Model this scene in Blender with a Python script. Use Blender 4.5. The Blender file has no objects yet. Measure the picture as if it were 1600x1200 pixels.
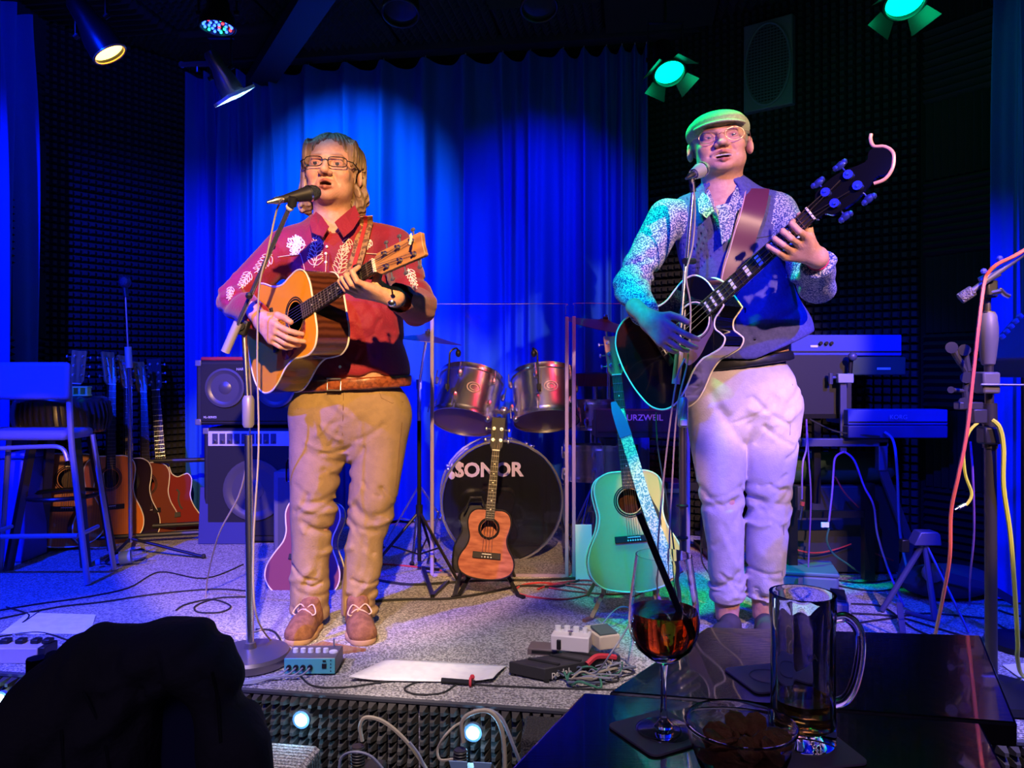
import bpy, bmesh, math, random
import numpy as np
from mathutils import Vector as V, Matrix as Mx
from mathutils.bvhtree import BVHTree
random.seed(7); np.random.seed(7)
scene = bpy.context.scene
C = scene.collection
PI = math.pi
# ------------------------------------------------------------------ camera
FP, HZ, CZ, SZ = 1202.0, 580.0, 1.22, 0.27     # focal length (px), horizon row, camera height, stage height
def P(px, py, Y): return V(((px-800)/FP*Y, Y, CZ-(py-HZ)/FP*Y))       # point seen at a pixel at depth Y
def G(px, py, z=SZ): return P(px, py, (CZ-z)*FP/(py-HZ))             # point of a horizontal plane
cam = bpy.data.cameras.new('camera'); camo = bpy.data.objects.new('camera', cam); C.objects.link(camo)
camo.location = (0, 0, CZ); camo.rotation_euler = (PI/2, 0, 0)
cam.sensor_width = 36; cam.lens = 36*FP/1600; cam.shift_y = -20/1600; cam.clip_start = .05
scene.camera = camo
# ------------------------------------------------------------------ world, light, exposure
w = bpy.data.worlds.new('world'); scene.world = w; w.use_nodes = True
w.node_tree.nodes['Background'].inputs[0].default_value = (.20, .17, .80, 1)
w.node_tree.nodes['Background'].inputs[1].default_value = .05
scene.view_settings.view_transform = 'Standard'; scene.view_settings.look = 'None'
scene.view_settings.gamma = 1; scene.view_settings.exposure = 0; scene.view_settings.use_curve_mapping = False
def spot(name, loc, target, col, power, angle, blend=.3, size=.03):
    l = bpy.data.lights.new(name, 'SPOT'); o = bpy.data.objects.new(name, l); C.objects.link(o)
    l.color = col; l.energy = power; l.spot_size = math.radians(angle); l.spot_blend = blend; l.shadow_soft_size = size
    o.location = loc; o.rotation_euler = (V(target)-V(loc)).to_track_quat('-Z', 'Y').to_euler()
    return o
WARM = (1, .66, .36); PINK = (1, .60, .58); BLUE = (.0, .015, 1); GREEN = (.0, 1, .22); CYAN = (.0, .14, 1)
spot('light_front_warm', (.05, -.6, 2.75), (-.56, 2.75, 1.20), (1, .58, .20), 1250, 27, .25)
spot('light_front_pink', (1.55, -.4, 2.75), (1.02, 2.8, 1.60), (1, .58, .42), 820, 21, .25)
spot('light_front_pink', (1.75, -.4, 2.75), (1.12, 2.8, .72), (1, .58, .46), 620, 15.5, .35)
spot('light_orange_right', (.05, -.3, 2.1), (.585, 3.0, .74), (1, .50, .10), 420, 5.2, .1)
for x_ in (-1.55, -.75, .05, .85, 1.6): spot('light_stage_edge', (x_, .75, 3.05), (x_*.98+.02, 2.30-.14*x_, .27), (1, .80, .66), 330 if x_ > -1 and x_ < 1.2 else 170, 23, .6)
spot('light_blue_left', (-2.3, .8, 2.95), (-2.05, 3.6, .75), BLUE, 1900, 68, .5)
spot('light_blue_centre', (-.3, .2, 3.0), (.95, 2.85, 1.2), BLUE, 520, 30, .5)
spot('light_blue_wide', (-.9, .2, 3.0), (.1, 3.0, .8), BLUE, 120, 66, .6)
spot('light_blue_right', (2.0, .9, 2.95), (1.75, 3.1, .35), BLUE, 900, 54, .6)
spot('light_green_top', (.28, 2.78, 3.18), (.64, 2.84, 1.85), GREEN, 300, 30, .3)
spot('light_green_front', (-.35, 1.3, 3.05), (.42, 3.0, .86), (.0, 1, .62), 290, 14, .35)
spot('light_cyan_hair', (-.95, 2.7, 3.1), (-.64, 2.82, 2.02), (.15, .65, 1), 26, 26, .5)
spot('light_cyan_curtain', (-1.25, 3.5, 2.95), (-1.02, 4.85, 2.3), (0, .36, 1), 400, 58, 1)
spot('light_blue_curtain', (.35, 3.2, 2.9), (.12, 4.7, 2.0), (.0, .0, 1), 190, 56, 1)
spot('light_blue_curtain', (-.55, 3.3, 2.9), (-.5, 4.8, 1.5), (.0, .06, 1), 150, 55, 1)
spot('light_blue_wall', (-1.3, 3.0, 3.1), (-2.5, 4.5, 2.7), BLUE, 40, 80, 1)
spot('light_red_drums', (1.0, 3.1, 2.6), (.35, 3.95, 1.0), (1, .02, .08), 60, 50, .8)
spot('added_orange_guitars', (-1.25, .9, 1.45), (-2.34, 4.1, .74), (1, .5, .15), 110, 9.5, .5)  # added low spot out of view, put in to brighten the guitar row
ar = bpy.data.lights.new('added_hall_fill', 'AREA'); ar.shape = 'DISK'; ar.size = 1.6; ar.energy = 9; ar.color = (.62, .48, .9)  # added dim fill behind the camera, lifts the dark jacket and table things
aro = bpy.data.objects.new('added_hall_fill', ar); C.objects.link(aro); aro.location = (-.3, -2.2, 3.0); aro.rotation_euler = (math.radians(35), 0, 0)
# ------------------------------------------------------------------ materials
MATS = {}
def mat(name, col=(.5,.5,.5), rough=.5, metal=0, emit=None, es=1, noise=None, bump=None, spec=.5,
        attr=False, coat=0, sheen=0, kind=None, ior=1.45, wood=None):
    if name in MATS: return MATS[name]
    m = bpy.data.materials.new(name); m.use_nodes = True; MATS[name] = m
    nt = m.node_tree; N = nt.nodes; L = nt.links; b = N['Principled BSDF']
    def rgba(c): return (*c[:3], 1)
    b.inputs['Base Color'].default_value = rgba(col); b.inputs['Roughness'].default_value = rough
    b.inputs['Metallic'].default_value = metal; b.inputs['Specular IOR Level'].default_value = spec
    b.inputs['Coat Weight'].default_value = coat; b.inputs['Sheen Weight'].default_value = sheen
    b.inputs['IOR'].default_value = ior
    if emit: b.inputs['Emission Color'].default_value = rgba(emit); b.inputs['Emission Strength'].default_value = es
    tc = N.new('ShaderNodeTexCoord')
    src = None
    if noise:                                   # (scale, colour 2, [low, high], detail, (sx,sy,sz))
        sc, c2 = noise[0], noise[1]; lo, hi = noise[2] if len(noise) > 2 else (.4, .6)
        det = noise[3] if len(noise) > 3 else 3; st = noise[4] if len(noise) > 4 else (1,1,1)
        mp = N.new('ShaderNodeMapping'); mp.inputs['Scale'].default_value = st; L.new(tc.outputs['Object'], mp.inputs[0])
        n = N.new('ShaderNodeTexNoise'); n.inputs['Scale'].default_value = sc; n.inputs['Detail'].default_value = det
        L.new(mp.outputs[0], n.inputs['Vector'])
        r = N.new('ShaderNodeValToRGB'); r.color_ramp.elements[0].position = lo; r.color_ramp.elements[1].position = hi
        r.color_ramp.elements[0].color = rgba(col); r.color_ramp.elements[1].color = rgba(c2)
        L.new(n.outputs['Fac'], r.inputs[0]); src = r.outputs[0]
    if wood:                                    # (scale, colour 2, distortion, axis stretch)
        mp = N.new('ShaderNodeMapping'); mp.inputs['Scale'].default_value = wood[3]; L.new(tc.outputs['Object'], mp.inputs[0])
        n = N.new('ShaderNodeTexWave'); n.wave_type = 'BANDS'; n.bands_direction = 'Y'
        n.inputs['Scale'].default_value = wood[0]; n.inputs['Distortion'].default_value = wood[2]
        n.inputs['Detail'].default_value = 3; n.inputs['Detail Scale'].default_value = 1.4
        L.new(mp.outputs[0], n.inputs['Vector'])
        r = N.new('ShaderNodeValToRGB'); r.color_ramp.elements[0].position = .1; r.color_ramp.elements[1].position = .9
        r.color_ramp.elements[0].color = rgba(col); r.color_ramp.elements[1].color = rgba(wood[1])
        L.new(n.outputs['Fac'], r.inputs[0]); src = r.outputs[0]
    if attr:
        a = N.new('ShaderNodeAttribute'); a.attribute_name = 'tint'
        mx = N.new('ShaderNodeMix'); mx.data_type = 'RGBA'; mx.blend_type = 'MULTIPLY'; mx.inputs['Factor'].default_value = 1
        if src: L.new(src, mx.inputs['A'])
        else: mx.inputs['A'].default_value = rgba(col)
        L.new(a.outputs['Color'], mx.inputs['B']); src = mx.outputs['Result']
    if src: L.new(src, b.inputs['Base Color'])
    if bump:                                    # (scale, strength, stretch)
        mp = N.new('ShaderNodeMapping'); mp.inputs['Scale'].default_value = bump[2] if len(bump) > 2 else (1,1,1)
        L.new(tc.outputs['Object'], mp.inputs[0])
        n = N.new('ShaderNodeTexNoise'); n.inputs['Scale'].default_value = bump[0]; n.inputs['Detail'].default_value = 4
        L.new(mp.outputs[0], n.inputs['Vector'])
        bp = N.new('ShaderNodeBump'); bp.inputs['Strength'].default_value = bump[1]; bp.inputs['Distance'].default_value = .01
        L.new(n.outputs['Fac'], bp.inputs['Height']); L.new(bp.outputs[0], b.inputs['Normal'])
    return m
def glass(name, col=(1,1,1), rough=0, ior=1.45):
    m = bpy.data.materials.new(name); m.use_nodes = True; MATS[name] = m
    b = m.node_tree.nodes['Principled BSDF']
    b.inputs['Base Color'].default_value = (*col, 1); b.inputs['Roughness'].default_value = rough
    b.inputs['Transmission Weight'].default_value = 1; b.inputs['IOR'].default_value = ior
    return m
def thin_clear(name, col=(1,1,1), gl=.12):
    m = bpy.data.materials.new(name); m.use_nodes = True; MATS[name] = m
    nt = m.node_tree; N = nt.nodes; L = nt.links; N.remove(N['Principled BSDF'])
    t = N.new('ShaderNodeBsdfTransparent'); t.inputs[0].default_value = (*col, 1)
    g = N.new('ShaderNodeBsdfGlossy'); g.inputs['Roughness'].default_value = .03
    f = N.new('ShaderNodeFresnel'); f.inputs['IOR'].default_value = 1.35
    x = N.new('ShaderNodeMixShader'); L.new(f.outputs[0], x.inputs[0]); L.new(t.outputs[0], x.inputs[1]); L.new(g.outputs[0], x.inputs[2])
    L.new(x.outputs[0], N['Material Output'].inputs[0])
    return m
black = mat('black_plastic', (.012,.012,.014), .45)
blackm = mat('black_metal', (.02,.02,.022), .35, .6)
chrome = mat('chrome', (.85,.85,.88), .24, 1)
steel = mat('brushed_steel', (.45,.45,.47), .32, 1)
greym = mat('grey_metal', (.22,.22,.24), .4, .5)
rubber = mat('rubber', (.015,.015,.015), .8)
white = mat('white_plastic', (.8,.8,.78), .45)
paper = mat('paper', (.82,.8,.78), .9, noise=(30,(.76,.74,.74),(.45,.6)))
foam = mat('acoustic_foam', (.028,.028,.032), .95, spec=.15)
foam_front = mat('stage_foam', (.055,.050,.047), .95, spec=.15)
cable_m = mat('cable_black', (.02,.02,.022), .5)
# ------------------------------------------------------------------ mesh building
RM = {}                                          # world matrix of every thing (its parts share it)
def frame(o, x, y, z):
    m = Mx.Identity(4)
    for i, a in enumerate((x, y, z)):
        a = V(a)
        for j in range(3): m[j][i] = a[j]
    for j in range(3): m[j][3] = o[j]
    return m
def thing(name, label, cat, loc=(0,0,0), group=None, M=None, rz=0):
    o = bpy.data.objects.new(name, None); C.objects.link(o); o.empty_display_size = .1
    if M is None: M = Mx.Translation(V(loc)) @ Mx.Rotation(rz, 4, 'Z')
    o.matrix_world = M; RM[o] = M.copy()
    o['label'] = label; o['category'] = cat
    if group: o['group'] = group
    return o
def tag(o, label, cat, group=None, kind=None):
    if label: o['label'] = label
    if cat: o['category'] = cat
    if group: o['group'] = group
    if kind: o['kind'] = kind
    return o
def catmull(pts, n=6, closed=False):
    pts = [V(p) for p in pts]; out = []; m = len(pts)
    if m < 3: return pts
    for i in range(m if closed else m-1):
        if closed: a, b, c, d = pts[i-1], pts[i], pts[(i+1) % m], pts[(i+2) % m]
        else: a, b, c, d = pts[max(i-1,0)], pts[i], pts[i+1], pts[min(i+2,m-1)]
        for k in range(n):
            t = k/n
            out.append(.5*((2*b)+(c-a)*t+(2*a-5*b+4*c-d)*t*t+(3*b-a-3*c+d)*t**3))
    if not closed: out.append(pts[-1])
    return out
class MB:
    def __init__(s): s.v = []; s.f = []
    def add(s, vs, fs):
        o = len(s.v); s.v += [V(p) for p in vs]; s.f += [tuple(o+i for i in f) for f in fs]; return s
    def box(s, c, d, R=None, taper=1):
        c = V(c); h = V(d)*.5; vs = []
        for z in (-1,1):
            k = taper if z > 0 else 1
            for x, y in ((-1,-1),(1,-1),(1,1),(-1,1)):
                p = V((x*h.x*k, y*h.y*k, z*h.z)); vs.append(c+(R @ p if R is not None else p))
        return s.add(vs, [(3,2,1,0),(4,5,6,7),(0,1,5,4),(1,2,6,5),(2,3,7,6),(3,0,4,7)])
    def tube(s, pts, r, n=8, closed=False, cap=True, flat=None):
        pts = [V(p) for p in pts]; m = len(pts)
        rs = r if isinstance(r, (list, tuple)) else [r]*m
        T = []
        for i in range(m):
            a = pts[i-1] if (i or closed) else pts[0]; b = pts[(i+1) % m] if (i < m-1 or closed) else pts[-1]
            t = (b-a); T.append(t.normalized() if t.length > 1e-9 else V((0,0,1)))
        up = flat if flat is not None else (V((0,0,1)) if abs(T[0].z) < .9 else V((1,0,0)))
        up = V(up); u = (up-T[0]*up.dot(T[0])).normalized(); vs = []
        for i in range(m):
            u = (u-T[i]*u.dot(T[i])); u = u.normalized() if u.length > 1e-6 else T[i].orthogonal().normalized()
            w_ = T[i].cross(u)
            for k in range(n):
                a = 2*PI*k/n; vs.append(pts[i]+(u*math.cos(a)+w_*math.sin(a))*rs[i])
        fs = []
        for i in range(m if closed else m-1):
            j = (i+1) % m
            for k in range(n):
                l = (k+1) % n; fs.append((i*n+k, i*n+l, j*n+l, j*n+k))
        if cap and not closed: fs += [tuple(range(n))[::-1], tuple((m-1)*n+k for k in range(n))]
        return s.add(vs, fs)
    def cyl(s, a, b, r, r2=None, n=16): return s.tube([a, b], [r, r if r2 is None else r2], n)
    def ribbon(s, pts, w_, t, side):              # flat strap along pts; side(i) = unit direction across
        pts = [V(p) for p in pts]; m = len(pts); vs = []; fs = []
        for i in range(m):
            a = pts[max(i-1,0)]; b = pts[min(i+1,m-1)]; T = (b-a).normalized()
            sd = V(side(i) if callable(side) else side); sd = (sd-T*sd.dot(T)).normalized(); nn = T.cross(sd)
            ww = w_[i] if isinstance(w_, (list, tuple)) else w_
            for x, y in ((-1,-1),(1,-1),(1,1),(-1,1)): vs.append(pts[i]+sd*x*ww/2+nn*y*t/2)
        for i in range(m-1):
            for k in range(4): fs.append((i*4+k, i*4+(k+1)%4, i*4+4+(k+1)%4, i*4+4+k))
        fs += [(3,2,1,0), tuple((m-1)*4+k for k in range(4))]
        return s.add(vs, fs)
    def lathe(s, prof, c=(0,0,0), M=None, n=24, close=False):
        c = V(c); vs = []; fs = []; m = len(prof)
        for r, z in prof:
            for k in range(n):
                a = 2*PI*k/n; p = V((r*math.cos(a), r*math.sin(a), z)); vs.append(c+(M @ p if M is not None else p))
        for i in range(m if close else m-1):
            j = (i+1) % m
            for k in range(n):
                l = (k+1) % n; fs.append((i*n+k, i*n+l, j*n+l, j*n+k))
        if not close:
            if prof[0][0] > 1e-5: fs.append(tuple(range(n))[::-1])
            if prof[-1][0] > 1e-5: fs.append(tuple((m-1)*n+k for k in range(n)))
        return s.add(vs, fs)
    def ell(s, c, r, R=None, n=14):
        if not isinstance(r, (tuple, list)): r = (r,r,r)
        c = V(c); vs = []; fs = []; m = n//2+1
        for i in range(m):
            t = PI*i/(m-1)
            for k in range(n):
                a = 2*PI*k/n; p = V((r[0]*math.sin(t)*math.cos(a), r[1]*math.sin(t)*math.sin(a), -r[2]*math.cos(t)))
                vs.append(c+(R @ p if R is not None else p))
        for i in range(m-1):
            for k in range(n):
                l = (k+1) % n; fs.append((i*n+k, i*n+l, (i+1)*n+l, (i+1)*n+k))
        return s.add(vs, fs)
    def prism(s, pts2, z0, z1, M=None):           # 2D outline pushed along z of M
        n = len(pts2); vs = [V((p[0],p[1],z0)) for p in pts2]+[V((p[0],p[1],z1)) for p in pts2]
        if M is not None: vs = [M @ p for p in vs]
        fs = [tuple(range(n))[::-1], tuple(range(n, 2*n))]+[(i,(i+1)%n,n+(i+1)%n,n+i) for i in range(n)]
        return s.add(vs, fs)
    def wall(s, pts2, z0, z1):                    # open side wall
        n = len(pts2); vs = [V((p[0],p[1],z0)) for p in pts2]+[V((p[0],p[1],z1)) for p in pts2]
        return s.add(vs, [(i,(i+1)%n,n+(i+1)%n,n+i) for i in range(n)])
    def sheet(s, rows):                           # grid of points
        n = len(rows[0]); vs = [p for r in rows for p in r]
        return s.add(vs, [(i*n+k, i*n+k+1, (i+1)*n+k+1, (i+1)*n+k) for i in range(len(rows)-1) for k in range(n-1)])
    def xf(s, M):
        s.v = [M @ p for p in s.v]; return s
    def build(s, name, m, parent=None, world=False, smooth=35, bevel=0, solid=0, sub=0):
        me = bpy.data.meshes.new(name)
        vs = s.v
        if parent is not None and world:
            inv = RM[parent].inverted(); vs = [inv @ p for p in vs]
        me.from_pydata([tuple(p) for p in vs], [], s.f); me.validate(); me.materials.append(m)
        return link(name, me, parent, smooth, bevel, solid, sub)
def link(name, me, parent=None, smooth=35, bevel=0, solid=0, sub=0):
    bm = bmesh.new(); bm.from_mesh(me); bmesh.ops.remove_doubles(bm, verts=bm.verts, dist=1e-6)
    bmesh.ops.recalc_face_normals(bm, faces=bm.faces); bm.to_mesh(me); bm.free()
    if smooth:
        for p in me.polygons: p.use_smooth = True
        me.set_sharp_from_angle(angle=math.radians(smooth))
    o = bpy.data.objects.new(name, me); C.objects.link(o)
    if parent is not None: o.parent = parent; RM[o] = RM[parent]
    else: RM[o] = Mx.Identity(4)
    if solid: q = o.modifiers.new('solid', 'SOLIDIFY'); q.thickness = solid; q.offset = 0
    if bevel: q = o.modifiers.new('bevel', 'BEVEL'); q.width = bevel; q.segments = 2; q.limit_method = 'ANGLE'
    if sub: q = o.modifiers.new('sub', 'SUBSURF'); q.levels = sub; q.render_levels = sub
    return o
def dup(root, M=None, label=None, group=None):
    r = root.copy(); C.objects.link(r)
    if M is not None: r.matrix_world = M
    RM[r] = r.matrix_world.copy() if M is None else M.copy()
    if label: r['label'] = label
    if group: r['group'] = group
    for ch in list(root.children):
        c = ch.copy(); C.objects.link(c); c.parent = r
        for g in ch.children:
            d = g.copy(); C.objects.link(d); d.parent = c
    return r
def cpy(o, name=None, loc=None, M=None, parent=None):
    c = o.copy(); C.objects.link(c)
    if M is not None: c.matrix_basis = M
    elif loc is not None: c.location = loc
    if parent is not None: c.parent = parent; RM[c] = RM[parent]
    return c
def text(s, size, M, m, parent, name='lettering', depth=.0006, offset=0, align='CENTER', world=True):
    cu = bpy.data.curves.new(name, 'FONT'); cu.body = s; cu.size = size; cu.extrude = depth; cu.offset = offset
    cu.align_x = align; cu.align_y = 'CENTER'; cu.resolution_u = 3
    o = bpy.data.objects.new('tmp', cu); C.objects.link(o)
    me = bpy.data.meshes.new_from_object(o.evaluated_get(bpy.context.evaluated_depsgraph_get()))
    bpy.data.objects.remove(o)
    MM = RM[parent].inverted() @ M if world else M
    me.transform(MM); me.materials.clear(); me.materials.append(m)
    o = bpy.data.objects.new(name, me); C.objects.link(o); o.parent = parent; RM[o] = RM[parent]
    return o
def face_frame(o, n, up=(0,0,1)):                 # frame whose z looks along n, y roughly up (for lettering)
    n = V(n).normalized(); x = V(up).cross(n).normalized(); y = n.cross(x)
    return frame(o, x, y, n)
def cable(pts, r=.003, m=None, label=None, group=None, n=6, name='cable', cat='cable', smooth_n=6):
    o = MB().tube(catmull(pts, smooth_n), r, n).build(name, m or cable_m)
    if label: tag(o, label, cat, group)
    return o
# ------------------------------------------------------------------ implicit surfaces (bodies, clothes)
def cap(a, b, ra, rb=None):
    a = np.array(a, np.float32); b = np.array(b, np.float32); rb = ra if rb is None else rb; d = b-a; dd = float(d@d)+1e-12
    def f(X):
        t = np.clip(((X-a)@d)/dd, 0, 1); q = X-a-t[:,None]*d
        return np.sqrt((q*q).sum(1))-(ra+(rb-ra)*t)
    return f
def elp(c, r, R=None):
    c = np.array(c, np.float32); r = np.array(r, np.float32)
    A = None if R is None else np.array(R, np.float32)
    def f(X):
        q = X-c
        if A is not None: q = q@A
        k0 = np.sqrt(((q/r)**2).sum(1)); k1 = np.sqrt(((q/(r*r))**2).sum(1))+1e-9
        return k0*(k0-1)/k1
    return f
def chain(pts, rs):
    fs = [cap(pts[i], pts[i+1], rs[i], rs[i+1]) for i in range(len(pts)-1)]
    def f(X):
        d = fs[0](X)
        for g in fs[1:]: d = np.minimum(d, g(X))
        return d
    return f
def smin(a, b, k):
    h = np.maximum(k-np.abs(a-b), 0)/k
    return np.minimum(a, b)-h*h*k*.25
def smax(a, b, k): return -smin(-a, -b, k)
def union(fs, k):
    def f(X):
        d = fs[0](X)
        for g in fs[1:]: d = smin(d, g(X), k)
        return d
    return f
def xform(f, M):                                   # f in local frame -> f in world frame
    I = np.array(M.inverted(), np.float32)
    return lambda X: f(X@I[:3,:3].T+I[:3,3])
def hashn(X, s, seed=0):                           # cheap smooth noise from sines
    x, y, z = X[:,0]*s, X[:,1]*s, X[:,2]*s
    return (np.sin(x+1.7*np.sin(y*.8+seed))*np.sin(y*1.1+1.3*np.sin(z*.9+seed*2))+np.sin(z*1.2+1.5*np.sin(x*.7+seed*3)))*.5
def sdf_mesh(f, lo, hi, vx, slack=1.6):
    lo = np.array(lo, np.float32); B = 8
    n = [int(math.ceil((hi[i]-lo[i])/vx/B))*B for i in range(3)]
    nb = [k//B for k in n]
    g = np.stack(np.meshgrid(*[np.arange(k) for k in nb], indexing='ij'), -1).reshape(-1,3)
    cen = lo+(g*B+B/2-.5)*vx
    v = f(cen.astype(np.float32)); lim = B*vx*.87*slack
    act = g[np.abs(v) < lim]
    F = np.full(n, 1., np.float32)
    for (a, b, c) in g[v <= -lim]: F[a*B:a*B+B, b*B:b*B+B, c*B:c*B+B] = -1
    off = np.stack(np.meshgrid(*[np.arange(B)]*3, indexing='ij'), -1).reshape(-1,3)
    CH = 400
    for i in range(0, len(act), CH):
        a = act[i:i+CH]; idx = (a[:,None,:]*B+off[None]).reshape(-1,3)
        d = f((lo+idx*vx).astype(np.float32)); F[idx[:,0], idx[:,1], idx[:,2]] = d
    F[0]=F[-1]=1; F[:,0]=F[:,-1]=1; F[:,:,0]=F[:,:,-1]=1
    S = F < 0
    c8 = np.zeros([k-1 for k in n], np.int8)
    for dx in (0,1):
        for dy in (0,1):
            for dz in (0,1): c8 += S[dx:n[0]-1+dx, dy:n[1]-1+dy, dz:n[2]-1+dz]
    cells = np.argwhere((c8 > 0) & (c8 < 8))
    ID = np.full(c8.shape, -1, np.int32); ID[cells[:,0],cells[:,1],cells[:,2]] = np.arange(len(cells))
    acc = np.zeros((len(cells),3)); cnt = np.zeros(len(cells))
    cor = [(x,y,z) for x in (0,1) for y in (0,1) for z in (0,1)]
    val = {c: F[cells[:,0]+c[0], cells[:,1]+c[1], cells[:,2]+c[2]] for c in cor}
    for c in cor:
        for ax in range(3):
            if c[ax] == 0:
                d = list(c); d[ax] = 1; d = tuple(d)
                a, b = val[c], val[d]; m = (a < 0) != (b < 0)
                t = np.where(m, a/(a-b+1e-12), 0)
                p = np.zeros((len(cells),3)); p[:] = c; p[:,ax] = t
                acc[m] += p[m]; cnt[m] += 1
    verts = lo+(cells+acc/cnt[:,None])*vx
    quads = []
    for ax in range(3):
        s0 = S; sl = [slice(None)]*3; sh = [slice(None)]*3; sl[ax] = slice(0,-1); sh[ax] = slice(1,None)
        e = np.argwhere(S[tuple(sl)] != S[tuple(sh)])
        e = e[(e > 0).all(1) & (e < np.array(n)-1).all(1)]
        u, w_ = [(1,2),(2,0),(0,1)][ax]
        U = np.zeros(3, int); U[u] = 1; W = np.zeros(3, int); W[w_] = 1
        q = [ID[tuple((e-k).T)] for k in (U*0, U, U+W, W)]
        Q = np.stack(q, 1); fl = S[tuple(e.T)]
        Q[~fl] = Q[~fl][:, ::-1]
        quads.append(Q[(Q >= 0).all(1)])
    return verts.astype(np.float32), np.concatenate(quads)
def sdf_obj(name, parts, m, parent, tint=None, world=True, smooth=180):
    if isinstance(parts, tuple): parts = [parts]
    vs = []; qs = []; o = 0
    for v, q in parts: vs.append(v); qs.append(q+o); o += len(v)
    v = np.concatenate(vs); q = np.concatenate(qs)
    cols = tint(v) if tint else None
    if world and parent is not None:
        I = np.array(RM[parent].inverted()); v = v@I[:3,:3].T+I[:3,3]
    me = bpy.data.meshes.new(name); me.vertices.add(len(v)); me.vertices.foreach_set('co', v.astype(np.float32).ravel())
    me.loops.add(len(q)*4); me.loops.foreach_set('vertex_index', q.astype(np.int32).ravel())
    me.polygons.add(len(q)); me.polygons.foreach_set('loop_start', np.arange(0, len(q)*4, 4, dtype=np.int32))
    me.update(calc_edges=True); me.validate(); me.materials.append(m)
    me.polygons.foreach_set('use_smooth', np.ones(len(me.polygons), bool))
    if cols is not None:
        a = me.color_attributes.new('tint', 'FLOAT_COLOR', 'POINT')
        a.data.foreach_set('color', np.concatenate([cols, np.ones((len(cols),1))], 1).astype(np.float32).ravel())
    ob = bpy.data.objects.new(name, me); C.objects.link(ob)
    if parent is not None: ob.parent = parent; RM[ob] = RM[parent]
    return ob
def bvh_of(v, q): return BVHTree.FromPolygons([tuple(p) for p in v.tolist()], [tuple(p) for p in q.tolist()])
# ---- head, in its own frame: x to the person's left, -y forward, z up, eyes at z=0
def head_field(mouth=.5, jaw=1., nose=1., ear=True, mw=1.):
    sk = [elp((0,.018,.038),(.074,.094,.082)), elp((0,-.018,-.028),(.061,.07,.084)), elp((0,-.030,-.072),(.051*jaw,.052,.042))]
    det = [elp((0,-.072,-.098),(.020*jaw,.017,.016)), cap((-.036,-.081,.020),(-.010,-.087,.018),.010,.009), cap((.036,-.081,.020),(.010,-.087,.018),.010,.009),
           elp((-.038,-.062,-.026),(.022,.022,.022)), elp((.038,-.062,-.026),(.022,.022,.022))]
    ns = [cap((0,-.086,.012),(0,-.110,-.026),.0075,.0105*nose), elp((0,-.112,-.031),(.0115*nose,.0105,.0095)),
          elp((-.0125*nose,-.100,-.035),(.0085,.010,.0075)), elp((.0125*nose,-.100,-.035),(.0085,.010,.0075))]
    cu = (mw-1)*.012; my = -.082+(mw-1)*.018
    lips = [cap((-.021*mw,my,-.063+cu),(0,-.0965,-.057),.0045,.0065), cap((.021*mw,my,-.063+cu),(0,-.0965,-.057),.0045,.0065),
            cap((-.019*mw,my+.001,-.068-.010*mouth+cu),(0,-.0945,-.072-.016*mouth),.0045,.0075), cap((.019*mw,my+.001,-.068-.010*mouth+cu),(0,-.0945,-.072-.016*mouth),.0045,.0075)]
    op = elp((0,-.094,-.0645-.008*mouth),(.017*mw,.026,.003+.0070*mouth))
    sock = [elp((-.031,-.093,.002),(.0165,.013,.0115)), elp((.031,-.093,.002),(.0165,.013,.0115))]
    lid = [elp((-.031,-.0765,.0015),(.0155,.0125,.0128)), elp((.031,-.0765,.0015),(.0155,.0125,.0128))]
    slit = [elp((-.031,-.092,-.0010),(.0125,.012,.0023)), elp((.031,-.092,-.0010),(.0125,.012,.0023))]
    ears = []
    for s in (-1,1):
        R = Mx.Rotation(s*.35,3,'Z') @ Mx.Rotation(-.12,3,'X')
        ears.append((elp((s*.079,.014,-.012),(.0085,.020,.033),R), elp((s*.086,.010,-.008),(.006,.012,.021),R)))
    neck = chain([(0,.022,-.05),(0,.032,-.13),(0,.045,-.24)],[.054,.056,.066])
    fold = [cap((-.022,-.088,-.036),(-.034,-.077,-.064),.0035,.003), cap((.022,-.088,-.036),(.034,-.077,-.064),.0035,.003)]
    def f(X):
        d = union(sk, .03)(X); d = smin(d, union(det,.012)(X), .02)
        for s_ in sock: d = smax(d, -s_(X), .012)
        d = smin(d, union(ns,.006)(X), .011)
        for s_ in lid: d = smin(d, s_(X), .004)
        for s_ in slit: d = smax(d, -s_(X), .002)
        for s_ in fold: d = smax(d, -s_(X), .008)
        d = smin(d, union(lips,.003)(X), .006)
        d = smax(d, -op(X), .003)
        d = smin(d, neck(X), .03)
        if ear:
            for e, c in ears:
                d = smin(d, smax(e(X), -c(X), .003), .005)
        return d
    return f
def head_tint(X, lip=(.78,.45,.45), stubble=0., mouth=.5, brow=(.5,.4,.36)):
    c = np.ones((len(X),3)); x, y, z = X[:,0], X[:,1], X[:,2]
    def blob(cx, cz, rx, rz, col, front=-.06):
        m = np.exp(-(((np.abs(x)-cx)/rx)**2+((z-cz)/rz)**2)**2)*(y < front)
        return m[:,None], np.array(col)
    for m, col in (blob(0,-.0575,.022,.006,lip,-.075), blob(0,-.075-.014*mouth,.021,.007,lip,-.075), blob(.03,.0235,.020,.0055,brow), blob(.031,.0015,.015,.009,(.82,.70,.70)), blob(.035,-.03,.02,.018,(1,.85,.83))):
        c = c*(1-m)+c*col*m
    m = ((z < -.066-.008*mouth+.008) & (z > -.075-.010*mouth) & (np.abs(x) < .016) & (y > -.090) & (y < -.06))[:,None]
    c = np.where(m, c*np.array((.18,.08,.08)), c)
    if stubble:
        m = np.exp(-((x/.045)**2+((z+.095)/.028)**2)**2)*(y < -.02)*stubble*(.7+.3*np.sin(x*900)*np.sin(z*800)); c = c*(1-m[:,None]*np.array((.45,.5,.5)))
    return c
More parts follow.
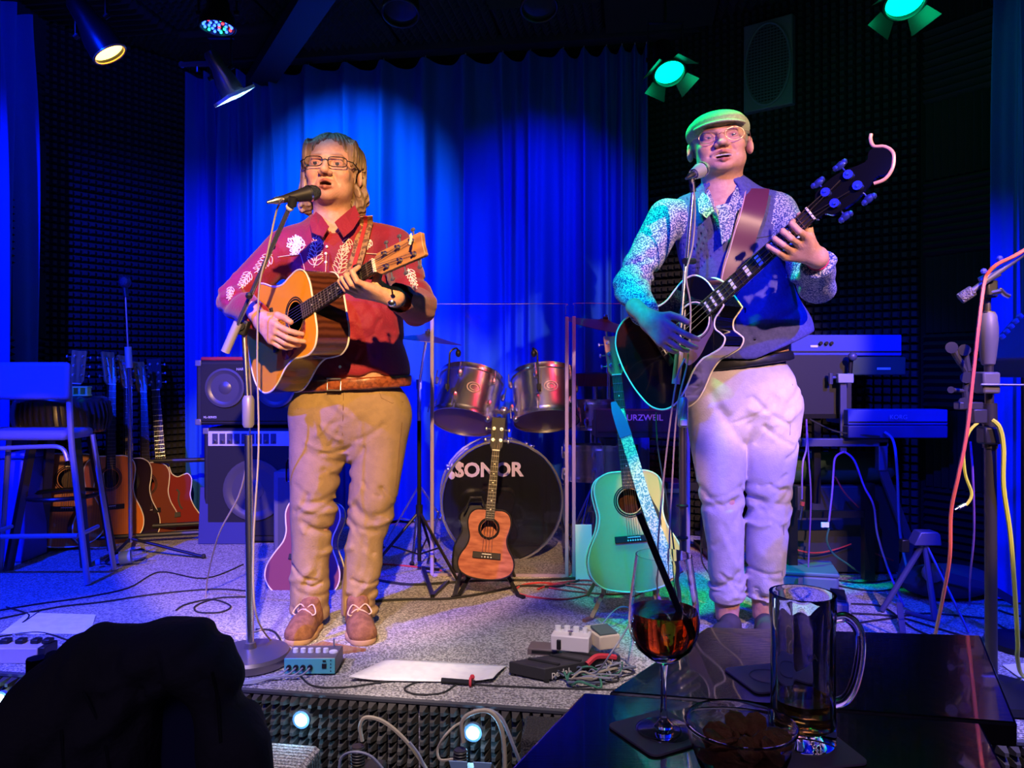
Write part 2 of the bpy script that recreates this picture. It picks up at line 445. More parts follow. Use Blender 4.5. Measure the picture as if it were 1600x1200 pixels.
# ---- fingers: each a bent chain; dirs are unit directions of the three bones
def finger(base, dirs, lens, r):
    pts = [V(base)]
    for d, l in zip(dirs, lens): pts.append(pts[-1]+V(d).normalized()*l)
    return chain(pts, [r*1.08, r, r*.92, r*.78]), pts
def hand_field(wrist, fx, fy, fz, curls, thumb, s=1., spread=.12, lens=None):
    """wrist point; fx toward the fingers, fy toward the thumb side, fz out of the back of the hand"""
    fx, fy, fz = V(fx).normalized(), V(fy).normalized(), V(fz).normalized(); W = V(wrist)
    ys = (.031, .0105, -.0105, -.030); L = lens or ((.042,.026,.021),(.046,.030,.022),(.043,.027,.021),(.034,.021,.019))
    pal = []; fin = []; nails = []
    for i, y in enumerate(ys):
        kn = W+(fx*(.088-abs(i-1)*.004)+fy*y)*s
        pal.append(cap(W+(fx*.008+fy*y*.6)*s, kn, .0155*s, .0118*s))
        sp = spread*(1.2-i*.8)
        dirs = []; ang = 0
        for c in curls[i]:
            ang += c; dirs.append(fx*math.cos(ang)+fy*sp*math.cos(ang)-fz*math.sin(ang))
        f, pts = finger(kn, dirs, [l*s for l in L[i]], .0092*s if i < 3 else .0082*s); fin.append(f)
        nails.append((pts, dirs))
    tb = W+(fx*.020+fy*.022-fz*.006)*s
    td = [fx*a+fy*b+fz*c for a, b, c in thumb]
    tf, tp = finger(tb, td, [.042*s,.032*s,.026*s], .0118*s); 
    fore = cap(W-fx*.06*s, W+fx*.012*s, .028*s, .026*s)
    def f(X):
        d = union(pal, .014*s)(X)
        d = smin(d, fore(X), .02*s)
        d = smin(d, tf(X), .010*s)
        for g in fin: d = smin(d, g(X), .0035*s)
        return d
    return f
# ------------------------------------------------------------------ the setting
def structure(name, mb, m, label=None, parent=None, **k):
    o = mb.build(name, m, parent, **k)
    if parent is None: o['kind'] = 'structure'
    if label: o['label'] = label
    return o
EDX, EDY = V((.988,-.153,0)), V((.153,.988,0))      # along and across the stage
E0 = V((-.819, 2.316, 0))                           # a point on its front edge
def SP(u, v, z=SZ): return E0+EDX*u+EDY*v+V((0,0,z))
floor_m = mat('hall_floor', (.012,.011,.012), .5)
structure('floor', MB().box((0,3,-.03), (9,12,.06)), floor_m, 'dark hall floor in front of and below the stage')
carpet = mat('stage_carpet', (.20,.19,.185), .95, noise=(150,(.55,.52,.50),(.42,.60),2), bump=(170,.6))
stage = MB().prism([tuple(p.xy) for p in (SP(-2.6,0), SP(3.6,0), SP(3.6,3.4), SP(-2.6,3.4))], .0, SZ)
st = structure('stage_platform', stage, carpet, 'low stage platform covered with speckled grey carpet')
# carpet weave: raised ribs near the front edge
rib = MB()
for i in range(34):
    v = .012+i*.0125
    rib.ribbon([SP(-2.4,v,SZ+.0008), SP(3.4,v,SZ+.0008)], .0065, .0022, EDY)
o = rib.build('carpet_rib', carpet, st, smooth=0); o['kind'] = 'stuff'
trim_m = mat('stage_edge_strip', (.05,.05,.06), .5)
structure('trim_1', MB().tube([SP(-2.6,-.012,SZ-.004), SP(3.6,-.012,SZ-.004)], .008, 6), trim_m, 'thin dark strip along the front edge of the stage')
def pyramids(w_, h_, pitch, dep, jit=0, egg=False):
    nx, ny = max(1,round(w_/pitch)), max(1,round(h_/pitch)); px, py = w_/nx, h_/ny; mb = MB(); vs = []; fs = []
    for j in range(ny+1):
        for i in range(nx+1): vs.append(V((i*px, j*py, 0)))
    for j in range(ny):
        for i in range(nx):
            c = len(vs); a = j*(nx+1)+i; q = (a, a+1, a+nx+2, a+nx+1)
            z = dep*(1+jit*(random.random()-.5)); x, y = (i+.5)*px, (j+.5)*py
            if egg:
                k = .26 if pitch > .035 else .17
                vs += [V((x-px*k, y-py*k, z)), V((x+px*k, y-py*k, z)), V((x+px*k, y+py*k, z)), V((x-px*k, y+py*k, z))]
                for e in range(4): fs.append((q[e], q[(e+1)%4], c+(e+1)%4, c+e))
                fs.append((c, c+1, c+2, c+3))
            else:
                vs.append(V((x, y, z)))
                for e in range(4): fs.append((q[e], q[(e+1)%4], c))
    mb.add(vs, fs)
    return mb.add([V((x,y,z)) for z in (-.02,0) for x,y in ((0,0),(w_,0),(w_,h_),(0,h_))], [(3,2,1,0),(0,1,5,4),(1,2,6,5),(2,3,7,6),(3,0,4,7)])
def ridges(w_, h_, pitch, dep):                     # ridges run along x
    n = round(h_/pitch); p = h_/n; out = [(0,-.02),(0,0)]
    for i in range(n): out += [((i+.5)*p, dep), ((i+1)*p, 0)]
    out += [(h_,-.02)]
    m = len(out); vs = [V((x, y, z)) for x in (0, w_) for y, z in out]
    return MB().add(vs, [tuple(range(m))[::-1], tuple(range(m, 2*m))]+[(i,(i+1)%m,m+(i+1)%m,m+i) for i in range(m)])
# stage front: foam panels
src = None
for k in range(10):
    M = frame(SP(-2.5+k*.51,-.001,0), EDX, V((0,0,1)), -EDY)
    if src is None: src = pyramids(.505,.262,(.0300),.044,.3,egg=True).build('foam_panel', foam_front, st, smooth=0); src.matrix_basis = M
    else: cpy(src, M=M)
# walls
wall_m = mat('wall_dark', (.010,.010,.012), .9)
CEIL = 3.25
def mkwall(name, a, b, label, t=.06):
    a, b = V((*a,0)), V((*b,0)); x = (b-a); L = x.length; x.normalize(); n = V((x.y,-x.x,0))   # room side
    M = frame(a-n*.03, x, V((0,0,1)), n)
    o = MB().box((L/2, CEIL/2, -t/2), (L, CEIL, t)).build(name, wall_m, None, smooth=0); o.matrix_world = M; RM[o] = M
    o['kind'] = 'structure'; o['label'] = label; return o, L
wb, _ = mkwall('wall_back', (-2.08,5.16), (.95,4.69), 'dark wall behind the back curtain')
wl, LA = mkwall('wall_left_rear', (-2.63,4.33), (-2.02,5.12), 'angled left wall of dark pyramid foam beside the back curtain')
wls, _ = mkwall('wall_left', (-2.63,1.2), (-2.63,4.33), 'left side wall with ribbed foam panels')
wr, LB = mkwall('wall_right_rear', (.80,4.66), (2.0,3.73), 'angled right wall of dark pyramid foam with a wall speaker')
wrs, LC = mkwall('wall_right', (2.0,3.73), (3.1,2.1), 'right side wall with chequered ribbed foam panels')
pan = None
for wall, L, n in ((wl, LA, 2), (wr, LB, 3)):
    for i in range(n):
        for j in range(7):
            M = Mx.Translation((i*.5-(.02 if wall is wl else 0), .27+j*.5-(j*.0), .021))
            if j*.5+.27+.5 > CEIL: M = M @ Mx.Scale((CEIL-.27-j*.5)/.5, 4, (0,1,0))
            if pan is None: pan = pyramids(.497,.497,.042,.038,.1,egg=True).build('foam_panel', foam, wall, smooth=0); pan.matrix_basis = M
            else: cpy(pan, M=M, parent=wall)
rp = ridges(.365,.365,.0365,.03).build('ribbed_panel', foam, wrs, smooth=0); rp.matrix_basis = Mx.Translation((0,.30,.021))
for i in range(4):
    for j in range(8):
        if i == j == 0: continue
        M = Mx.Translation((i*.368, .30+j*.368, .021))
        if (i+j) % 2: M = M @ Mx.Translation((.365,0,0)) @ Mx.Rotation(PI/2,4,'Z')
        cpy(rp, M=M, parent=wrs)
for i in range(3):
    for j in range(8):
        M = Mx.Translation((3.13-.368*(i+1), .30+j*.368, .021))
        if (i+j) % 2: M = M @ Mx.Translation((.365,0,0)) @ Mx.Rotation(PI/2,4,'Z')
        cpy(rp, M=M, parent=wls)
ceil = structure('ceiling', MB().box((0,3,CEIL+.03), (8,9,.06)), wall_m, 'black ceiling lined with foam panels')
cp = None
for i in range(-4,5):
    for j in range(3):
        o_ = SP(0,0,0)+EDX*(i*.62+.4)+EDY*(1.35+j*.62); o_.z = CEIL-.021
        M = frame(o_, EDX, -EDY, V((0,0,-1)))
        if (i*3+j) % 4 == 1: q = cpy(rp, parent=ceil, M=M @ Mx.Scale(1.65,4)); continue
        if cp is None: cp = pyramids(.6,.6,.05,.03,.1).build('foam_panel', foam, ceil, smooth=0); cp.matrix_basis = M
        else: cpy(cp, M=M, parent=ceil)
# a ceiling duct running to the back left
duct_m = mat('duct', (.018,.02,.03), .6)
structure('trim_2', MB().box((0,0,0), (.16,2.6,.07), Mx.Rotation(.52,3,'Z')).xf(Mx.Translation(P(455,52,4.25))), duct_m, 'dark duct under the ceiling at the back left')
structure('trim_3', MB().box((0,0,0), (3.4,.1,.06), Mx.Rotation(-.153,3,'Z')).xf(Mx.Translation(SP(.35,2.42,3.2))), duct_m, 'dark beam under the ceiling in front of the curtain rail')
# ------------------------------------------------------------------ curtains
def curtain(name, label, mcol, A, B, ztop, zbot, hooks, amp, seed, dens=1, sag=.03):
    """A-B the line of the rail, hooks as fractions along it"""
    rnd = random.Random(seed); root = thing(name, label, 'curtain', (A+B)/2-V((0,0,0)))
    D = (B-A); L = D.length; x = D/L; n = V((x.y,-x.x,0)); hooks = sorted(hooks); NU, NV = 420, 46; rows = []
    per = [rnd.uniform(.6,1.5) for _ in range(60)]; lo = [rnd.uniform(0,6.3) for _ in range(8)]
    import bisect
    for j in range(NV):
        v = j/(NV-1); vv = v**1.6; row = []
        for i in range(NU):
            u = i/(NU-1); k = bisect.bisect_right(hooks, u)-1; k = max(0, min(k, len(hooks)-2))
            t = (u-hooks[k])/(hooks[k+1]-hooks[k]); ph = 2*PI*(k+t)
            pin = math.exp(-vv*14)
            bulge = math.cos(ph)*.5+.5
            d_top = (bulge**3)*amp*.9+math.cos(ph*2+1)*amp*.12
            mid = math.sin(ph*.5*dens+per[k % 60]*1.2+.5*math.sin(ph*.31+lo[0]))*amp*.75+math.sin(ph*1.13*dens+lo[1]+v*1.3)*amp*.38+math.sin(ph*2.3*dens+lo[2]-v)*amp*.12
            sharp = amp*.8*math.exp(-((t if t < .5 else 1-t)*7*(1+v*.6))**2)*(1-v*.45)*per[(k+(t>.5)) % 60]
            d = d_top*pin+(mid+sharp)*(1-pin)
            dx = math.sin(ph*.7+lo[3])*.012*v
            z = ztop-(ztop-zbot)*v
            if v < .25: z -= sag*(1-bulge)*(1-v/.25)*per[(k+9) % 60]
            row.append(A+x*(u*L+dx)+n*d+V((0,0,z)))
        rows.append(row)
    mb = MB().sheet(rows); mb.build('cloth', mcol, root, world=True, smooth=180)
    return root, x, n, L
velvet = mat('blue_velvet', (.004,.075,.42), .85, bump=(60,.15))
A = P(292,100,5.02); A.z = 0; B = P(1012,60,4.585); B.z = 0
hx = [300,328,352,378,404,427,485,545,602,667,729,787,830,881,913,948,972,992,1010]
def rail_u(px):                                     # fraction along A-B seen at a column
    k = (px-800)/FP; D = B-A; return (k*A.y-A.x)/(D.x-k*D.y)
hk = [rail_u(p) for p in hx]
cr, cx, cn, cl = curtain('back_curtain', 'wide blue velvet stage curtain hanging behind the two singers', velvet, A, B, 3.145, .29, hk, .075, 3)
rail = thing('curtain_rail', 'thin metal rail with small hooks holding the back curtain', 'rail', tuple((A+B)/2+V((0,0,3.2))))
MB().cyl(A-cx*.12+V((0,0,3.2)), B+cx*.05+V((0,0,3.2)), .009, n=8).build('rod', steel, rail, world=True)
h0 = None
for u in hk:
    p = A+(B-A)*u+cn*.03
    if h0 is None:
        h0 = MB().ell((0,0,3.2),.014,n=8).tube([(0,0,3.2),(0,0,3.16),(0,.012,3.14)],.004,5).build('hook', steel, rail)
        h00 = h0; h0.location = p-RM[rail].translation
    else: cpy(h00, loc=p-RM[rail].translation)
for u in (.12,.5,.88):
    p = A+(B-A)*u; MB().cyl(p+V((0,0,3.2)), p+V((0,0,3.26)), .008, n=6).build('bracket', steel, rail, world=True)
def side_curtain(name, label, a, b, hooks, seed, amp):
    a, b = V((a.x,a.y,0)), V((b.x,b.y,0)); return curtain(name, label, velvet, a, b, 3.12, .28, [i/hooks for i in range(hooks+1)], amp, seed)
side_curtain('side_curtain', 'bright blue curtain at the left edge beyond the bar chair', P(-75,0,3.55), P(37,0,4.1), 4, 5, .05)
side_curtain('side_curtain', 'dark blue curtain at the right edge behind the cables', P(1569,0,3.20), P(1720,0,2.85), 4, 9, .05)
# ------------------------------------------------------------------ lamps under the ceiling
def par(label, lens, d, r, L, lensmat, body, ring=None, doors=0, name='stage_lamp', yoke=True, group=None):
    d = V(d).normalized(); lens = V(lens)
    root = thing(name, label, 'lamp', group=group, M=frame(lens, d.orthogonal().normalized(), d.cross(d.orthogonal().normalized()), d))
    MB().lathe([(r*.45,-L),(r*.62,-L*.93),(r*.70,-L*.6),(r*1.0,-L*.33),(r*1.08,-L*.1),(r*1.1,.0),(r*.98,.0),(r*.95,-.012)], n=28).build('housing', body, root)
    MB().lathe([(0,-.010),(r*.5,-.006),(r*.95,-.011)], n=28).build('lens', lensmat, root)
    MB().tube([(r*1.02*math.cos(a),r*1.02*math.sin(a),.003) for a in [2*PI*k/28 for k in range(28)]], r*.07, 6, closed=True).build('front_ring', ring or body, root)
    if lensmat.name == 'lens_green':
        q = bpy.data.lights.new('lamp_glow','POINT'); q.energy = 2.2; q.color = (0,1,.35); q.shadow_soft_size = .05; qo = bpy.data.objects.new('lamp_glow', q); C.objects.link(qo); qo.parent = root; qo.location = (0,0,.14)
    if yoke:
        c = lens-d*L*.5; side = V((1,0,0)); side = (side-d*side.dot(d)).normalized()
        top = V((c.x, c.y, CEIL-.03)); hgt = max(.1, min(.16, top.z-c.z))
        a, b = c+side*r*1.15, c-side*r*1.15; up = V((0,0,hgt))
        MB().ribbon([a, a+up, ], .02, .004, V((0,1,0))).ribbon([b, b+up], .02, .004, V((0,1,0))).box(c+up, (r*2.4,.02,.005)).build('yoke', blackm, root, world=True)
        MB().cyl(c+up, V((c.x,c.y,CEIL)), .007, n=8).build('hanger', blackm, root, world=True)
        for q in (a, b): MB().cyl(q-side*.01, q+side*.01, .010, n=10).build('knob', blackm, root, world=True)
    for k in range(doors):
        a = 2*PI*k/doors+.3; ca, sa = math.cos(a), math.sin(a); t = V((-sa,ca,0)); o_ = V((ca,sa,0))
        pts = [o_*r*1.05-t*r*.55, o_*r*1.05+t*r*.55, o_*r*1.7+t*r*.85+V((0,0,r*.55)), o_*r*1.7-t*r*.85+V((0,0,r*.55))]
        MB().add(pts, [(0,1,2,3)]).build('barn_door', body, root, solid=.002, smooth=0)
    return root
lamp_y = mat('lens_yellow', (1,.8,.3), .4, emit=(1,.66,.12), es=6)
lamp_g = mat('lens_green', (0,.8,.6), .4, emit=(0,1,.50), es=3.5)
lamp_w = mat('lens_white', (.8,.9,1), .4, emit=(.35,.6,1), es=5)
lamp_off = mat('lens_dark', (.02,.02,.03), .1)
orange_ring = mat('copper_ring', (.8,.35,.12), .3, .6)
par('black lamp with a glowing yellow lens at the upper left', P(171,84,3.0), (.52,.12,-.85), .062, .24, lamp_y, blackm, orange_ring)
par('lamp with a glowing green lens above the man in the flat cap', P(1046,114,3.4), (.10,-.50,-.86), .068, .19, lamp_g, blackm, doors=4)
par('lamp with a glowing green lens cut by the top right edge of the view', P(1414,4,2.9), (-.05,-.45,-.88), .072, .19, lamp_g, blackm, doors=4)
par('dark unlit round lamp above the left part of the back curtain', P(626,20,3.7), (.0,-.35,-.94), .085, .2, lamp_off, blackm)
par('dark unlit round lamp above the middle of the back curtain', P(843,12,3.7), (.05,-.35,-.94), .085, .2, lamp_off, blackm)
alu = mat('polished_lamp_housing', (.25,.25,.32), .3, .8)
f = par('blue-lit metal lamp with a pale square gel frame aimed at the curtain', P(364,146,3.6), (.42,.36,-.83), .05, .20, lamp_w, alu)
gelf = mat('gel_frame', (.75,.9,.9), .5)
q = bpy.data.lights.new('gel_glow','POINT'); q.energy = 1.6; q.color = (.35,.7,1); q.shadow_soft_size = .03; qo = bpy.data.objects.new('gel_glow', q); C.objects.link(qo); qo.parent = f; qo.location = (0,0,.03)
for a, b in (((-.075,-.075),(.075,-.075)),((.075,-.075),(.075,.075)),((.075,.075),(-.075,.075)),((-.075,.075),(-.075,-.075))):
    MB().ribbon([(*a,.012),(*b,.012)], .014, .006, (0,0,1)).build('gel_frame', gelf, f, smooth=0)
for s in (-1,1): MB().box((s*.055,0,.012),(.012,.15,.004)).build('gel_frame', gelf, f, smooth=0)
f = par('black spotlight full of small red, green and blue LEDs', P(340,42,3.25), (.0,-.05,-1), .07, .12, lamp_off, blackm, name='led_spotlight')
lm = [mat('led_blue',(0,0,.3),.3,emit=(.02,.08,1),es=9), mat('led_red',(.3,0,0),.3,emit=(1,.03,.03),es=5), mat('led_green',(0,.3,0),.3,emit=(.02,.9,.5),es=4)]
i = 0
for rr, nn in ((.012,3),(.034,8),(.056,14)):
    for k in range(nn):
        a = 2*PI*k/nn+rr*40; MB().ell((rr*math.cos(a),rr*math.sin(a),-.004),.0062,n=8).build('led', lm[(i*7) % 3 if i % 2 else 0], f); i += 1
# lit blue clamp by the lamp with the gel frame
b = thing('clamp_bar', 'short blue-lit clamp bar left of the lamp with the gel frame', 'bar', tuple(P(300,101,3.7)))
MB().cyl(P(282,101,3.72), P(330,99,3.66), .012, n=10).build('bar', alu, b, world=True); MB().ell(P(284,101,3.72),.016,n=10).build('end_cap', alu, b, world=True); MB().cyl(P(308,100,3.69), P(308,112,3.69), .006, n=8).build('screw', alu, b, world=True)
# a lamp mount at the top right beside the green lamp, and the wall speaker
def on_line(px, a, b):
    k = (px-800)/FP; t = (k*a[1]-a[0])/((b[0]-a[0])-k*(b[1]-a[1])); return a[0]+(b[0]-a[0])*t, a[1]+(b[1]-a[1])*t
x0, y0 = on_line(1170,(.80,4.66),(2.0,3.73)); x1, y1 = on_line(1246,(.80,4.66),(2.0,3.73))
o_ = V((x0,y0,0)); dx = V((x1-x0,y1-y0,0)); WW = dx.length; dx.normalize(); nn = V((dx.y,-dx.x,0))
zt = CZ+(HZ-58)/FP*y0+.03; zb = CZ+(HZ-183)/FP*y0
ws = thing('wall_speaker', 'flat speaker with a large oval grille high on the right foam wall', 'speaker', M=frame(o_+nn*.075+V((0,0,zb)), dx, V((0,0,1)), nn))
WH = zt-zb; cc = (WW/2, WH/2)
plate = mat('speaker_plate', (.10,.13,.12), .6)
MB().box((WW/2,WH/2,-.02),(WW,WH,.05)).build('cabinet', plate, ws, bevel=.006)
el = [(cc[0]+WW*.46*math.cos(a), cc[1]+WH*.46*math.sin(a), .008) for a in [2*PI*k/32 for k in range(32)]]
MB().tube(el, .008, 6, closed=True).build('grille_frame', plate, ws)
g = MB()
for k in range(1,26):
    yy = cc[1]-WH*.46+WH*.92*k/26; h_ = WW*.46*math.sqrt(max(0,1-((yy-cc[1])/(WH*.46))**2)); g.ribbon([(cc[0]-h_,yy,.008),(cc[0]+h_,yy,.008)], .007, .003, (0,1,0))
for k in range(1,14):
    xx = cc[0]-WW*.46+WW*.92*k/14; h_ = WH*.46*math.sqrt(max(0,1-((xx-cc[0])/(WW*.46))**2)); g.ribbon([(xx,cc[1]-h_,.009),(xx,cc[1]+h_,.009)], .004, .003, (1,0,0))
q = g.build('grille', mat('grille', (.09,.11,.11), .5, .3), ws); q['kind'] = 'stuff'
MB().prism([p[:2] for p in el], .0055, .0065).build('cone_cloth', rubber, ws)
# ------------------------------------------------------------------ guitars
spruce = mat('spruce_top', (.86,.36,.015), .3, wood=(70,(.80,.32,.012),.8,(.1,1,1)), coat=.3)
spruce_pale = mat('spruce_pale', (.74,.43,.17), .3, wood=(70,(.68,.38,.15),.8,(.1,1,1)), coat=.3)
rosewood = mat('rosewood', (.10,.028,.012), .22, wood=(14,(.045,.012,.006),2,(.5,1,1)), coat=.5)
mahog = mat('mahogany', (.16,.055,.025), .3, wood=(16,(.10,.03,.014),2,(.4,1,1)), coat=.3)
koa = mat('flamed_koa', (.50,.17,.085), .3, noise=(16,(.27,.07,.035),(.35,.65),5,(3.2,.8,1)), coat=.3)
ebony = mat('ebony', (.014,.010,.009), .6)
headwood = mat('headstock_veneer', (.42,.20,.07), .35, wood=(10,(.30,.13,.05),2,(.5,1,1)))
cream = mat('cream_binding', (.85,.78,.58), .4)
bone = mat('bone', (.85,.82,.72), .4)
nickel = mat('fret_nickel', (.42,.42,.42), .3, 1)
keym = mat('tuner_key_metal', (.25,.25,.30), .35, .7)
string_m = mat('string_bronze', (.5,.4,.28), .35, 1)
tort = mat('tortoise_pickguard', (.22,.03,.02), .2, noise=(60,(.55,.12,.04),(.45,.6),3), coat=.5)
blackgloss = mat('black_gloss', (.004,.004,.006), .08, coat=.6)
red_top = mat('red_burst', (.20,.010,.005), .65, spec=.2); orange_top = mat('orange_top', (.75,.20,.02), .3, wood=(26,(.66,.16,.02),1.2,(.35,1,1)), coat=.3)
brown_top = mat('brown_top', (.20,.05,.02), .25, coat=.4); dark_top = mat('dark_top', (.03,.015,.02), .2, coat=.4)
OUT_D = [(.125,.035),(.122,.085),(.098,.128),(.055,.146),(.0,.142),(-.055,.134),(-.115,.148),(-.18,.182),(-.24,.200),(-.30,.190),(-.345,.145),(-.365,.07),(-.37,0)]
OUT_C = [(.13,.035),(.127,.085),(.10,.122),(.055,.135),(.01,.128),(-.04,.116),(-.09,.122),(-.15,.155),(-.21,.180),(-.27,.176),(-.32,.135),(-.345,.07),(-.35,0)]
OUT_U = [(.080,.025),(.078,.060),(.060,.084),(.028,.093),(-.005,.088),(-.04,.080),(-.075,.088),(-.115,.112),(-.150,.120),(-.182,.108),(-.202,.075),(-.210,.035),(-.212,0)]
CUT_L = [(.125,-.035),(.100,-.042),(.068,-.052),(.050,-.078),(.058,-.108),(.060,-.132),(.030,-.148),(-.02,-.142),(-.06,-.135)]
def outline(half, cut=None, s=1):
    up = [V((x,y,0)) for x, y in half]; lo = [V((x,-y,0)) for x, y in half[:-1]][::-1]
    if cut: lo = [p for p in lo if p.x < -.1]+[V((x,y,0)) for x, y in cut][::-1]
    pts = [V((half[0][0],0,0))]+up+lo
    body = catmull(pts[1:], 5); return [(p.x*s,p.y*s) for p in body]
def guitar(name, label, cat, M, top=spruce, side=rosewood, half=OUT_D, cut=None, s=1, depth=.11, neck=.50, nw=.052, ns=6,
           hole=.051, hs=(.19,.072), head=headwood, tun=3, bind=cream, guard=None, bridge=ebony, group=None, bx=-.155, frets=18, fholes=False,
           scroll=False, blocks=False, full=True, hmat=None):
    r = thing(name, label, cat, M=M, group=group); ol = outline(half, cut, s); xe = half[0][0]*s
    n = len(ol)
    # body: tapered back
    mb = MB(); mb.wall(ol, -depth, 0); mb.add([V((p[0],p[1],-depth)) for p in ol]+[V((-.1*s,0,-depth-.006))], [(i,(i+1)%n,n) for i in range(n)]); mb.build('body', side, r)
    # soundboard with a real hole
    bm = bmesh.new(); vs = [bm.verts.new((p[0],p[1],.001)) for p in ol]; es = [bm.edges.new((vs[i],vs[(i+1)%n])) for i in range(n)]
    if hole:
        hv = [bm.verts.new((hole*s*math.cos(2*PI*k/28),hole*s*math.sin(2*PI*k/28),.001)) for k in range(28)]
        es += [bm.edges.new((hv[k],hv[(k+1)%28])) for k in range(28)]
    bmesh.ops.triangle_fill(bm, use_beauty=True, use_dissolve=False, edges=es); me = bpy.data.meshes.new('soundboard'); bm.to_mesh(me); bm.free(); me.materials.append(top)
    link('soundboard', me, r, smooth=0)
    MB().tube([(x,y,.001) for x,y in ol], .0032, 5, closed=True).build('binding', bind, r)
    MB().tube([(x,y,-depth) for x,y in ol], .0032, 5, closed=True).build('binding', bind, r)
    if hole:
        for k, rr in enumerate((hole*s*1.14, hole*s*1.30)):
            MB().tube([(rr*math.cos(a),rr*math.sin(a),.0018) for a in [2*PI*i/36 for i in range(36)]], .0022 if k else .003, 4, closed=True).build('rosette', ebony if (k or top is not blackgloss) else bind, r)
    if fholes:
        for sd in (-1,1):
            pts = catmull([(-.02,sd*.075,.0025),(-.04,sd*.088,.0025),(-.08,sd*.082,.0025),(-.12,sd*.088,.0025),(-.14,sd*.10,.0025)],5)
            MB().ribbon(pts,.010,.001,(0,1,0)).build('f_hole', ebony, r)
    # neck + fretboard
    nl = neck*s; nut = nl; w0 = nw*.5*s; w1 = w0*.80
    x0 = hole*s*1.02 if hole else .02
    mb = MB(); pr = []
    for x, hw in ((xe-.01, w0), (nut, w1)):
        for k in range(9):
            a = PI+PI*k/8; pr.append(V((x, hw*math.cos(a), -.001+hw*.85*math.sin(a))))
    mb.add(pr, [(k,k+1,9+k+1,9+k) for k in range(8)]+[(8,0,9,17)]); mb.build('neck', side if top is blackgloss else mahog, r)
    MB().add([V(p) for p in ((x0,-w0,.001),(x0,w0,.001),(nut,w1,.001),(nut,-w1,.001),(x0,-w0,.008),(x0,w0,.008),(nut,w1,.007),(nut,-w1,.007))],
             [(3,2,1,0),(4,5,6,7),(0,1,5,4),(1,2,6,5),(2,3,7,6),(3,0,4,7)]).build('fretboard', ebony, r, smooth=0)
    fx = []
    sc = nut-bx*s
    for k in range(1, frets+3):
        x = nut-sc*(1-2**(-k/12))
        if x < x0+.004: break
        fx.append(x)
    if full:
        for x in fx:
            t = (x-x0)/(nut-x0); hw = w0+(w1-w0)*t; MB().box((x,0,.0085),(.0016,hw*2,.0018)).build('fret', nickel, r, smooth=0)
        dots = (3,5,7,9,12,15)
        for k in range(1, len(fx)):
            xm = (fx[k]+fx[k-1])/2; gap = fx[k-1]-fx[k]
            if blocks and k+1 in (3,5,7,9,12,15,17,19): 
                t = (xm-x0)/(nut-x0); MB().box((xm,0,.0082),(gap*.62,(w0+(w1-w0)*t)*1.35,.0006)).build('inlay', bone, r, smooth=0)
            elif not blocks and k+1 in dots: MB().cyl((xm,0,.008),(xm,0,.0088),.003,n=8).build('inlay', bone, r)
    else:
        mb = MB()
        for x in fx: mb.box((x,0,.0085),(.0016,w0*1.8,.0018))
        mb.build('frets', nickel, r, smooth=0)
    MB().box((nut,0,.006),(.005,w1*2,.010)).build('nut', bone, r, smooth=0)
    # headstock
    T = Mx.Translation((nut,0,.002)) @ Mx.Rotation(.21,4,'Y')
    hl, hw = hs[0]*s, hs[1]*.5*s
    if scroll:
        pts = catmull([(0,-w1,0),(.03,-w1*1.2,0),(.05,-hw*1.05,0),(.12,-hw*1.15,0),(hl*.86,-hw*.75,0),(hl*.97,-hw*.95,0),(hl*1.12,-hw*.5,0),(hl*1.16,hw*.25,0),(hl*1.06,hw*.95,0),(hl*.98,hw*.9,0),(hl*.88,hw*.55,0),(.12,hw*1.1,0),(.05,hw*1.0,0),(.03,w1*1.2,0),(0,w1,0)],4,closed=True)
        MB().prism([(p.x,p.y) for p in pts], -.014, .001, T).build('headstock', hmat or head, r)
        crv = [(hl*.80,-hw*.95,-.006),(hl*.93,-hw*1.15,-.006),(hl*1.08,-hw*.85,-.006),(hl*1.19,-hw*.1,-.006),(hl*1.17,hw*.6,-.006),(hl*1.08,hw*1.1,-.006),(hl*1.10,hw*1.6,-.006),(hl*1.15,hw*1.9,-.006)]
        MB().tube([T @ p for p in catmull(crv,5)], [.0052]*len(catmull(crv,5)), 8).build('scroll', mat('scroll_maple',(.75,.38,.25),.3,coat=.4), r)
    else:
        pts = [(0,-w1),(.018*s,-hw*.92),(hl*.97,-hw),(hl,-hw*.9),(hl*.985,0),(hl,hw*.9),(hl*.97,hw),(.018*s,hw*.92),(0,w1)]
        MB().prism(pts, -.014, .001, T).build('headstock', head, r, bevel=.0015)
    tx = []
    for k in range(tun):
        for sd in (-1,1):
            x = hl*(.25+.28*k) if tun == 3 else hl*(.3+.34*k)
            a = T @ V((x, sd*hw*.55, 0)); kb = scroll
            t = MB().cyl(a, T @ V((x,sd*hw*.55,.016)), .0042, n=8).cyl(a, T @ V((x,sd*hw*.55,.004)), .0075, n=10).build('tuner', nickel, r)
            kn = MB(); kn.cyl(T @ V((x,sd*hw*.8,-.010)), T @ V((x,sd*(hw+.018),-.010)), .0028, n=6)
            if kb: kn.ell(T @ V((x,sd*(hw+.024),-.010)), (.019,.012,.010), n=10).ell(T @ V((x+.014,sd*(hw+.026),-.010)), .010, n=8).ell(T @ V((x-.014,sd*(hw+.026),-.010)), .010, n=8); kn.cyl(T @ V((x,sd*hw*.5,-.022)), T @ V((x,sd*hw*.5,.012)), .014, n=12)
            else: kn.ell(T @ V((x,sd*(hw+.020),-.010)), (.0095,.006,.0055), n=8)
            kn.build('tuner_key', mat('bass_key_blue',(.05,.07,.35),.3,.6) if kb else keym, t); tx.append((x, sd))
    # bridge, strings
    bxs = bx*s; bw = (.080 if not scroll else .075)*s
    if ns == 4 and not scroll: bw = .046*s*1.3
    MB().box((bxs,0,.0055),(.027*s,bw*2,.009)).build('bridge', bridge, r, bevel=.002)
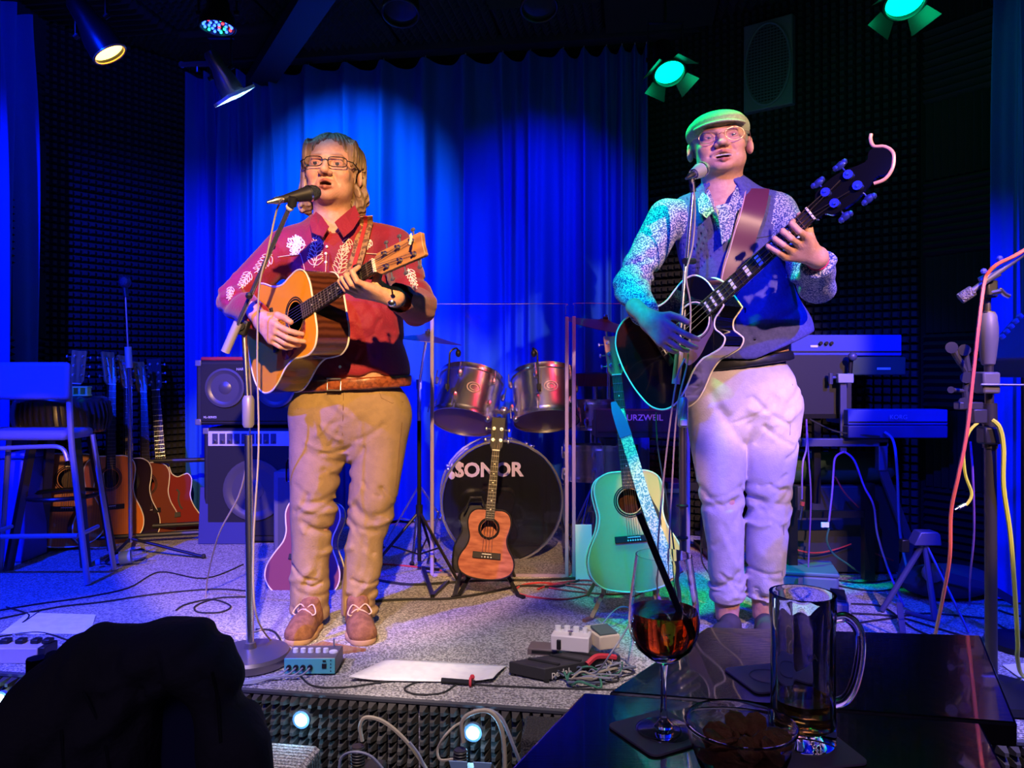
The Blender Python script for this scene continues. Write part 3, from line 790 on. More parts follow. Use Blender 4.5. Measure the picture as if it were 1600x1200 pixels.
    MB().box((bxs+.006,0,.011),(.003,w0*2.1,.005)).build('saddle', bone, r, smooth=0)
    for k in range(ns):
        y = (k/(ns-1)-.5); yb, yn = y*w0*2*.98, y*w1*2*.8
        ps = [(bxs-.006,yb,.010),(bxs+.006,yb,.0135),(nut,yn,.0115)]
        x, sd = sorted(tx)[min(len(tx)-1, int(abs(k-(ns-1)/2)))] if False else (hl*(.25+.28*min(tun-1, k if k < ns/2 else ns-1-k)), -1 if k < ns/2 else 1)
        ps.append(tuple(T @ V((x, sd*hw*.5, .012)))); MB().tube(ps, (.0007 if not scroll else .0015), 4).build('string', string_m if not fholes else nickel, r)
        if full and not scroll: MB().ell((bxs-.006,yb,.0115), .0034*s, n=8).build('bridge_pin', bone, r)
    if guard:
        pts = catmull([(.06,-.030,0),(.045,-.075,0),(.0,-.095,0),(-.06,-.120,0),(-.115,-.120,0),(-.12,-.085,0),(-.075,-.052,0),(-.05,-.035,0),(-.036,-.049,0),(-.01,-.062,0),(.03,-.052,0)],4,closed=True)
        MB().prism([(p.x*s,p.y*s) for p in pts], .0012, .0026).build('pickguard', guard, r)
    return r
def gframe(O, a, l):
    a = V(a).normalized(); l = V(l); l = (l-a*a.dot(l)).normalized(); return frame(O, a, l, a.cross(l))
# the flat-top in the hands of the man in red
GA = V((.68,-.70,.26)).normalized()
G1 = gframe(P(462,495,2.55), GA, (-.19,.17,.965)); G1n = V((G1[0][2],G1[1][2],G1[2][2]))
g1 = guitar('acoustic_guitar', 'orange-topped acoustic guitar held by the man in the red shirt', 'guitar', G1, s=.98, guard=tort, neck=.492, depth=.118)
MB().box((.40,0,.012),(.014,.062,.012)).box((.40,0,-.02),(.012,.02,.04)).build('capo', black, g1, bevel=.002)
MB().ribbon([(.645,.0,-.004),(.655,.018,-.006),(.650,.028,-.008)],.010,.002,(1,0,0)).build('headstock_ornament', cream, g1)
# the black acoustic bass in the hands of the man in the flat cap
B0 = P(1085,500,2.6); B1 = P(1268,334,2.3); BA = (B1-B0).normalized()
G2 = gframe(B0, BA, (-.409,.428,.806)); G2n = V((G2[0][2],G2[1][2],G2[2][2]))
g2 = guitar('acoustic_bass', 'black acoustic bass with cream binding held by the man in the flat cap', 'guitar', G2, top=blackgloss, side=blackgloss,
            half=OUT_D, cut=CUT_L, s=.93, depth=.115, neck=(B1-B0).length/.93, nw=.062, ns=4, hole=.056, hs=(.24,.097), tun=2, guard=mat('dark_pickguard',(.20,.12,.16),.12,coat=.5), scroll=True, blocks=True, frets=20, bx=-.17, hmat=blackgloss)
# sunburst dreadnought on a stand, with a patterned strap
a3 = V((-.075,.20,.97)).normalized()
G3 = gframe(P(984,783,3.02), a3, (-1,0,0)); G3 = frame(P(984,783,3.02), a3, V((-1,0,0))-a3*(-1)*a3.x, a3.cross((V((-1,0,0))+a3*a3.x)).normalized())
if G3[1][2] > 0: G3 = G3 @ Mx.Rotation(PI,4,'X')
g3 = guitar('acoustic_guitar', 'natural-topped acoustic guitar on a floor stand with a patterned strap', 'guitar', G3, top=spruce_pale, s=.93, neck=.545, guard=ebony, depth=.10, head=headwood)
strap_m = mat('woven_strap', (.75,.70,.45), .8, noise=(150,(.12,.30,.28),(.45,.55),1))
a3v = V((G3[0][0],G3[1][0],G3[2][0])); n3 = V((G3[0][2],G3[1][2],G3[2][2]))
def on3(px, py, off): 
    d = V(((px-800)/FP,1,-(py-HZ)/FP)); o = V((0,0,CZ)); c = V((G3[0][3],G3[1][3],G3[2][3]))+n3*off
    return o+d*((c-o).dot(n3)/d.dot(n3))
sp = thing('guitar_strap', 'teal and cream patterned strap hanging over the guitar on the floor stand', 'strap', tuple(on3(978,690,.03)))
MB().ribbon(catmull([on3(966,640,.03), on3(975,672,.035), on3(990,720,.034), on3(1006,775,.03), on3(1026,830,.022), on3(1042,870,.018), on3(1052,905,.02)],5),.046,.003,(1,0,0)).build('webbing', strap_m, sp, world=True, smooth=0)
MB().ribbon([on3(958,628,.028), on3(963,642,.034), on3(971,662,.038), on3(978,682,.037)],[.02,.038,.05,.05],.005,(1,0,0)).build('leather_end', mat('strap_leather',(.05,.10,.30),.5), sp, world=True)
# tenor ukulele
a4 = V((.085,.16,.98)).normalized(); l4 = V((-1,0,0)); l4 = (l4-a4*a4.dot(l4)).normalized(); G4 = frame(P(764,826,3.22), a4, l4, a4.cross(l4))
if G4[1][2] > 0: G4 = G4 @ Mx.Rotation(PI,4,'X')
g4 = guitar('ukulele', 'reddish flamed-wood ukulele standing before the bass drum', 'ukulele', G4, top=koa, side=koa, half=OUT_U, s=.98, depth=.07, neck=.335, nw=.040, ns=4, hole=.034, hs=(.15,.06), head=ebony, tun=2, bind=ebony, bx=-.112, frets=17)
# floor stands (A-frame) of the two front instruments
def a_stand(label, c, w_, h_, m, group=None):
    r = thing('instrument_stand', label, 'stand', tuple(c))
    for s in (-1,1):
        MB().ribbon([(s*w_*.35,.02,h_),(s*w_*.40,-.03,h_*.45),(s*w_*.62,-.10,.006),(s*w_*.75,-.13,.006)],.016,.012,(1,0,0)).build('leg', m, r)
        MB().cyl((s*w_*.35,.02,h_),(s*w_*.55,.20,.008),.008,n=8).build('leg', m, r)
        MB().tube(catmull([(s*w_*.37,.0,h_*.62),(s*w_*.40,-.06,h_*.5),(s*w_*.42,-.085,h_*.66)],4),.008,8).build('cradle_arm', m, r)
    MB().cyl((-w_*.35,.02,h_*.9),(w_*.35,.02,h_*.9),.008,n=8).build('cross_bar', m, r)
    return r
a_stand('small black stand under the ukulele', G(764,925)+V((0,.03,0)), .20, .16, blackm)
a_stand('low floor stand with copper-coloured legs under the acoustic guitar', G(980,958)+V((0,.02,0)), .24, .18, mat('copper_stand',(.45,.22,.10),.35,.5))
# instrument resting by the left singer's leg and its red-brown body against the blue panel
G5 = frame(P(484,838,3.35), V((.22,.25,.94)).normalized(), (V((-1,0,0))-V((.22,.25,.94)).normalized()*V((.22,.25,.94)).normalized().dot(V((-1,0,0)))).normalized(), V((0,0,0)))
a5 = V((.12,.22,.96)).normalized(); l5 = V((-1,0,0)); l5 = (l5-a5*a5.dot(l5)).normalized(); G5 = frame(P(486,822,3.4), a5, l5, a5.cross(l5))
if G5[1][2] > 0: G5 = G5 @ Mx.Rotation(PI,4,'X')
g5 = guitar('acoustic_guitar', 'reddish guitar leaning behind the legs of the man in the red shirt', 'guitar', G5, top=mat('rose_top',(.20,.055,.075),.3,coat=.3), half=OUT_C, s=.9, full=False, neck=.40)
c5 = thing('speaker_box', 'tall blue-lit box behind the legs of the man in the red shirt', 'box', tuple(G(460,868)))
MB().box((0.02,0,.22),(.22,.12,.44)).build('cabinet', mat('box_grey',(.10,.10,.16),.6), c5, bevel=.008); MB().box((.02,-.063,.23),(.17,.006,.36)).build('front_panel', mat('box_panel',(.06,.06,.10),.8), c5)
# ------------------------------------------------------------------ the row of guitars at the left
grp = None
def rack_guitar(px, py, Y, yaw, label, top, lean=.16, roll=0, half=OUT_D, cut=None, s=1, **k):
    a = V((math.sin(roll),lean*math.cos(yaw)*1.0,1)).normalized(); n = V((math.sin(yaw),-math.cos(yaw),.12)); n = (n-a*a.dot(n)).normalized(); l = n.cross(a)
    return guitar('guitar', label, 'guitar', frame(P(px,py,Y), a, l, n), top=top, half=half, cut=cut, s=s, full=False, **k)
gn, cat_ = 'guitar', 'guitar'
rack_guitar(108, 748, 4.10, .5, 'orange classical guitar seen between the legs of the bar chair', orange_top, half=OUT_C, s=1.02, neck=.50, roll=.0, depth=.09)
rack_guitar(172, 748, 4.23, 1.02, 'amber guitar behind the ribbed stool, second in the row', orange_top, s=1.0, neck=.52, roll=-.03, side=mahog)
rack_guitar(200, 752, 4.35, 1.08, 'dark blue-black guitar with pale binding in the middle of the row', dark_top, s=1.02, neck=.52, roll=-.04, side=dark_top)
rack_guitar(228, 757, 4.47, .95, 'brown guitar second from the right end of the row', brown_top, s=1.0, neck=.54, roll=-.08, side=brown_top)
rack_guitar(254, 762, 4.60, .40, 'red archtop guitar with cutaway and f-holes at the right end of the row', red_top, half=OUT_D, cut=CUT_L, s=1.1, neck=.54, roll=-.14, hole=0, fholes=True, side=mat('red_side',(.18,.01,.01),.2), head=ebony)
rk = thing('guitar_rack', 'low black rack holding the row of guitars', 'rack', tuple(G(196,844)))
for y0, z0 in ((-.12,.05),(.16,.05),(.22,.42)):
    MB().cyl((-.38,y0-.15,z0),(.52,y0+.12,z0),.013,n=8).build('rail', black, rk)
for x in (-.38,.52):
    MB().tube([(x,-.15+(.0 if x<0 else .26),.0),(x,.10+(.0 if x<0 else .26),.03),(x,.20,.42)],.013,8).build('end_frame', black, rk)
# ------------------------------------------------------------------ microphones and stands
def mic(root, tip, d, blackbody=True, L=.165, parent=True, grille=None, body=None):
    d = V(d).normalized(); u = d.orthogonal().normalized(); M = frame(tip, u, d.cross(u), -d)       # z runs from the grille to the tail
    MB().lathe([(0,0),(.012,.002),(.020,.010),(.0245,.022),(.0255,.034)], n=20).xf(M).build('grille', grille or mat('mic_grille',(.05,.055,.06),.45,.8,bump=(300,.8)), root, world=True)
    MB().lathe([(.0262,.034),(.0262,.041)], n=20).xf(M).build('ring', chrome, root, world=True)
    MB().lathe([(.0245,.041),(.022,.055),(.0175,.085),(.0125,L-.01),(.0118,L)], n=20).xf(M).build('handle', body or black, root, world=True)
    MB().lathe([(.0115,L),(.0115,L+.022),(.008,L+.03),(.004,L+.05)], n=14).xf(M).build('plug', steel, root, world=True)
# left singer: boom stand on a round base
base1 = G(391,1037); s1 = thing('microphone_stand', 'chrome microphone stand on a round base in front of the man in the red shirt', 'stand', tuple(base1))
top1 = P(381,512,base1.y+.03)
MB().lathe([(.105,0),(.125,.006),(.128,.030),(.122,.040),(.05,.048),(.02,.052),(.018,.07),(0,.07)], n=40).build('base', mat('stand_base',(.28,.24,.22),.35,.7), s1)
MB().cyl(base1+V((0,0,.05)), P(388,680,base1.y+.02), .0125, n=14).build('lower_tube', chrome, s1, world=True)
MB().lathe([(.014,0),(.019,.01),(.0195,.09),(.016,.10),(.013,.105)], c=P(388,668,base1.y+.02)-V((0,0,.0)), n=16).build('clutch', mat('clutch_grey',(.30,.28,.27),.4,.3), s1, world=True)
MB().cyl(P(388,640,base1.y+.02), top1, .009, n=12).build('upper_tube', chrome, s1, world=True)
MB().box(top1+V((0,-.012,0)), (.036,.03,.05), Mx.Rotation(.3,3,'Y')).build('boom_joint', black, s1, world=True, bevel=.004)
MB().cyl(top1+V((.0,-.035,.004)), top1+V((0,-.01,.004)), .014, n=12).build('wing_knob', black, s1, world=True)
bt = P(352,550,2.50); be = P(452,325,2.36)
MB().cyl(P(368,515,2.49), be, .0075, n=12).build('boom', mat('boom_tube',(.35,.35,.40),.25,.9), s1, world=True)
MB().cyl(bt, P(372,504,2.49), .0145, n=14).build('counterweight', mat('weight_grey',(.42,.38,.36),.4,.3), s1, world=True)
for px, py in ((389,462),(425,385)): MB().ell(P(px,py,2.42),.012,n=8).build('cable_clip', black, s1, world=True)
m1 = thing('microphone', 'black vocal microphone at the mouth of the man in the red shirt', 'microphone', tuple(P(470,305,2.35)))
mic(m1, P(500,299,2.43), (P(500,299,2.43)-P(443,311,2.36)), L=.128)
MB().cyl(P(458,308,2.34), P(456,322,2.35), .014, n=12).build('clip', black, m1, world=True); MB().ell(P(453,324,2.355),.013,n=12).build('clip_joint', mat('clip_grey',(.6,.55,.6),.4), m1, world=True)
# right singer
base2 = G(1068,1012); s2 = thing('microphone_stand', 'microphone stand in front of the man in the flat cap, its base behind the table', 'stand', tuple(base2))
MB().lathe([(.105,0),(.125,.006),(.125,.022),(.05,.03),(.018,.04),(0,.04)], n=36).build('base', black, s2)
Yb = base2.y
MB().cyl(base2+V((0,0,.03)), P(1066,620,Yb), .0125, n=14).build('lower_tube', mat('stand_tube',(.16,.15,.14),.3,.8), s2, world=True)
MB().lathe([(.013,0),(.018,.008),(.0185,.095),(.013,.105)], c=P(1067,668,Yb), n=16).build('clutch', mat('clutch_grey',(.30,.28,.27),.4,.3), s2, world=True)
MB().cyl(P(1067,625,Yb), P(1070,440,Yb), .0085, n=12).build('upper_tube', chrome, s2, world=True)
MB().tube([P(1068,470,Yb), P(1074,400,Yb-.02), P(1083,295,Yb-.03)], .0075, 12).build('boom', chrome, s2, world=True)
MB().cyl(P(1056,600,Yb-.03), P(1062,545,Yb-.03), .0145, n=14).build('counterweight', mat('weight_grey',(.42,.38,.36),.4,.3), s2, world=True)
MB().cyl(P(1060,560,Yb-.03), P(1072,405,Yb-.03), .006, n=10).build('boom_tail', chrome, s2, world=True)
MB().cyl(P(1070,408,Yb-.06), P(1084,408,Yb-.02), .011, n=10).build('knob', black, s2, world=True)
MB().ribbon([P(1063,660,Yb-.015),P(1072,660,Yb-.015)],.02,.03,(0,0,1)).build('tape_band', bone, s2, world=True)
for py in (790,840): MB().tube([P(1066,py,Yb)+V((.016*math.cos(a),.016*math.sin(a),0)) for a in [k*PI/6 for k in range(12)]],.005,6,closed=True).build('cable_clip', black, s2, world=True)
m2 = thing('microphone', 'grey vocal microphone at the mouth of the man in the flat cap', 'microphone', tuple(P(1085,272,2.50)))
mic(m2, P(1103,261,2.54), P(1103,261,2.54)-P(1074,278,2.46), L=.085, grille=mat('mic_pale_grille',(.42,.42,.40),.35,.8,bump=(300,.8)), body=mat('mic_grey_body',(.5,.48,.45),.4,.5))
MB().cyl(P(1080,277,2.48), P(1083,300,2.48), .010, n=10).build('clip', black, m2, world=True)
# microphone without a player at the back left
b3 = G(204,872); s3 = thing('microphone_stand', 'slim tripod microphone stand among the guitars at the left', 'stand', tuple(b3))
MB().cyl(b3+V((0,0,.08)), P(202,562,b3.y), .010, n=10).build('lower_tube', mat('boom_tube',(.35,.35,.40),.25,.9), s3, world=True)
MB().cyl(P(202,575,b3.y), P(200,542,b3.y), .017, n=12).build('clutch', mat('clutch_tan',(.55,.47,.36),.4,.3), s3, world=True)
MB().cyl(P(200,548,b3.y), P(196,462,b3.y), .0055, n=8).build('upper_tube', steel, s3, world=True)
MB().cyl(P(192,569,b3.y), P(200,567,b3.y), .008, n=8).build('wing_knob', steel, s3, world=True)
for tgt in (G(318,873), G(165,882), G(215,838)): MB().cyl(b3+V((0,0,.10)), tgt+V((0,0,.010)), .008, n=8).build('leg', blackm, s3, world=True); 
MB().ell(G(318,873)+V((0,0,.013)),.013,n=8).build('rubber_foot', rubber, s3, world=True)
m3 = thing('microphone', 'round-headed dark microphone on the slim stand at the left', 'microphone', tuple(P(195,452,b3.y)))
MB().ell(P(195,441,b3.y),(.030,.030,.032),n=16).build('grille', mat('mic_dark_grille',(.06,.06,.10),.4,.7,bump=(200,.6)), m3, world=True); MB().cyl(P(195,447,b3.y),P(197,464,b3.y),.013,n=12).build('handle', black, m3, world=True)
# ------------------------------------------------------------------ people
skin = mat('skin', (.62,.34,.235), .45, attr=True, noise=(60,(.55,.27,.19),(.4,.65),4), bump=(350,.25))
sclera = mat('eye_white', (.42,.38,.37), .25); iris_m = mat('iris', (.05,.05,.06), .15); tooth = mat('teeth', (.45,.40,.33), .3)
lensm = thin_clear('spectacle_lens', (.90,.90,1)); [setattr(n_.inputs['IOR'], 'default_value', 1.06) for n_ in lensm.node_tree.nodes if n_.type == 'FRESNEL']; [setattr(n_.inputs['Roughness'], 'default_value', .2) for n_ in lensm.node_tree.nodes if n_.type == 'BSDF_GLOSSY']
CAMP = V((0,0,CZ))
def proj(px, py, bvhs, off=.004, default=2.8):
    d = V(((px-800)/FP,1,-(py-HZ)/FP)).normalized(); best = None
    for b in bvhs:
        h = b.ray_cast(CAMP, d)
        if h[0] is not None and (best is None or h[3] < best[3]): best = h
    if best is None: return P(px, py, default)
    n = best[1]
    if n.dot(d) > 0: n = -n
    return best[0]+n*off
def motif(cx, cy, ang, L, n, w_, rnd):                # scrolling leaf embroidery, in pixels of the shirt front
    ca, sa = math.cos(ang), math.sin(ang); out = []
    def q(x, y): return (cx+ca*x-sa*y, cy+sa*x+ca*y)
    out.append([q(L*t, w_*.18*math.sin(t*6)) for t in [k/10 for k in range(11)]])
    for k in range(n):
        x0 = L*(.08+.85*k/n); ll = w_*(1-.5*k/n)
        for s in (-1,1):
            pts = []
            for i in range(11):
                t = i/10; r = ll*math.sin(PI*t)*.42; a = .95*t
                x = ll*t*math.cos(.7)+r*.35*math.cos(PI*t); y = s*(ll*t*math.sin(.95)+0)
                pts.append((x0+x+(ll*.28*math.sin(PI*t) if True else 0), y))
            out.append([q(*p) for p in pts])
            pts2 = [(x0+ll*t*math.cos(.9)-ll*.22*math.sin(PI*t), s*ll*t*math.sin(.95)) for t in [i/8 for i in range(9)]]
            out.append([q(*p) for p in pts2])
    return out
def stitch(name, curves, bvhs, m, parent, r=.0016, off=.002, label=None):
    mb = MB()
    for c in curves: mb.tube([proj(x, y, bvhs, off) for x, y in c], r, 4)
    o = mb.build(name, m, parent, world=True); o['kind'] = 'stuff'
    if label: o['label'] = label
    return o
def headM(o, yaw, pitch, roll, s): return Mx.Translation(o) @ Mx.Rotation(yaw,4,'Z') @ Mx.Rotation(roll,4,'Y') @ Mx.Rotation(pitch,4,'X') @ (Mx.Diagonal((*s,1)) if isinstance(s, tuple) else Mx.Scale(s,4))
def sdf_local(f, lo, hi, vx, M):
    v, q = sdf_mesh(f, lo, hi, vx); A_ = np.array(M, np.float32); return v@A_[:3,:3].T+A_[:3,3], q
def eyes(root, M, iris=iris_m, look=(0,0)):
    for s in (-1,1):
        c = M @ V((s*.031,-.0768,.0005)); sc = M.to_scale()[2]*1.04
        e = MB().ell(c, .0112*sc, n=16).build('eye', sclera, root, world=True)
        d = (M.to_3x3() @ V((look[0],-1,look[1]))).normalized(); u = d.orthogonal().normalized()
        MB().lathe([(0,.0116*sc),(.0062*sc,.0103*sc)], n=14, M=frame((0,0,0),u,d.cross(u),d).to_3x3(), c=c).build('iris', iris, e, world=True)
def fretting(GM, xs, wrist, w0=.026, thumbx=.0, s=1.0, rr=.0088):
    fs = []; pal = []
    R3 = GM.to_3x3(); O = GM.translation
    def L(p): return O+R3 @ V(p)
    wl_ = R3.inverted() @ (V(wrist)-O)
    for i, x in enumerate(xs):
        l = (1,1.08,1.02,.86)[i]*s
        kn = L((x, -w0-.020, .004-.004*i)); tipv = (.006,-.004,-.012,-.016)[i]
        pts = [kn, L((x+.004, -w0-.010, .036*l)), L((x+.004-.003*i, -w0*.35+.004, .047*l)), L((x+.002-.004*i, tipv+.008, .020))]
        fs.append(chain(pts, [rr*1.15*s, rr*1.05*s, rr*.98*s, rr*.80*s])); pal.append(cap(V(wrist), kn, .021*s, .0125*s))
    mid = (xs[0]+xs[-1])/2
    th = chain([V(wrist)*.55+L((xs[0]+.0,-w0,-.02))*.45, L((xs[0]+thumbx,-w0-.004,-.034)), L((xs[0]+.012+thumbx,-.004,-.040)), L((xs[0]+.016+thumbx,w0+.006,-.018))], [.016*s,.0135*s,.0118*s,.0095*s])
    def f(X):
        d = union(pal, .016)(X); d = smin(d, th(X), .012)
        for g in fs: d = smin(d, g(X), .0045)
        return d
    return f
def shoe(root, heel, toe, ankle_r, m, sole_m, lace=None, name='shoe', low=False):
    heel = V(heel); toe = V(toe); d = toe-heel; d.z = 0; L = d.length; d.normalize(); sd = V((-d.y,d.x,0)); z = V((0,0,1)); z0 = heel.z
    def q(x,y,h): return heel+d*x*L+sd*y+z*h
    lk = .62 if low else 1
    fs = [cap(q(.10,0,.050*lk), q(.55,0,.042*lk), .037*(.4+.6*lk), .042*(.4+.6*lk)), cap(q(.55,0,.036*lk), q(.80,.004,.030*lk), .043*(.4+.6*lk), .042*(.4+.6*lk)), elp(q(.82,.004,.030*lk),(.043,.043,.028*lk)), cap(q(.12,0,.05*lk), q(.16,0,.034 if low else .105), .034 if low else .040, .034 if low else .042)]
    up = lambda X: smax(union(fs,.03)(X), -(X[:,2]-z0-.014), .004)
    fp = union([cap(q(.10,0,.01), q(.60,0,.01), .039, .047), cap(q(.60,0,.01), q(.84,.004,.01), .047, .044)], .02)
    so = lambda X: smax(fp(X)-.003, np.abs(X[:,2]-z0-.011)-.011, .004)
    lo = [min(heel[i],toe[i])-.09 for i in range(2)]+[z0-.02]; hi = [max(heel[i],toe[i])+.09 for i in range(2)]+[z0+.16]
    o = sdf_obj(name, sdf_mesh(up, lo, hi, .005), m, root)
    sdf_obj('sole', sdf_mesh(so, lo, hi, .005), sole_m, o)
    if lace:
        for k in range(4):
            x = .42+.09*k; h = .094-.017*k
            MB().tube(catmull([q(x,-.028,h-.012),q(x+.02,-.010,h+.0),q(x+.05,.012,h-.004),q(x+.06,.028,h-.016)],4),.0026,6).build('lace', lace, o, world=True)
        for s in (-1,1): MB().tube(catmull([q(.40,0,.094),q(.38,s*.024,.108),q(.49,s*.042,.084),q(.51,s*.022,.078),q(.42,0,.094)],5),.0026,6).build('lace', lace, o, world=True)
    return o
# ================= the man in the red shirt
pr = thing('person', 'man with long hair, glasses, embroidered red shirt and tan trousers playing guitar', 'person', tuple(G(520,984)))
HM = headM(P(519,268,2.84), .03, -.05, .03, (1.27,1.17,1.14))
hf = head_field(mouth=.35, jaw=1.10)
hv = sdf_local(hf, (-.11,-.14,-.25), (.11,.13,.13), .0026, HM)
W1 = P(408,499,2.51); fx1 = P(452,534,2.46)-W1; n_ = V(G1n); fy1 = (V((.25,0,1))-n_*V((.25,0,1)).dot(n_)); 
fx1 = (fx1-n_*fx1.dot(n_)*.7).normalized(); fz1 = fx1.cross(fy1).normalized(); fz1 = fz1 if fz1.dot(n_) > 0 else -fz1; fy1 = (fy1-fx1*fy1.dot(fx1)).normalized()
h1 = hand_field(W1, fx1, fy1, fz1, [(.35,.45,.3),(.45,.5,.35),(.55,.55,.4),(.6,.6,.4)], [(.75,.62,-.15),(.93,.25,-.25),(.95,.0,-.3)], s=1.02)
def bbox(c, r): return [c[i]-r for i in range(3)], [c[i]+r for i in range(3)]
def hand_mesh(f, c, r=.16, vx=.003):
    lo, hi = bbox(c, r); return sdf_mesh(f, lo, hi, vx)
h1v = hand_mesh(h1, W1+fx1*.06)
WL = P(616,464,2.31)
h2 = fretting(G1, (.425,.400,.376,.354), WL, w0=.022)
h2f = lambda X: smin(h2(X), cap(WL, WL+(P(648,480,2.62)-WL).normalized()*.08, .024, .030)(X), .02)
h2v = hand_mesh(h2f, WL+V((-.04,0,.01)))
SR, ER = P(444,388,2.87), P(366,470,2.72); SL_, EL_ = P(617,386,2.89), P(652,480,2.62)
shR = chain([SR, ER, W1+(ER-W1).normalized()*.035], [.070,.060,.046]); shL = chain([SL_, EL_, WL+(EL_-WL).normalized()*.015], [.072,.064,.044])
cutR = (W1-ER).normalized(); cutL = (WL-EL_).normalized(); cR = W1+(ER-W1).normalized()*.040; cL = WL+(EL_-WL).normalized()*.026
def plane(X, c, n): return (X-np.array(c,np.float32))@np.array(n,np.float32)
tor = union([elp(P(530,425,2.90),(.195,.118,.20)), elp(P(553,510,2.87),(.188,.142,.19)), elp(P(560,580,2.87),(.192,.142,.14)),
             cap(P(470,378,2.90),P(592,377,2.91),.064), cap(P(520,352,2.90),P(520,400,2.89),.072,.11)], .07)
def crease_set(cx, cz, sx, sz, n, L, w_, amp, tilt, seed):
    rr = random.Random(seed); out = []
    for k in range(n):
        x, z = rr.gauss(cx, sx), rr.gauss(cz, sz); a = tilt*(1 if rr.random() < .5 else -1)+rr.gauss(0,.3); l = L*rr.uniform(.5,1.2)
        dx, dz = math.cos(a)*l/2, math.sin(a)*l/2; out.append((x-dx, z-dz, x+dx, z+dz, w_*rr.uniform(.6,1.4), amp*rr.uniform(.4,1.2)*(1 if rr.random() < .72 else -.7)))
    return out
def creases(X, L):
    d = np.zeros(len(X), np.float32); x, z = X[:,0], X[:,2]
    for x0, z0, x1, z1, w_, am in L:
        ex, ez = x1-x0, z1-z0; q = ex*ex+ez*ez; t = ((x-x0)*ex+(z-z0)*ez)/q; tc = np.clip(t,0,1)
        rx, rz = x-x0-tc*ex, z-z0-tc*ez+.010*np.sin(3*tc); d += am*np.exp(-(rx*rx+rz*rz)/(w_*w_))
    return d
def folds(X, c, d, fr, amp, sp, ph=0):
    c = np.array(c,np.float32); d = np.array(V(d).normalized(),np.float32); q = X-c
    s = q@d; return amp*(.55-np.abs(np.sin(fr*.5*s+ph+1.9*np.sin(9*(q[:,0]-q[:,2])+ph)+1.6*hashn(X,11,ph))))*np.exp(-(q*q).sum(1)/(sp*sp))
HEM = 1.20
CS1 = crease_set(-.52,1.33,.08,.08,14,.18,.012,.008,1.1,21)+crease_set(-1.0,1.50,.04,.05,10,.10,.009,.007,.6,22)+crease_set(-.36,1.5,.04,.06,12,.10,.010,.008,.5,23)+crease_set(-.70,1.62,.06,.05,8,.12,.010,.005,.9,24)
def shirt1(X):
    a = smax(shR(X)+folds(X,ER,(.3,.3,-1),75,.008,.15), plane(X,cR,cutR), .006)
    b = smax(shL(X)+folds(X,EL_,(-.5,.3,-1),70,.009,.16,2), plane(X,cL,cutL), .006)
    t = tor(X)+folds(X,P(600,500,2.74),(.5,0,-1),42,.007,.20,1)+folds(X,P(520,560,2.72),(1,0,.2),60,.006,.14,3)+folds(X,P(640,400,2.8),(.8,0,-.5),60,.006,.10,3)
    d = smin(smin(t, a, .045), b, .045)+creases(X, CS1)
    d = smax(d, HEM+.012*np.sin(X[:,0]*22)+.006*np.sin(X[:,0]*61)-X[:,2], .018)
    return smax(d, -neck1(X), .008)
neck1 = cap(P(520,300,2.83), P(521,352,2.79), .060, .030)
red_m = mat('red_shirt_cloth', (.27,.006,.028), .7, noise=(9,(.20,.004,.022),(.4,.7)), bump=(120,.25), sheen=.2)
s1v = sdf_mesh(shirt1, (-1.20,2.35,1.10), (-.16,3.12,1.85), .0055)
shirt = sdf_obj('shirt', s1v, red_m, pr)
bsh = [bvh_of(*s1v)]
body_lo = lambda X: smin(smin(tor(X)+.02, chain([SR,ER,W1],[.05,.042,.024])(X), .03), chain([SL_,EL_,WL],[.05,.042,.024])(X), .03)
legs_b = []
HR, KR, AR = P(499,655,2.88), P(490,785,2.83), P(484,948,2.86)
HLf, KL, AL = P(594,655,2.88), P(583,775,2.84), P(561,948,2.86)
legf = union([chain([HR,KR,AR],[.09,.065,.045]), chain([HLf,KL,AL],[.09,.065,.045]), elp(P(547,625,2.88),(.17,.12,.12))], .05)
def body1(X): return smin(body_lo(X), legf(X), .05)
b1v = sdf_mesh(body1, (-1.15,2.3,.30), (-.2,3.1,1.75), .016)
MI = np.array(HM.inverted(), np.float32)
def tint1(X):
    L_ = X@MI[:3,:3].T+MI[:3,3]; c = np.ones((len(X),3)); m = (np.abs(L_) < .16).all(1)
    c[m] = head_tint(L_[m], stubble=.75, mouth=.35); return c
bo = sdf_obj('body', [b1v, hv, h1v, h2v], skin, pr, tint=tint1)
eyes(pr, HM, look=(-.1,-.22))
# hair
hair_m = mat('brown_hair', (.13,.075,.04), .42, noise=(60,(.34,.22,.12),(.35,.7),3,(1,1,.12)), bump=(130,.5,(1,1,.10)))
def hair1(X):
    x, y, z = X[:,0], X[:,1], X[:,2]; sx = np.abs(x)
    d = elp((0,.026,.046),(.083,.100,.086))(X)
    for s in (-1,1):
        d = smin(d, elp((s*.073,.030,-.012),(.021,.050,.085))(X), .02)
        d = smin(d, elp((s*.078,.038,-.088),(.022,.040,.048))(X), .02)
        d = smin(d, elp((s*.066,-.030,.045),(.014,.030,.050))(X), .016)
    d = smin(d, elp((0,.080,-.05),(.066,.042,.10))(X), .03)
    fa = elp((0,-.100,-.008),(.064,.088,.097))(X); d = smax(d, -fa, .010)
    d = smax(d, -elp((.085,.004,-.022),(.03,.024,.036))(X), .006)
    ang = np.arctan2(y-.02, sx+.02); wv = np.exp(-np.clip(z+.06,0,1)*60)
    st = .0016*np.sin(46*ang+1.5*np.sin(18*z))+.0010*np.sin(97*ang+2+2*np.sin(14*z))+wv*.004*np.sin(90*z+8*ang+4*x*40)*(z < -.03)
    return d+st-.006*np.exp(-(x/.012)**2)*0+.004*np.exp(-(x/.007)**2)*(z > .07)
hr = sdf_obj('hair', sdf_local(hair1, (-.125,-.12,-.16), (.125,.15,.15), .0026, HM), hair_m, pr)
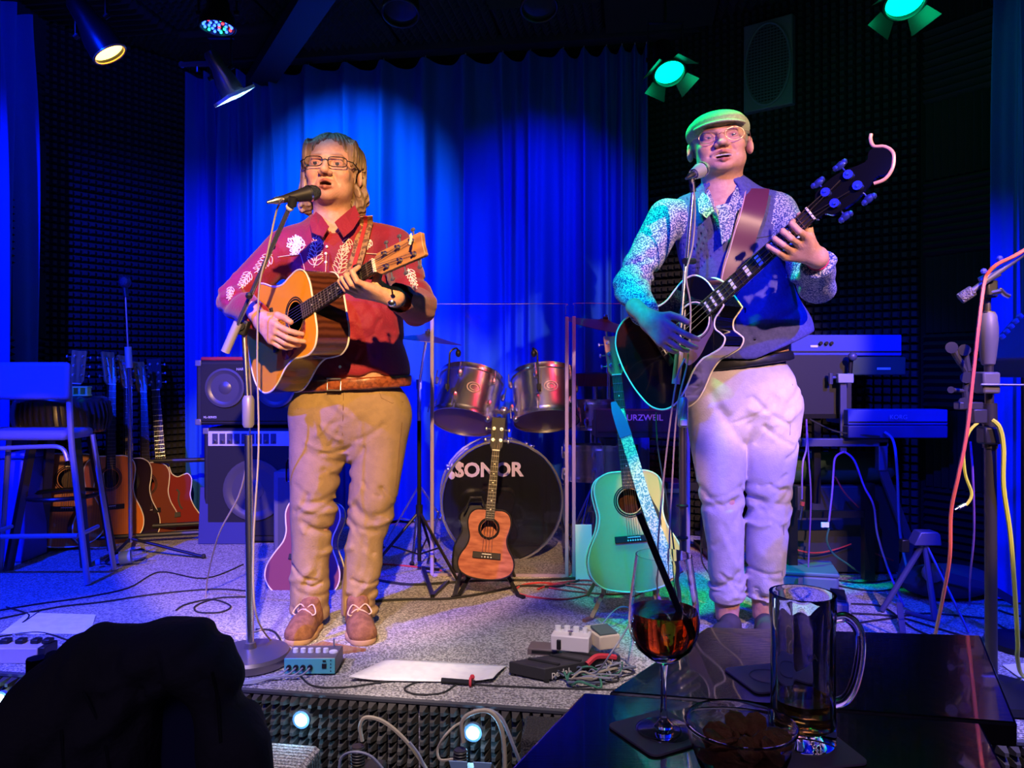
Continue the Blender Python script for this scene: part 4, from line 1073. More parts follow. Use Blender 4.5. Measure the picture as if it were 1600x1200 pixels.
def loop(c, w_, h_, n=28, p=2.6):
    return [V((c[0]+w_*abs(math.cos(a))**(2/p)*(1 if math.cos(a) >= 0 else -1), c[1]+(.10*(math.cos(a)*w_)**2/w_ if 0 else 0)+.25*abs(c[0]+w_*math.cos(a))-.25*abs(c[0]), c[2]+h_*abs(math.sin(a))**(2/p)*(1 if math.sin(a) >= 0 else -1))) for a in [2*PI*k/n for k in range(n)]]
def glasses(root, M, w_, h_, p, m, r, z=0.0, label=None):
    g = MB(); l = []
    for s in (-1,1): 
        pts = [M @ q for q in loop((s*.0335,-.1015,z), w_, h_, p=p)]; g.tube(pts, r, 6, closed=True); l.append(pts)
    g.tube([M @ V((-.0335+w_,-.1035,z+.004)), M @ V((0,-.108,z+.007)), M @ V((.0335-w_,-.1035,z+.004))], r, 6)
    fr = g.build('glasses', m, root, world=True)
    if label: fr['label'] = label
    for s in (-1,1):
        MB().tube([M @ V((s*(.0335+w_),-.097,z+.006)), M @ V((s*.073,-.080,z+.006)), M @ V((s*.083,.0,z+.002)), M @ V((s*.086,.03,z-.012))], r*1.1, 6).build('temple', m, fr, world=True)
    for pts in l: 
        c = sum(pts, V())/len(pts); MB().add(pts+[c], [(i,(i+1)%len(pts),len(pts)) for i in range(len(pts))]).build('lens', lensm, fr, world=True)
    return fr
glasses(pr, HM, .0255, .0155, 3.4, mat('dark_frames',(.012,.012,.018),.25), .0017, z=-.001, label='dark rectangular glasses')
# collar, placket, piping, buttons, embroidery, strap
def flap(name, pts, m, parent, t=.004):
    n = len(pts); c = sum(pts, V())/n
    return MB().add(pts+[c+V((0,-.004,0))], [(i,(i+1)%n,n) for i in range(n)]).build(name, m, parent, world=True, solid=t, smooth=0)
flap('collar', [P(494,331,2.80),P(484,345,2.775),P(487,363,2.745),P(504,372,2.735),P(514,354,2.74),P(503,338,2.765)], red_m, shirt)
flap('collar', [P(554,321,2.83),P(563,340,2.80),P(552,358,2.765),P(537,371,2.735),P(523,347,2.74),P(538,334,2.77)], red_m, shirt)
piping = mat('cream_piping', (.75,.62,.45), .6)
stitch('placket', [[(517,356),(515,400),(513,470)]], bsh, red_m, shirt, r=.005)
stitch('piping', [[(434,402),(452,399),(470,397),(474,410),(478,428)],[(572,396),(590,397),(612,398)],[(512,362),(510,400),(508,450)],[(630,450),(634,468),(630,480),(618,490)]], bsh, piping, shirt, r=.0014, label='thin cream piping')
for px, py in ((511,386),(510,396),(509,410),(532,573)):
    q = proj(px,py,bsh,.004); MB().ell(q,(.0055,.004,.0055),n=10).build('snap_button', bone, shirt, world=True)
rnd = random.Random(3); thread = mat('cream_thread', (.80,.62,.42), .6); wthread = mat('white_thread', (.78,.78,.80), .6)
stitch('embroidery', motif(491,418,-1.45,50,6,15,rnd)+motif(500,365,1.5,20,3,9,rnd), bsh, thread, shirt, label='cream scrolling leaf embroidery')
stitch('embroidery', motif(528,430,-1.35,50,6,14,rnd)+motif(545,372,1.8,26,3,10,rnd), bsh, thread, shirt, label='cream scrolling leaf embroidery')
stitch('embroidery', motif(478,384,3.3,30,5,14,rnd)+motif(470,386,2.6,20,3,9,rnd)+motif(472,380,-2.5,18,3,8,rnd), bsh, wthread, shirt, r=.0022, label='white leaf embroidery on the shoulder')
stitch('embroidery', motif(425,398,2.35,40,5,12,rnd)+motif(392,425,2.2,32,5,10,rnd)+motif(362,448,1.8,22,4,7,rnd), bsh, thread, shirt, label='cream scrolling embroidery down the sleeve')
stitch('embroidery', motif(616,384,.6,22,4,9,rnd)+motif(638,420,1.2,34,5,9,rnd)+motif(580,375,2.2,18,3,8,rnd), bsh, wthread, shirt, label='white scrolling embroidery on the far sleeve')
sg1 = thing('guitar_strap', 'tan woven guitar strap over the left shoulder of the man in red', 'strap', tuple(proj(566,390,bsh,.006)))
pts = catmull([proj(x,y,bsh,.008) for x, y in ((571,338),(571,352),(566,370),(560,390),(554,412),(548,436),(544,452))],4)
MB().ribbon(pts,.052,.004,(1,0,.15)).build('webbing', mat('strap_tan',(.34,.20,.09),.8,noise=(80,(.12,.06,.03),(.45,.55))), sg1, world=True)
MB().ribbon([p+V((0,-.004,0)) for p in pts],.014,.003,(1,0,.15)).build('red_stripe', mat('strap_red',(.40,.03,.03),.8), sg1, world=True)
# trousers
tan_m = mat('tan_trousers', (.33,.215,.10), .85, noise=(30,(.29,.19,.09),(.4,.6)), bump=(180,.2))
pel = elp(P(547,640,2.88),(.205,.142,.17)); 
lgR = chain([HR,KR,P(487,850,2.84),AR+V((0,0,-.02))],[.110,.086,.072,.072]); lgL = chain([HLf,KL,P(569,850,2.84),AL+V((0,0,-.02))],[.112,.090,.070,.066])
zt1 = CZ-(598-580)/FP*2.85
CR1 = crease_set(-.70,.74,.05,.07,12,.11,.011,.010,.45,1)+crease_set(-.52,.74,.05,.06,12,.11,.011,.010,.5,2)+crease_set(-.73,.40,.03,.04,9,.10,.010,.010,.35,3)+crease_set(-.56,.41,.03,.04,9,.10,.010,.010,.35,4)+crease_set(-.60,1.0,.06,.05,12,.13,.011,.008,.75,5)+crease_set(-.68,.57,.03,.08,6,.16,.013,.007,1.3,6)+crease_set(-.53,.57,.03,.08,6,.16,.013,.007,1.3,7)
def trou1(X):
    x, z = X[:,0], X[:,2]
    d = smin(lgR(X), lgL(X), .010); d = smin(d, pel(X), .06)+creases(X, CR1)+.002*hashn(X,22)
    d = smax(d, z-zt1, .008); return smax(d, (SZ+.045)+.012*np.sin(x*30)-z, .006)
t1v = sdf_mesh(trou1, (-.95,2.60,.26), (-.30,3.10,1.24), .0058)
tr1 = sdf_obj('trousers', t1v, tan_m, pr); bt1 = [bvh_of(*t1v)]
seam = mat('tan_seam', (.20,.12,.055), .85)
stitch('seam', [[(537,612),(536,640),(535,680)],[(590,606),(596,622),(612,630),(630,628)],[(470,612),(466,640)],[(628,660),(618,760)]], bt1, seam, tr1, r=.0015, off=.0008)
belt_m = mat('brown_belt', (.30,.075,.025), .4, noise=(70,(.16,.035,.012),(.45,.6)), coat=.2)
def belt1(X):
    t = np.abs(X[:,2]-(CZ-(600-580)/FP*2.85)-.06*(X[:,0]+.60))-.021
    return smax(smin(pel(X), elp(P(560,590,2.87),(.186,.136,.14))(X), .05)-.012, t, .006)
be1 = sdf_obj('belt', sdf_mesh(belt1, (-.88,2.66,1.08), (-.32,3.08,1.28), .0065), belt_m, pr)
bb = [bvh_of(*sdf_mesh(belt1, (-.88,2.66,1.08), (-.32,3.08,1.28), .012))]
q = proj(523,601,bb,.008); MB().tube([q+V((x,0,z)) for x,z in ((-.024,-.02),(.024,-.02),(.024,.02),(-.024,.02))],.004,6,closed=True).build('buckle', steel, be1, world=True)
suede = mat('brown_suede', (.25,.11,.055), .9, noise=(50,(.17,.07,.035),(.4,.6)), bump=(200,.3)); sole_m = mat('tan_sole', (.42,.26,.13), .8); lace_m = mat('tan_lace', (.62,.42,.25), .8)
shoe(pr, G(490,981), G(459,1009), .04, suede, sole_m, lace_m); shoe(pr, G(558,981), G(567,1009), .04, suede, sole_m, lace_m)
q = WL+(EL_-WL).normalized()*.012; d_ = (EL_-WL).normalized(); u_ = d_.orthogonal().normalized(); v_ = d_.cross(u_)
wt = MB().tube([q+(u_*math.cos(a)+v_*math.sin(a))*.0275 for a in [k*PI/10 for k in range(20)]],.0055,6,closed=True).build('watch', black, pr, world=True)
qc = q+(V((-.15,-.85,-.5))).normalized()*.034; MB().ell(qc,.015,n=12).build('watch_face', chrome, wt, world=True)
# ================= the man in the flat cap
p2 = thing('person', 'man in a flat cap, round glasses, waistcoat and pale trousers playing black bass', 'person', tuple(G(1160,988)))
HM2 = headM(P(1124,226,2.84), -.20, -.03, -.09, (1.36,1.15,1.04))
hf2 = head_field(mouth=.75, jaw=1.16, nose=1.1, mw=1.3)
hv2 = sdf_local(hf2, (-.11,-.14,-.25), (.11,.13,.13), .0026, HM2)
W2 = P(1012,498,2.52); n2 = V(G2n); fx2 = (P(1060,535,2.47)-W2); fx2 = (fx2-n2*fx2.dot(n2)*.7).normalized(); fy2 = V((.45,0,1)); fy2 = (fy2-fx2*fy2.dot(fx2)); fy2 = (fy2-n2*fy2.dot(n2)*.8).normalized()
fz2 = fx2.cross(fy2).normalized(); fz2 = fz2 if fz2.dot(n2) > 0 else -fz2
h3 = hand_field(W2, fx2, fy2, fz2, [(.25,.45,.35),(.35,.5,.4),(.5,.55,.4),(.6,.6,.4)], [(.7,.65,-.1),(.93,.35,-.15),(.97,.15,-.2)], s=1.08)
h3v = hand_mesh(h3, W2+fx2*.06)
WB = P(1277,402,2.37)
h4 = fretting(G2, (.455,.425,.395,.367), WB, w0=.024, s=1.12, rr=.0092)
ELb = P(1277,448,2.62)
h4f = lambda X: smin(h4(X), cap(WB, WB+(ELb-WB).normalized()*.08, .026, .032)(X), .02)
h4v = hand_mesh(h4f, WB+V((-.04,0,.02)), r=.18)
SR2, ER2 = P(1042,340,2.86), P(985,448,2.74); SL2 = P(1216,333,2.88)
tor2 = union([elp(P(1143,380,2.89),(.195,.118,.21)), elp(P(1162,470,2.88),(.178,.130,.20)), elp(P(1166,545,2.87),(.178,.130,.13)),
              cap(P(1075,336,2.89),P(1205,330,2.90),.062), cap(P(1132,302,2.89),P(1138,350,2.88),.074,.11)], .07)
shR2 = chain([SR2, ER2, W2+(ER2-W2).normalized()*.03], [.070,.062,.048]); shL2 = chain([SL2, ELb, WB+(ELb-WB).normalized()*.04], [.070,.060,.052])
neck2 = cap(P(1126,255,2.83), P(1131,330,2.77), .062, .034)
cR2 = W2+(ER2-W2).normalized()*.035; cL2 = WB+(ELb-WB).normalized()*.042
CS2 = crease_set(.46,1.56,.05,.07,14,.12,.010,.008,.6,31)+crease_set(1.0,1.58,.05,.06,14,.10,.010,.009,.6,32)
def shirt2(X):
    a = smax(shR2(X)+folds(X,ER2,(.3,.3,-1),70,.009,.16), plane(X,cR2,(W2-ER2).normalized()), .006)
    b = smax(shL2(X)+folds(X,ELb,(.3,.3,-1),70,.010,.14,2), plane(X,cL2,(WB-ELb).normalized()), .006)
    d = smin(smin(tor2(X), a, .045), b, .04)+creases(X, CS2); d = smax(d, 1.34-X[:,2], .01)
    return smax(d, -neck2(X), .008)
floral = mat('floral_shirt', (.50,.50,.60), .7, noise=(185,(.03,.05,.22),(.43,.53),2), bump=(120,.2))
s2v = sdf_mesh(shirt2, (.30,2.35,1.22), (1.28,3.12,2.05), .0068)
sh2 = sdf_obj('shirt', s2v, floral, p2)
vneck = chain([P(1128,290,2.76),P(1133,345,2.745),P(1141,392,2.735)],[.075,.042,.004])
armh = [elp(SR2+V((-.045,0,-.01)),(.070,.16,.105)), elp(SL2+V((.050,0,-.01)),(.070,.16,.105))]
CV = crease_set(.95,1.42,.06,.08,8,.16,.012,.006,.5,41)
def vest(X):
    x, z = X[:,0], X[:,2]
    t = tor2(X)-.010+folds(X,P(1200,500,2.75),(.3,0,-1),45,.006,.2,1)+folds(X,P(1120,470,2.75),(.8,0,-1),45,.005,.15,2)
    t = smin(t, elp(P(1192,520,2.88),(.178,.130,.15))(X)-.008, .05)+creases(X, CV)
    t = smax(t, -vneck(X), .006)
    for a in armh: t = smax(t, -a(X), .008)
    hem = CZ-(563-580)/FP*2.80+.42*np.clip(x-.86,0,.3)+.04*np.clip(.84-x,0,.3)
    return smax(smax(t, hem-z, .006), -(tor2(X)-.002), .003)
vest_m = mat('waistcoat_cloth', (.055,.055,.24), .8, noise=(90,(.07,.07,.29),(.4,.6)), bump=(220,.2))
v2v = sdf_mesh(vest, (.50,2.6,1.20), (1.20,3.12,1.95), .0066); 
ve = sdf_obj('waistcoat', v2v, vest_m, p2)
bv = [bvh_of(*v2v), bvh_of(*s2v)]; bv0 = [bvh_of(*v2v)]
for py, px in ((400,1142),(428,1145)): MB().ell(proj(px,py,bv0,.003),(.007,.004,.007),n=10).build('button', black, ve, world=True)
stitch('seam', [[(1180,372),(1196,370),(1212,366)],[(1141,394),(1146,450),(1152,540)]], bv0, mat('vest_seam',(.05,.05,.10),.8), ve, r=.0016)
HR2, KR2, AR2 = P(1118,640,2.89), P(1129,790,2.84), P(1136,945,2.87)
HL2, KL2, AL2 = P(1206,640,2.90), P(1199,790,2.86), P(1194,945,2.88)
legf2 = union([chain([HR2,KR2,AR2,AR2-V((0,0,.09))],[.09,.06,.046,.040]), chain([HL2,KL2,AL2,AL2-V((0,0,.09))],[.09,.06,.046,.040]), elp(P(1163,620,2.89),(.155,.12,.14))], .05)
def body2(X): return smin(smin(smin(tor2(X)+.022, chain([SR2,ER2,W2],[.05,.042,.024])(X), .03), chain([SL2,ELb,WB],[.05,.042,.024])(X), .03), legf2(X), .05)
b2v = sdf_mesh(body2, (.35,2.3,.28), (1.25,3.1,1.95), .016)
MI2 = np.array(HM2.inverted(), np.float32)
def tint2(X):
    L_ = X@MI2[:3,:3].T+MI2[:3,3]; c = np.ones((len(X),3)); m = (np.abs(L_) < .16).all(1)
    c[m] = head_tint(L_[m], stubble=.15, mouth=.75); return c
sdf_obj('body', [b2v, hv2, h3v, h4v], skin, p2, tint=tint2)
eyes(p2, HM2, look=(.1,-.22))
mb = MB()
for k in range(9):
    x = -.018+.0045*k; mb.box((x,-.0845-.0035+abs(x)*.25,-.0655),(.0041,.004,.0065))
mb.xf(HM2).build('teeth', tooth, p2, world=True, smooth=0)
glasses(p2, HM2, .0240, .0225, 2.1, mat('gold_frames',(.45,.25,.18),.3,.7), .0011, z=-.003, label='round thin-rimmed glasses')
def cap2(X):
    x, y, z = X[:,0], X[:,1], X[:,2]
    d = smin(elp((0,.020,.068),(.094,.112,.052))(X), elp((0,.030,.050),(.088,.098,.045))(X), .02)
    d = smin(d, elp((0,-.050,.070),(.070,.055,.034))(X), .02)
    d = smax(d, .030-z+.18*(y+.02), .006)
    d = smin(d, elp((0,.015,.1205),(.010,.010,.005))(X), .004)
    return d+.0012*np.sin(X[:,0]*160)*0
def brim(X):
    x, y, z = X[:,0], X[:,1], X[:,2]
    zz = z-(.062-2.6*x*x+.30*(y+.075)); 
    return smax(smax(np.sqrt((x/.076)**2+((y+.060)/.066)**2+1e-9)*.066-.066, np.abs(zz)-.0042, .004), y+.045, .004)
cap_m = mat('cap_cloth', (.42,.48,.30), .85, noise=(120,(.36,.40,.26),(.4,.6)), bump=(250,.3))
HC = HM2 @ Mx.Translation((0,0,-.009)) @ Mx.Diagonal((.90,1,1,1))
cp_ = sdf_obj('flat_cap', sdf_local(cap2, (-.12,-.13,-.01), (.12,.15,.14), .0028, HC), cap_m, p2)
sdf_obj('brim', sdf_local(brim, (-.10,-.15,.0), (.10,-.02,.10), .0022, HC), cap_m, cp_)
hs2 = lambda X: smax(elp((0,.030,.010),(.0795,.090,.055))(X)+.0012*np.sin(X[:,1]*400), -elp((0,-.09,0),(.09,.105,.12))(X), .004)
sdf_obj('hair', sdf_local(hs2, (-.1,-.05,-.07), (.1,.14,.08), .0032, HM2), mat('grey_hair',(.22,.20,.18),.6), p2)
flap('collar', [P(1099,300,2.82),P(1090,312,2.79),P(1092,332,2.75),P(1104,341,2.735),P(1116,330,2.735),P(1108,312,2.76)], floral, sh2)
flap('collar', [P(1160,281,2.84),P(1169,297,2.80),P(1160,322,2.75),P(1147,336,2.735),P(1136,326,2.735),P(1146,300,2.77)], floral, sh2)
cv = flap('cravat', [P(1118,322,2.735),P(1143,316,2.735),P(1150,336,2.73),P(1141,372,2.725),P(1128,382,2.725),P(1124,350,2.73)], floral, p2)
# purple leather strap
sg2 = thing('guitar_strap', 'broad purple leather strap across the chest of the man in the cap', 'strap', tuple(proj(1160,380,bv,.01)))
leather = mat('purple_leather', (.11,.022,.055), .4, coat=.2)
pts = catmull([proj(x,y,bv,.010,2.8) for x, y in ((1180,296),(1178,310),(1172,335),(1164,360),(1156,390),(1148,420),(1142,450),(1136,470))],4)
MB().ribbon(pts,.088,.005,(1,0,.25)).build('band', leather, sg2, world=True)
MB().ribbon([p+V((-.041,-.003,-.005)) for p in pts],.004,.006,(1,0,.25)).build('edge_stitch', mat('strap_edge',(.5,.3,.35),.5), sg2, world=True)
# trousers
pale_m = mat('pale_trousers', (.50,.45,.47), .85, noise=(40,(.46,.41,.43),(.4,.6)), bump=(180,.2))
pel2 = elp(P(1163,610,2.89),(.192,.138,.17))
lgR2 = chain([HR2,KR2,P(1134,860,2.84),AR2],[.112,.080,.066,.064]); lgL2 = chain([HL2,KL2,P(1197,860,2.85),AL2],[.112,.084,.074,.068])
zt2 = CZ-(560-580)/FP*2.87
CR2 = crease_set(.79,.74,.05,.06,12,.11,.011,.009,.4,11)+crease_set(.94,.76,.05,.06,12,.11,.011,.010,.45,12)+crease_set(.80,.42,.03,.04,8,.10,.010,.009,.35,13)+crease_set(.93,.42,.03,.04,8,.10,.010,.009,.35,14)+crease_set(.88,1.08,.07,.06,14,.15,.012,.009,.7,15)+crease_set(.80,.58,.03,.08,5,.16,.013,.006,1.3,16)+crease_set(.93,.58,.03,.08,5,.16,.013,.006,1.3,17)
def trou2(X):
    x, z = X[:,0], X[:,2]
    d = smin(lgR2(X), lgL2(X), .010); d = smin(d, pel2(X), .06)+creases(X, CR2)+.002*hashn(X,22)
    d = smax(d, z-zt2-.14*(x-.86), .008); return smax(d, (SZ+.100)+.008*np.sin(x*30)-z, .006)
t2v = sdf_mesh(trou2, (.55,2.60,.28), (1.15,3.10,1.40), .0058)
tr2 = sdf_obj('trousers', t2v, pale_m, p2); bt2 = [bvh_of(*t2v)]
stitch('seam', [[(1238,600),(1234,680)],[(1225,820),(1222,900)]], bt2, mat('pale_seam',(.3,.26,.28),.8), tr2, r=.0015, off=.0008)
for a, r_ in ((AR2,.064),(AL2,.068)): 
    MB().tube([V((a.x,a.y,SZ+.150))+V((r_*math.cos(t),r_*math.sin(t),.004*math.sin(3*t))) for t in [k*PI/12 for k in range(24)]],.007,8,closed=True).build('turn_up', pale_m, tr2, world=True)
def belt2(X):
    t = np.abs(X[:,2]-zt2+.012-.14*(X[:,0]-.86))-.018
    return smax(smin(pel2(X),elp(P(1166,560,2.88),(.17,.125,.12))(X),.05)-.003, t, .006)
sdf_obj('belt', sdf_mesh(belt2, (.58,2.66,1.1), (1.14,3.08,1.40), .008), black, p2)
dk = mat('dark_shoe', (.05,.04,.05), .6)
shoe(p2, G(1145,986), G(1115,1014), .04, dk, black, low=True); shoe(p2, G(1196,986), G(1200,1014), .04, dk, black, low=True)
q = WB+(ELb-WB).normalized()*.024; d_ = (ELb-WB).normalized(); u_ = d_.orthogonal().normalized(); v_ = d_.cross(u_)
MB().tube([q+(u_*math.cos(a)+v_*math.sin(a))*.031 for a in [k*PI/10 for k in range(20)]],.0045,6,closed=True).build('bracelet', mat('red_bracelet',(.6,.03,.15),.5), p2, world=True)
# ------------------------------------------------------------------ amplifiers at the back left
def logo_text(s, px, py, Y, size, m, parent, n=(0,-1,0), **k): return text(s, size, face_frame(P(px,py,Y), n), m, parent, **k)
silver = mat('silver_print', (.75,.75,.78), .4); coverm = mat('amp_vinyl', (.011,.011,.014), .6, bump=(300,.3)); cone_m = mat('speaker_cone', (.085,.08,.10), .35, .3)
AY = 4.22
def amp(label, px0, py0, px1, py1, Y, D, spk, name='amplifier'):
    a, b = P(px0,py1,Y), P(px1,py0,Y); c = (a+b)/2; w_, h_ = b.x-a.x, b.z-a.z
    r = thing(name, label, 'amplifier', (c.x, Y, a.z)); 
    MB().box((0,D/2,h_/2),(w_,D,h_)).build('cabinet', coverm, r, bevel=.012)
    MB().box((0,-.004,h_/2),(w_*.9,.012,h_*.88)).build('baffle', mat('amp_baffle',(.010,.010,.013),.8), r, bevel=.003)
    for x, z in ((-1,0),(1,0),(-1,1),(1,1)): MB().box((x*(w_/2-.014),-.001,.016+z*(h_-.032)),(.034,.012,.034)).build('corner_cap', greym, r, bevel=.004)
    for sx, sy, rr in spk:
        q = P(sx,sy,Y)-V((c.x,Y,a.z)); R_ = frame((0,0,0),(1,0,0),(0,0,1),(0,-1,0)).to_3x3()
        MB().lathe([(rr*1.12,.006),(rr*1.12,.013),(rr,.014),(rr*.93,.009),(rr*.40,-.004),(rr*.36,.008),(rr*.2,.014),(0,.016)], c=(q.x,-.008,q.z), M=R_, n=32).build('speaker_cone', cone_m, r)
    return r
a1 = amp('black bass cabinet with two round speakers behind the man in red', 306,563,480,664, AY, .38, [(353,606,.096),(432,606,.096)])
logo_text('HARTKE', 380,577,AY-.012,.020, silver, a1); logo_text('XL-SERIES', 328,652,AY-.012,.017, silver, a1)
a2 = amp('black combo amplifier with a white control strip under the bass cabinet', 318,669,470,847, AY+.02, .36, [(398,765,.15)])
q = P(392,685,AY+.02)-RM[a2].translation
MB().box((q.x,-.012,q.z),(.46,.012,.082)).build('control_panel', mat('panel_white',(.55,.55,.60),.45), a2, bevel=.003)
for k in range(9): MB().box((q.x-.19+k*.04,-.020,q.z),(.030,.006,.056)).build('control_group', mat('panel_dark',(.05,.05,.09),.5), a2, bevel=.001)
for k in range(9): MB().cyl((q.x-.19+k*.04,-.022,q.z-.012),(q.x-.19+k*.04,-.034,q.z-.012),.006,n=10).build('knob', chrome, a2)
rb = thing('cloth', 'crumpled red cloth lying on top of the bass cabinet', 'cloth', tuple(P(360,560,AY+.15)))
MB().box(P(358,561,AY+.1)+V((0,0,.0)), (.26,.16,.022)).build('folded_cloth', mat('red_cloth',(.35,.02,.04),.8,bump=(20,.8)), rb, world=True, bevel=.009)
bp = thing('board', 'dark blue square board leaning against the combo amplifier', 'board', tuple(G(347,851)))
MB().box((0,.03,.155),(.27,.02,.31),Mx.Rotation(-.10,3,'X')).build('panel', mat('blue_board',(.03,.035,.16),.6), bp, bevel=.003)
# white amp-side bottle
# ------------------------------------------------------------------ stool, bar chair and small things at the left
c0 = V((P(98,0,3.87).x,3.87,SZ)); sz = 1.095-SZ
stl = thing('stool', 'black round stool with a ribbed padded seat at the left', 'stool', tuple(c0))
vinyl = mat('black_vinyl', (.035,.032,.035), .25, coat=.3)
MB().lathe([(0,sz),(.18,sz),(.203,sz-.012),(.208,sz-.03),(.208,sz-.16),(.19,sz-.18),(0,sz-.18)], n=40).build('seat', vinyl, stl)
for k in range(44):
    a = 2*PI*k/44; MB().tube(catmull([(.206*math.cos(a),.206*math.sin(a),sz-.025),(.218*math.cos(a+.03),.218*math.sin(a+.03),sz-.095),(.202*math.cos(a+.07),.202*math.sin(a+.07),sz-.168)],3),.0075,6).build('seat_rib', vinyl, stl)
for k in range(4):
    a = PI/4+PI*k/2+.15; MB().ribbon([(.13*math.cos(a),.13*math.sin(a),sz-.17),(.245*math.cos(a),.245*math.sin(a),0)],.04,.03,(-math.sin(a),math.cos(a),0)).build('leg', mat('stool_leg',(.03,.025,.025),.4), stl)
MB().tube([(.17*math.cos(a),.17*math.sin(a),.33) for a in [k*PI/14 for k in range(28)]],.011,8,closed=True).build('foot_ring', blackm, stl)
tp = thing('tape_dispenser', 'yellow-green dispenser lying on the ribbed stool', 'dispenser', tuple(V((P(127,0,3.8).x,3.80,1.095))))
yg = mat('yellow_green_plastic', (.65,.95,.20), .4)
for z in (.006,.046): MB().box((0,0,z),(.085,.045,.008)).build('side_plate', yg, tp, bevel=.002)
for x in (-.034,.0,.034): MB().box((x,0,.026),(.012,.04,.034)).build('bridge_piece', yg, tp, bevel=.003)
bluemet = mat('chair_metal', (.30,.32,.42), .35, .4); bluepad = mat('chair_pad', (.16,.18,.40), .55)
ch = thing('bar_chair', 'tall blue-lit bar chair with padded back at the left edge', 'chair', tuple(G(52,915)))
o_ = RM[ch].translation; sw = .22
def cp3(px, py, Y=3.41): return P(px,py,Y)-o_
MB().box(cp3(38,595)+V((0,-.02,0)),(.43,.035,.165)).build('backrest', bluepad, ch, bevel=.016)
MB().box(cp3(30,680)+V((0,.10,0)),(.43,.24,.045)).build('seat', bluepad, ch, bevel=.018)
for s, x0, x1 in ((1,107,137),(-1,-28,-58)):
    MB().tube(catmull([cp3(x0,590),cp3(x0+4*s,680),cp3(x0+10*s,740),cp3(x1,913)],4),.013,10).build('leg', bluemet, ch)
    MB().tube([cp3(x0+1*s,684)+V((0,.19,0)),cp3(x1-2*s,912)+V((0,.24,0))],.012,8).build('leg', bluemet, ch)
    MB().tube([cp3(x0+2*s,840)+V((.02*s,0,0)),cp3(x0+4*s,838)+V((0,.22,0))],.010,8).build('side_rung', bluemet, ch)
MB().cyl(cp3(-45,839),cp3(122,837),.011,n=10).build('foot_rung', bluemet, ch)
MB().tube(catmull([cp3(-26,702),cp3(60,698),cp3(96,700),cp3(106,720)],4),.010,8).build('seat_rail', bluemet, ch)
bx = thing('storage_box', 'blue plastic box standing behind the bar chair', 'box', tuple(G(2,880)))
MB().box((0,.1,.26),(.22,.2,.52)).build('body', mat('blue_box',(.07,.08,.35),.5), bx, bevel=.012); MB().box((0,.1,.53),(.24,.22,.03)).build('lid', mat('blue_box',(.07,.08,.35),.5), bx, bevel=.008)
wb_ = thing('water_bottle', 'clear plastic water bottle lying on the stage by the stool', 'bottle', tuple(G(180,884)))
bd = V((.93,.3,.12)).normalized(); Mb = frame(G(155,888)+V((0,0,.030)), bd.orthogonal().normalized(), bd.cross(bd.orthogonal().normalized()), bd)
MB().lathe([(.012,0),(.014,.018),(.026,.045),(.031,.06),(.030,.10),(.031,.14),(.031,.19),(.022,.205),(0,.203)], n=20).xf(Mb).build('bottle_body', thin_clear('clear_plastic',(.8,.85,1)), wb_, world=True)
MB().cyl(Mb @ V((0,0,-.014)), Mb @ V((0,0,.004)), .015, n=14).build('cap', mat('bottle_cap',(.15,.25,.6),.4), wb_, world=True)
MB().lathe([(.0315,.09),(.0315,.14)], n=20).xf(Mb).build('label_band', mat('bottle_label',(.12,.18,.45),.5), wb_, world=True)
sb = thing('small_bottle', 'small bottle standing on the box behind the legs of the man in red', 'bottle', tuple(P(455,752,3.42)))
MB().lathe([(.022,0),(.024,.01),(.024,.08),(.012,.105),(.011,.125),(0,.125)], n=16).build('bottle_body', thin_clear('clear_plastic2',(.6,.6,.9)), sb)
# ------------------------------------------------------------------ drum kit
shellm = mat('mirror_shell', (.70,.70,.76), .26, 1); headm = mat('drum_head', (.30,.16,.18), .4); bhead = mat('bass_head', (.012,.012,.016), .15, coat=.4)
kit = None
def drum(name, label, c, ax, r, h, topm, botm, nl=6, badge=True, cat='drum'):
    ax = V(ax).normalized(); u = V((1,0,0)); u = (u-ax*u.dot(ax)).normalized(); M = frame(c, u, ax.cross(u), ax); d = thing(name, label, cat, M=M)
    MB().lathe([(r,-h/2),(r,h/2)], n=40).build('shell', shellm, d)
    MB().lathe([(0,h/2+.004),(r*1.0,h/2+.002)], n=40).build('top_head', topm, d); MB().lathe([(0,-h/2-.004),(r*1.0,-h/2-.002)], n=40).build('bottom_head', botm, d)
    for z in (-h/2, h/2): MB().lathe([(r*1.01,z-.014),(r*1.045,z-.014),(r*1.045,z-.010),(r*1.03,z),(r*1.045,z+.010),(r*1.045,z+.014),(r*1.01,z+.014)], n=40, close=True).build('hoop', chrome, d)
    for k in range(nl):
        a = 2*PI*k/nl+.26; e = V((math.cos(a),math.sin(a),0))
        for z in (-1,1):
            l = MB().ell(e*(r+.014)+V((0,0,z*h*.27)),(.013,.013,.024),n=8).cyl(e*(r+.022)+V((0,0,z*h*.25)), e*(r+.022)+V((0,0,z*h*.52)),.0035,n=6).build('lug', chrome, d)
    if badge:
        inv = M.to_3x3().inverted() @ V((-.05,-1,.1)); a = math.atan2(inv.y, inv.x)+.22; e = V((math.cos(a),math.sin(a),0)); t = V((-math.sin(a),math.cos(a),0))
        for rr in (.026,.015): MB().tube([e*(r+.002)+t*rr*1.3*math.cos(b)+V((0,0,rr*math.sin(b))) for b in [k*PI/10 for k in range(20)]],.0022,5,closed=True).build('badge', mat('badge',(.8,.6,.6),.4), d)
    return d
DY = 3.98
t1 = drum('tom_drum', 'left chrome rack tom with mirror shell on the bass drum', P(731,625,DY), (.16,.46,.87), .165, .235, headm, headm)
t2 = drum('tom_drum', 'right chrome rack tom with mirror shell under the red light', P(851,622,DY), (-.05,.40,.91), .165, .235, headm, headm)
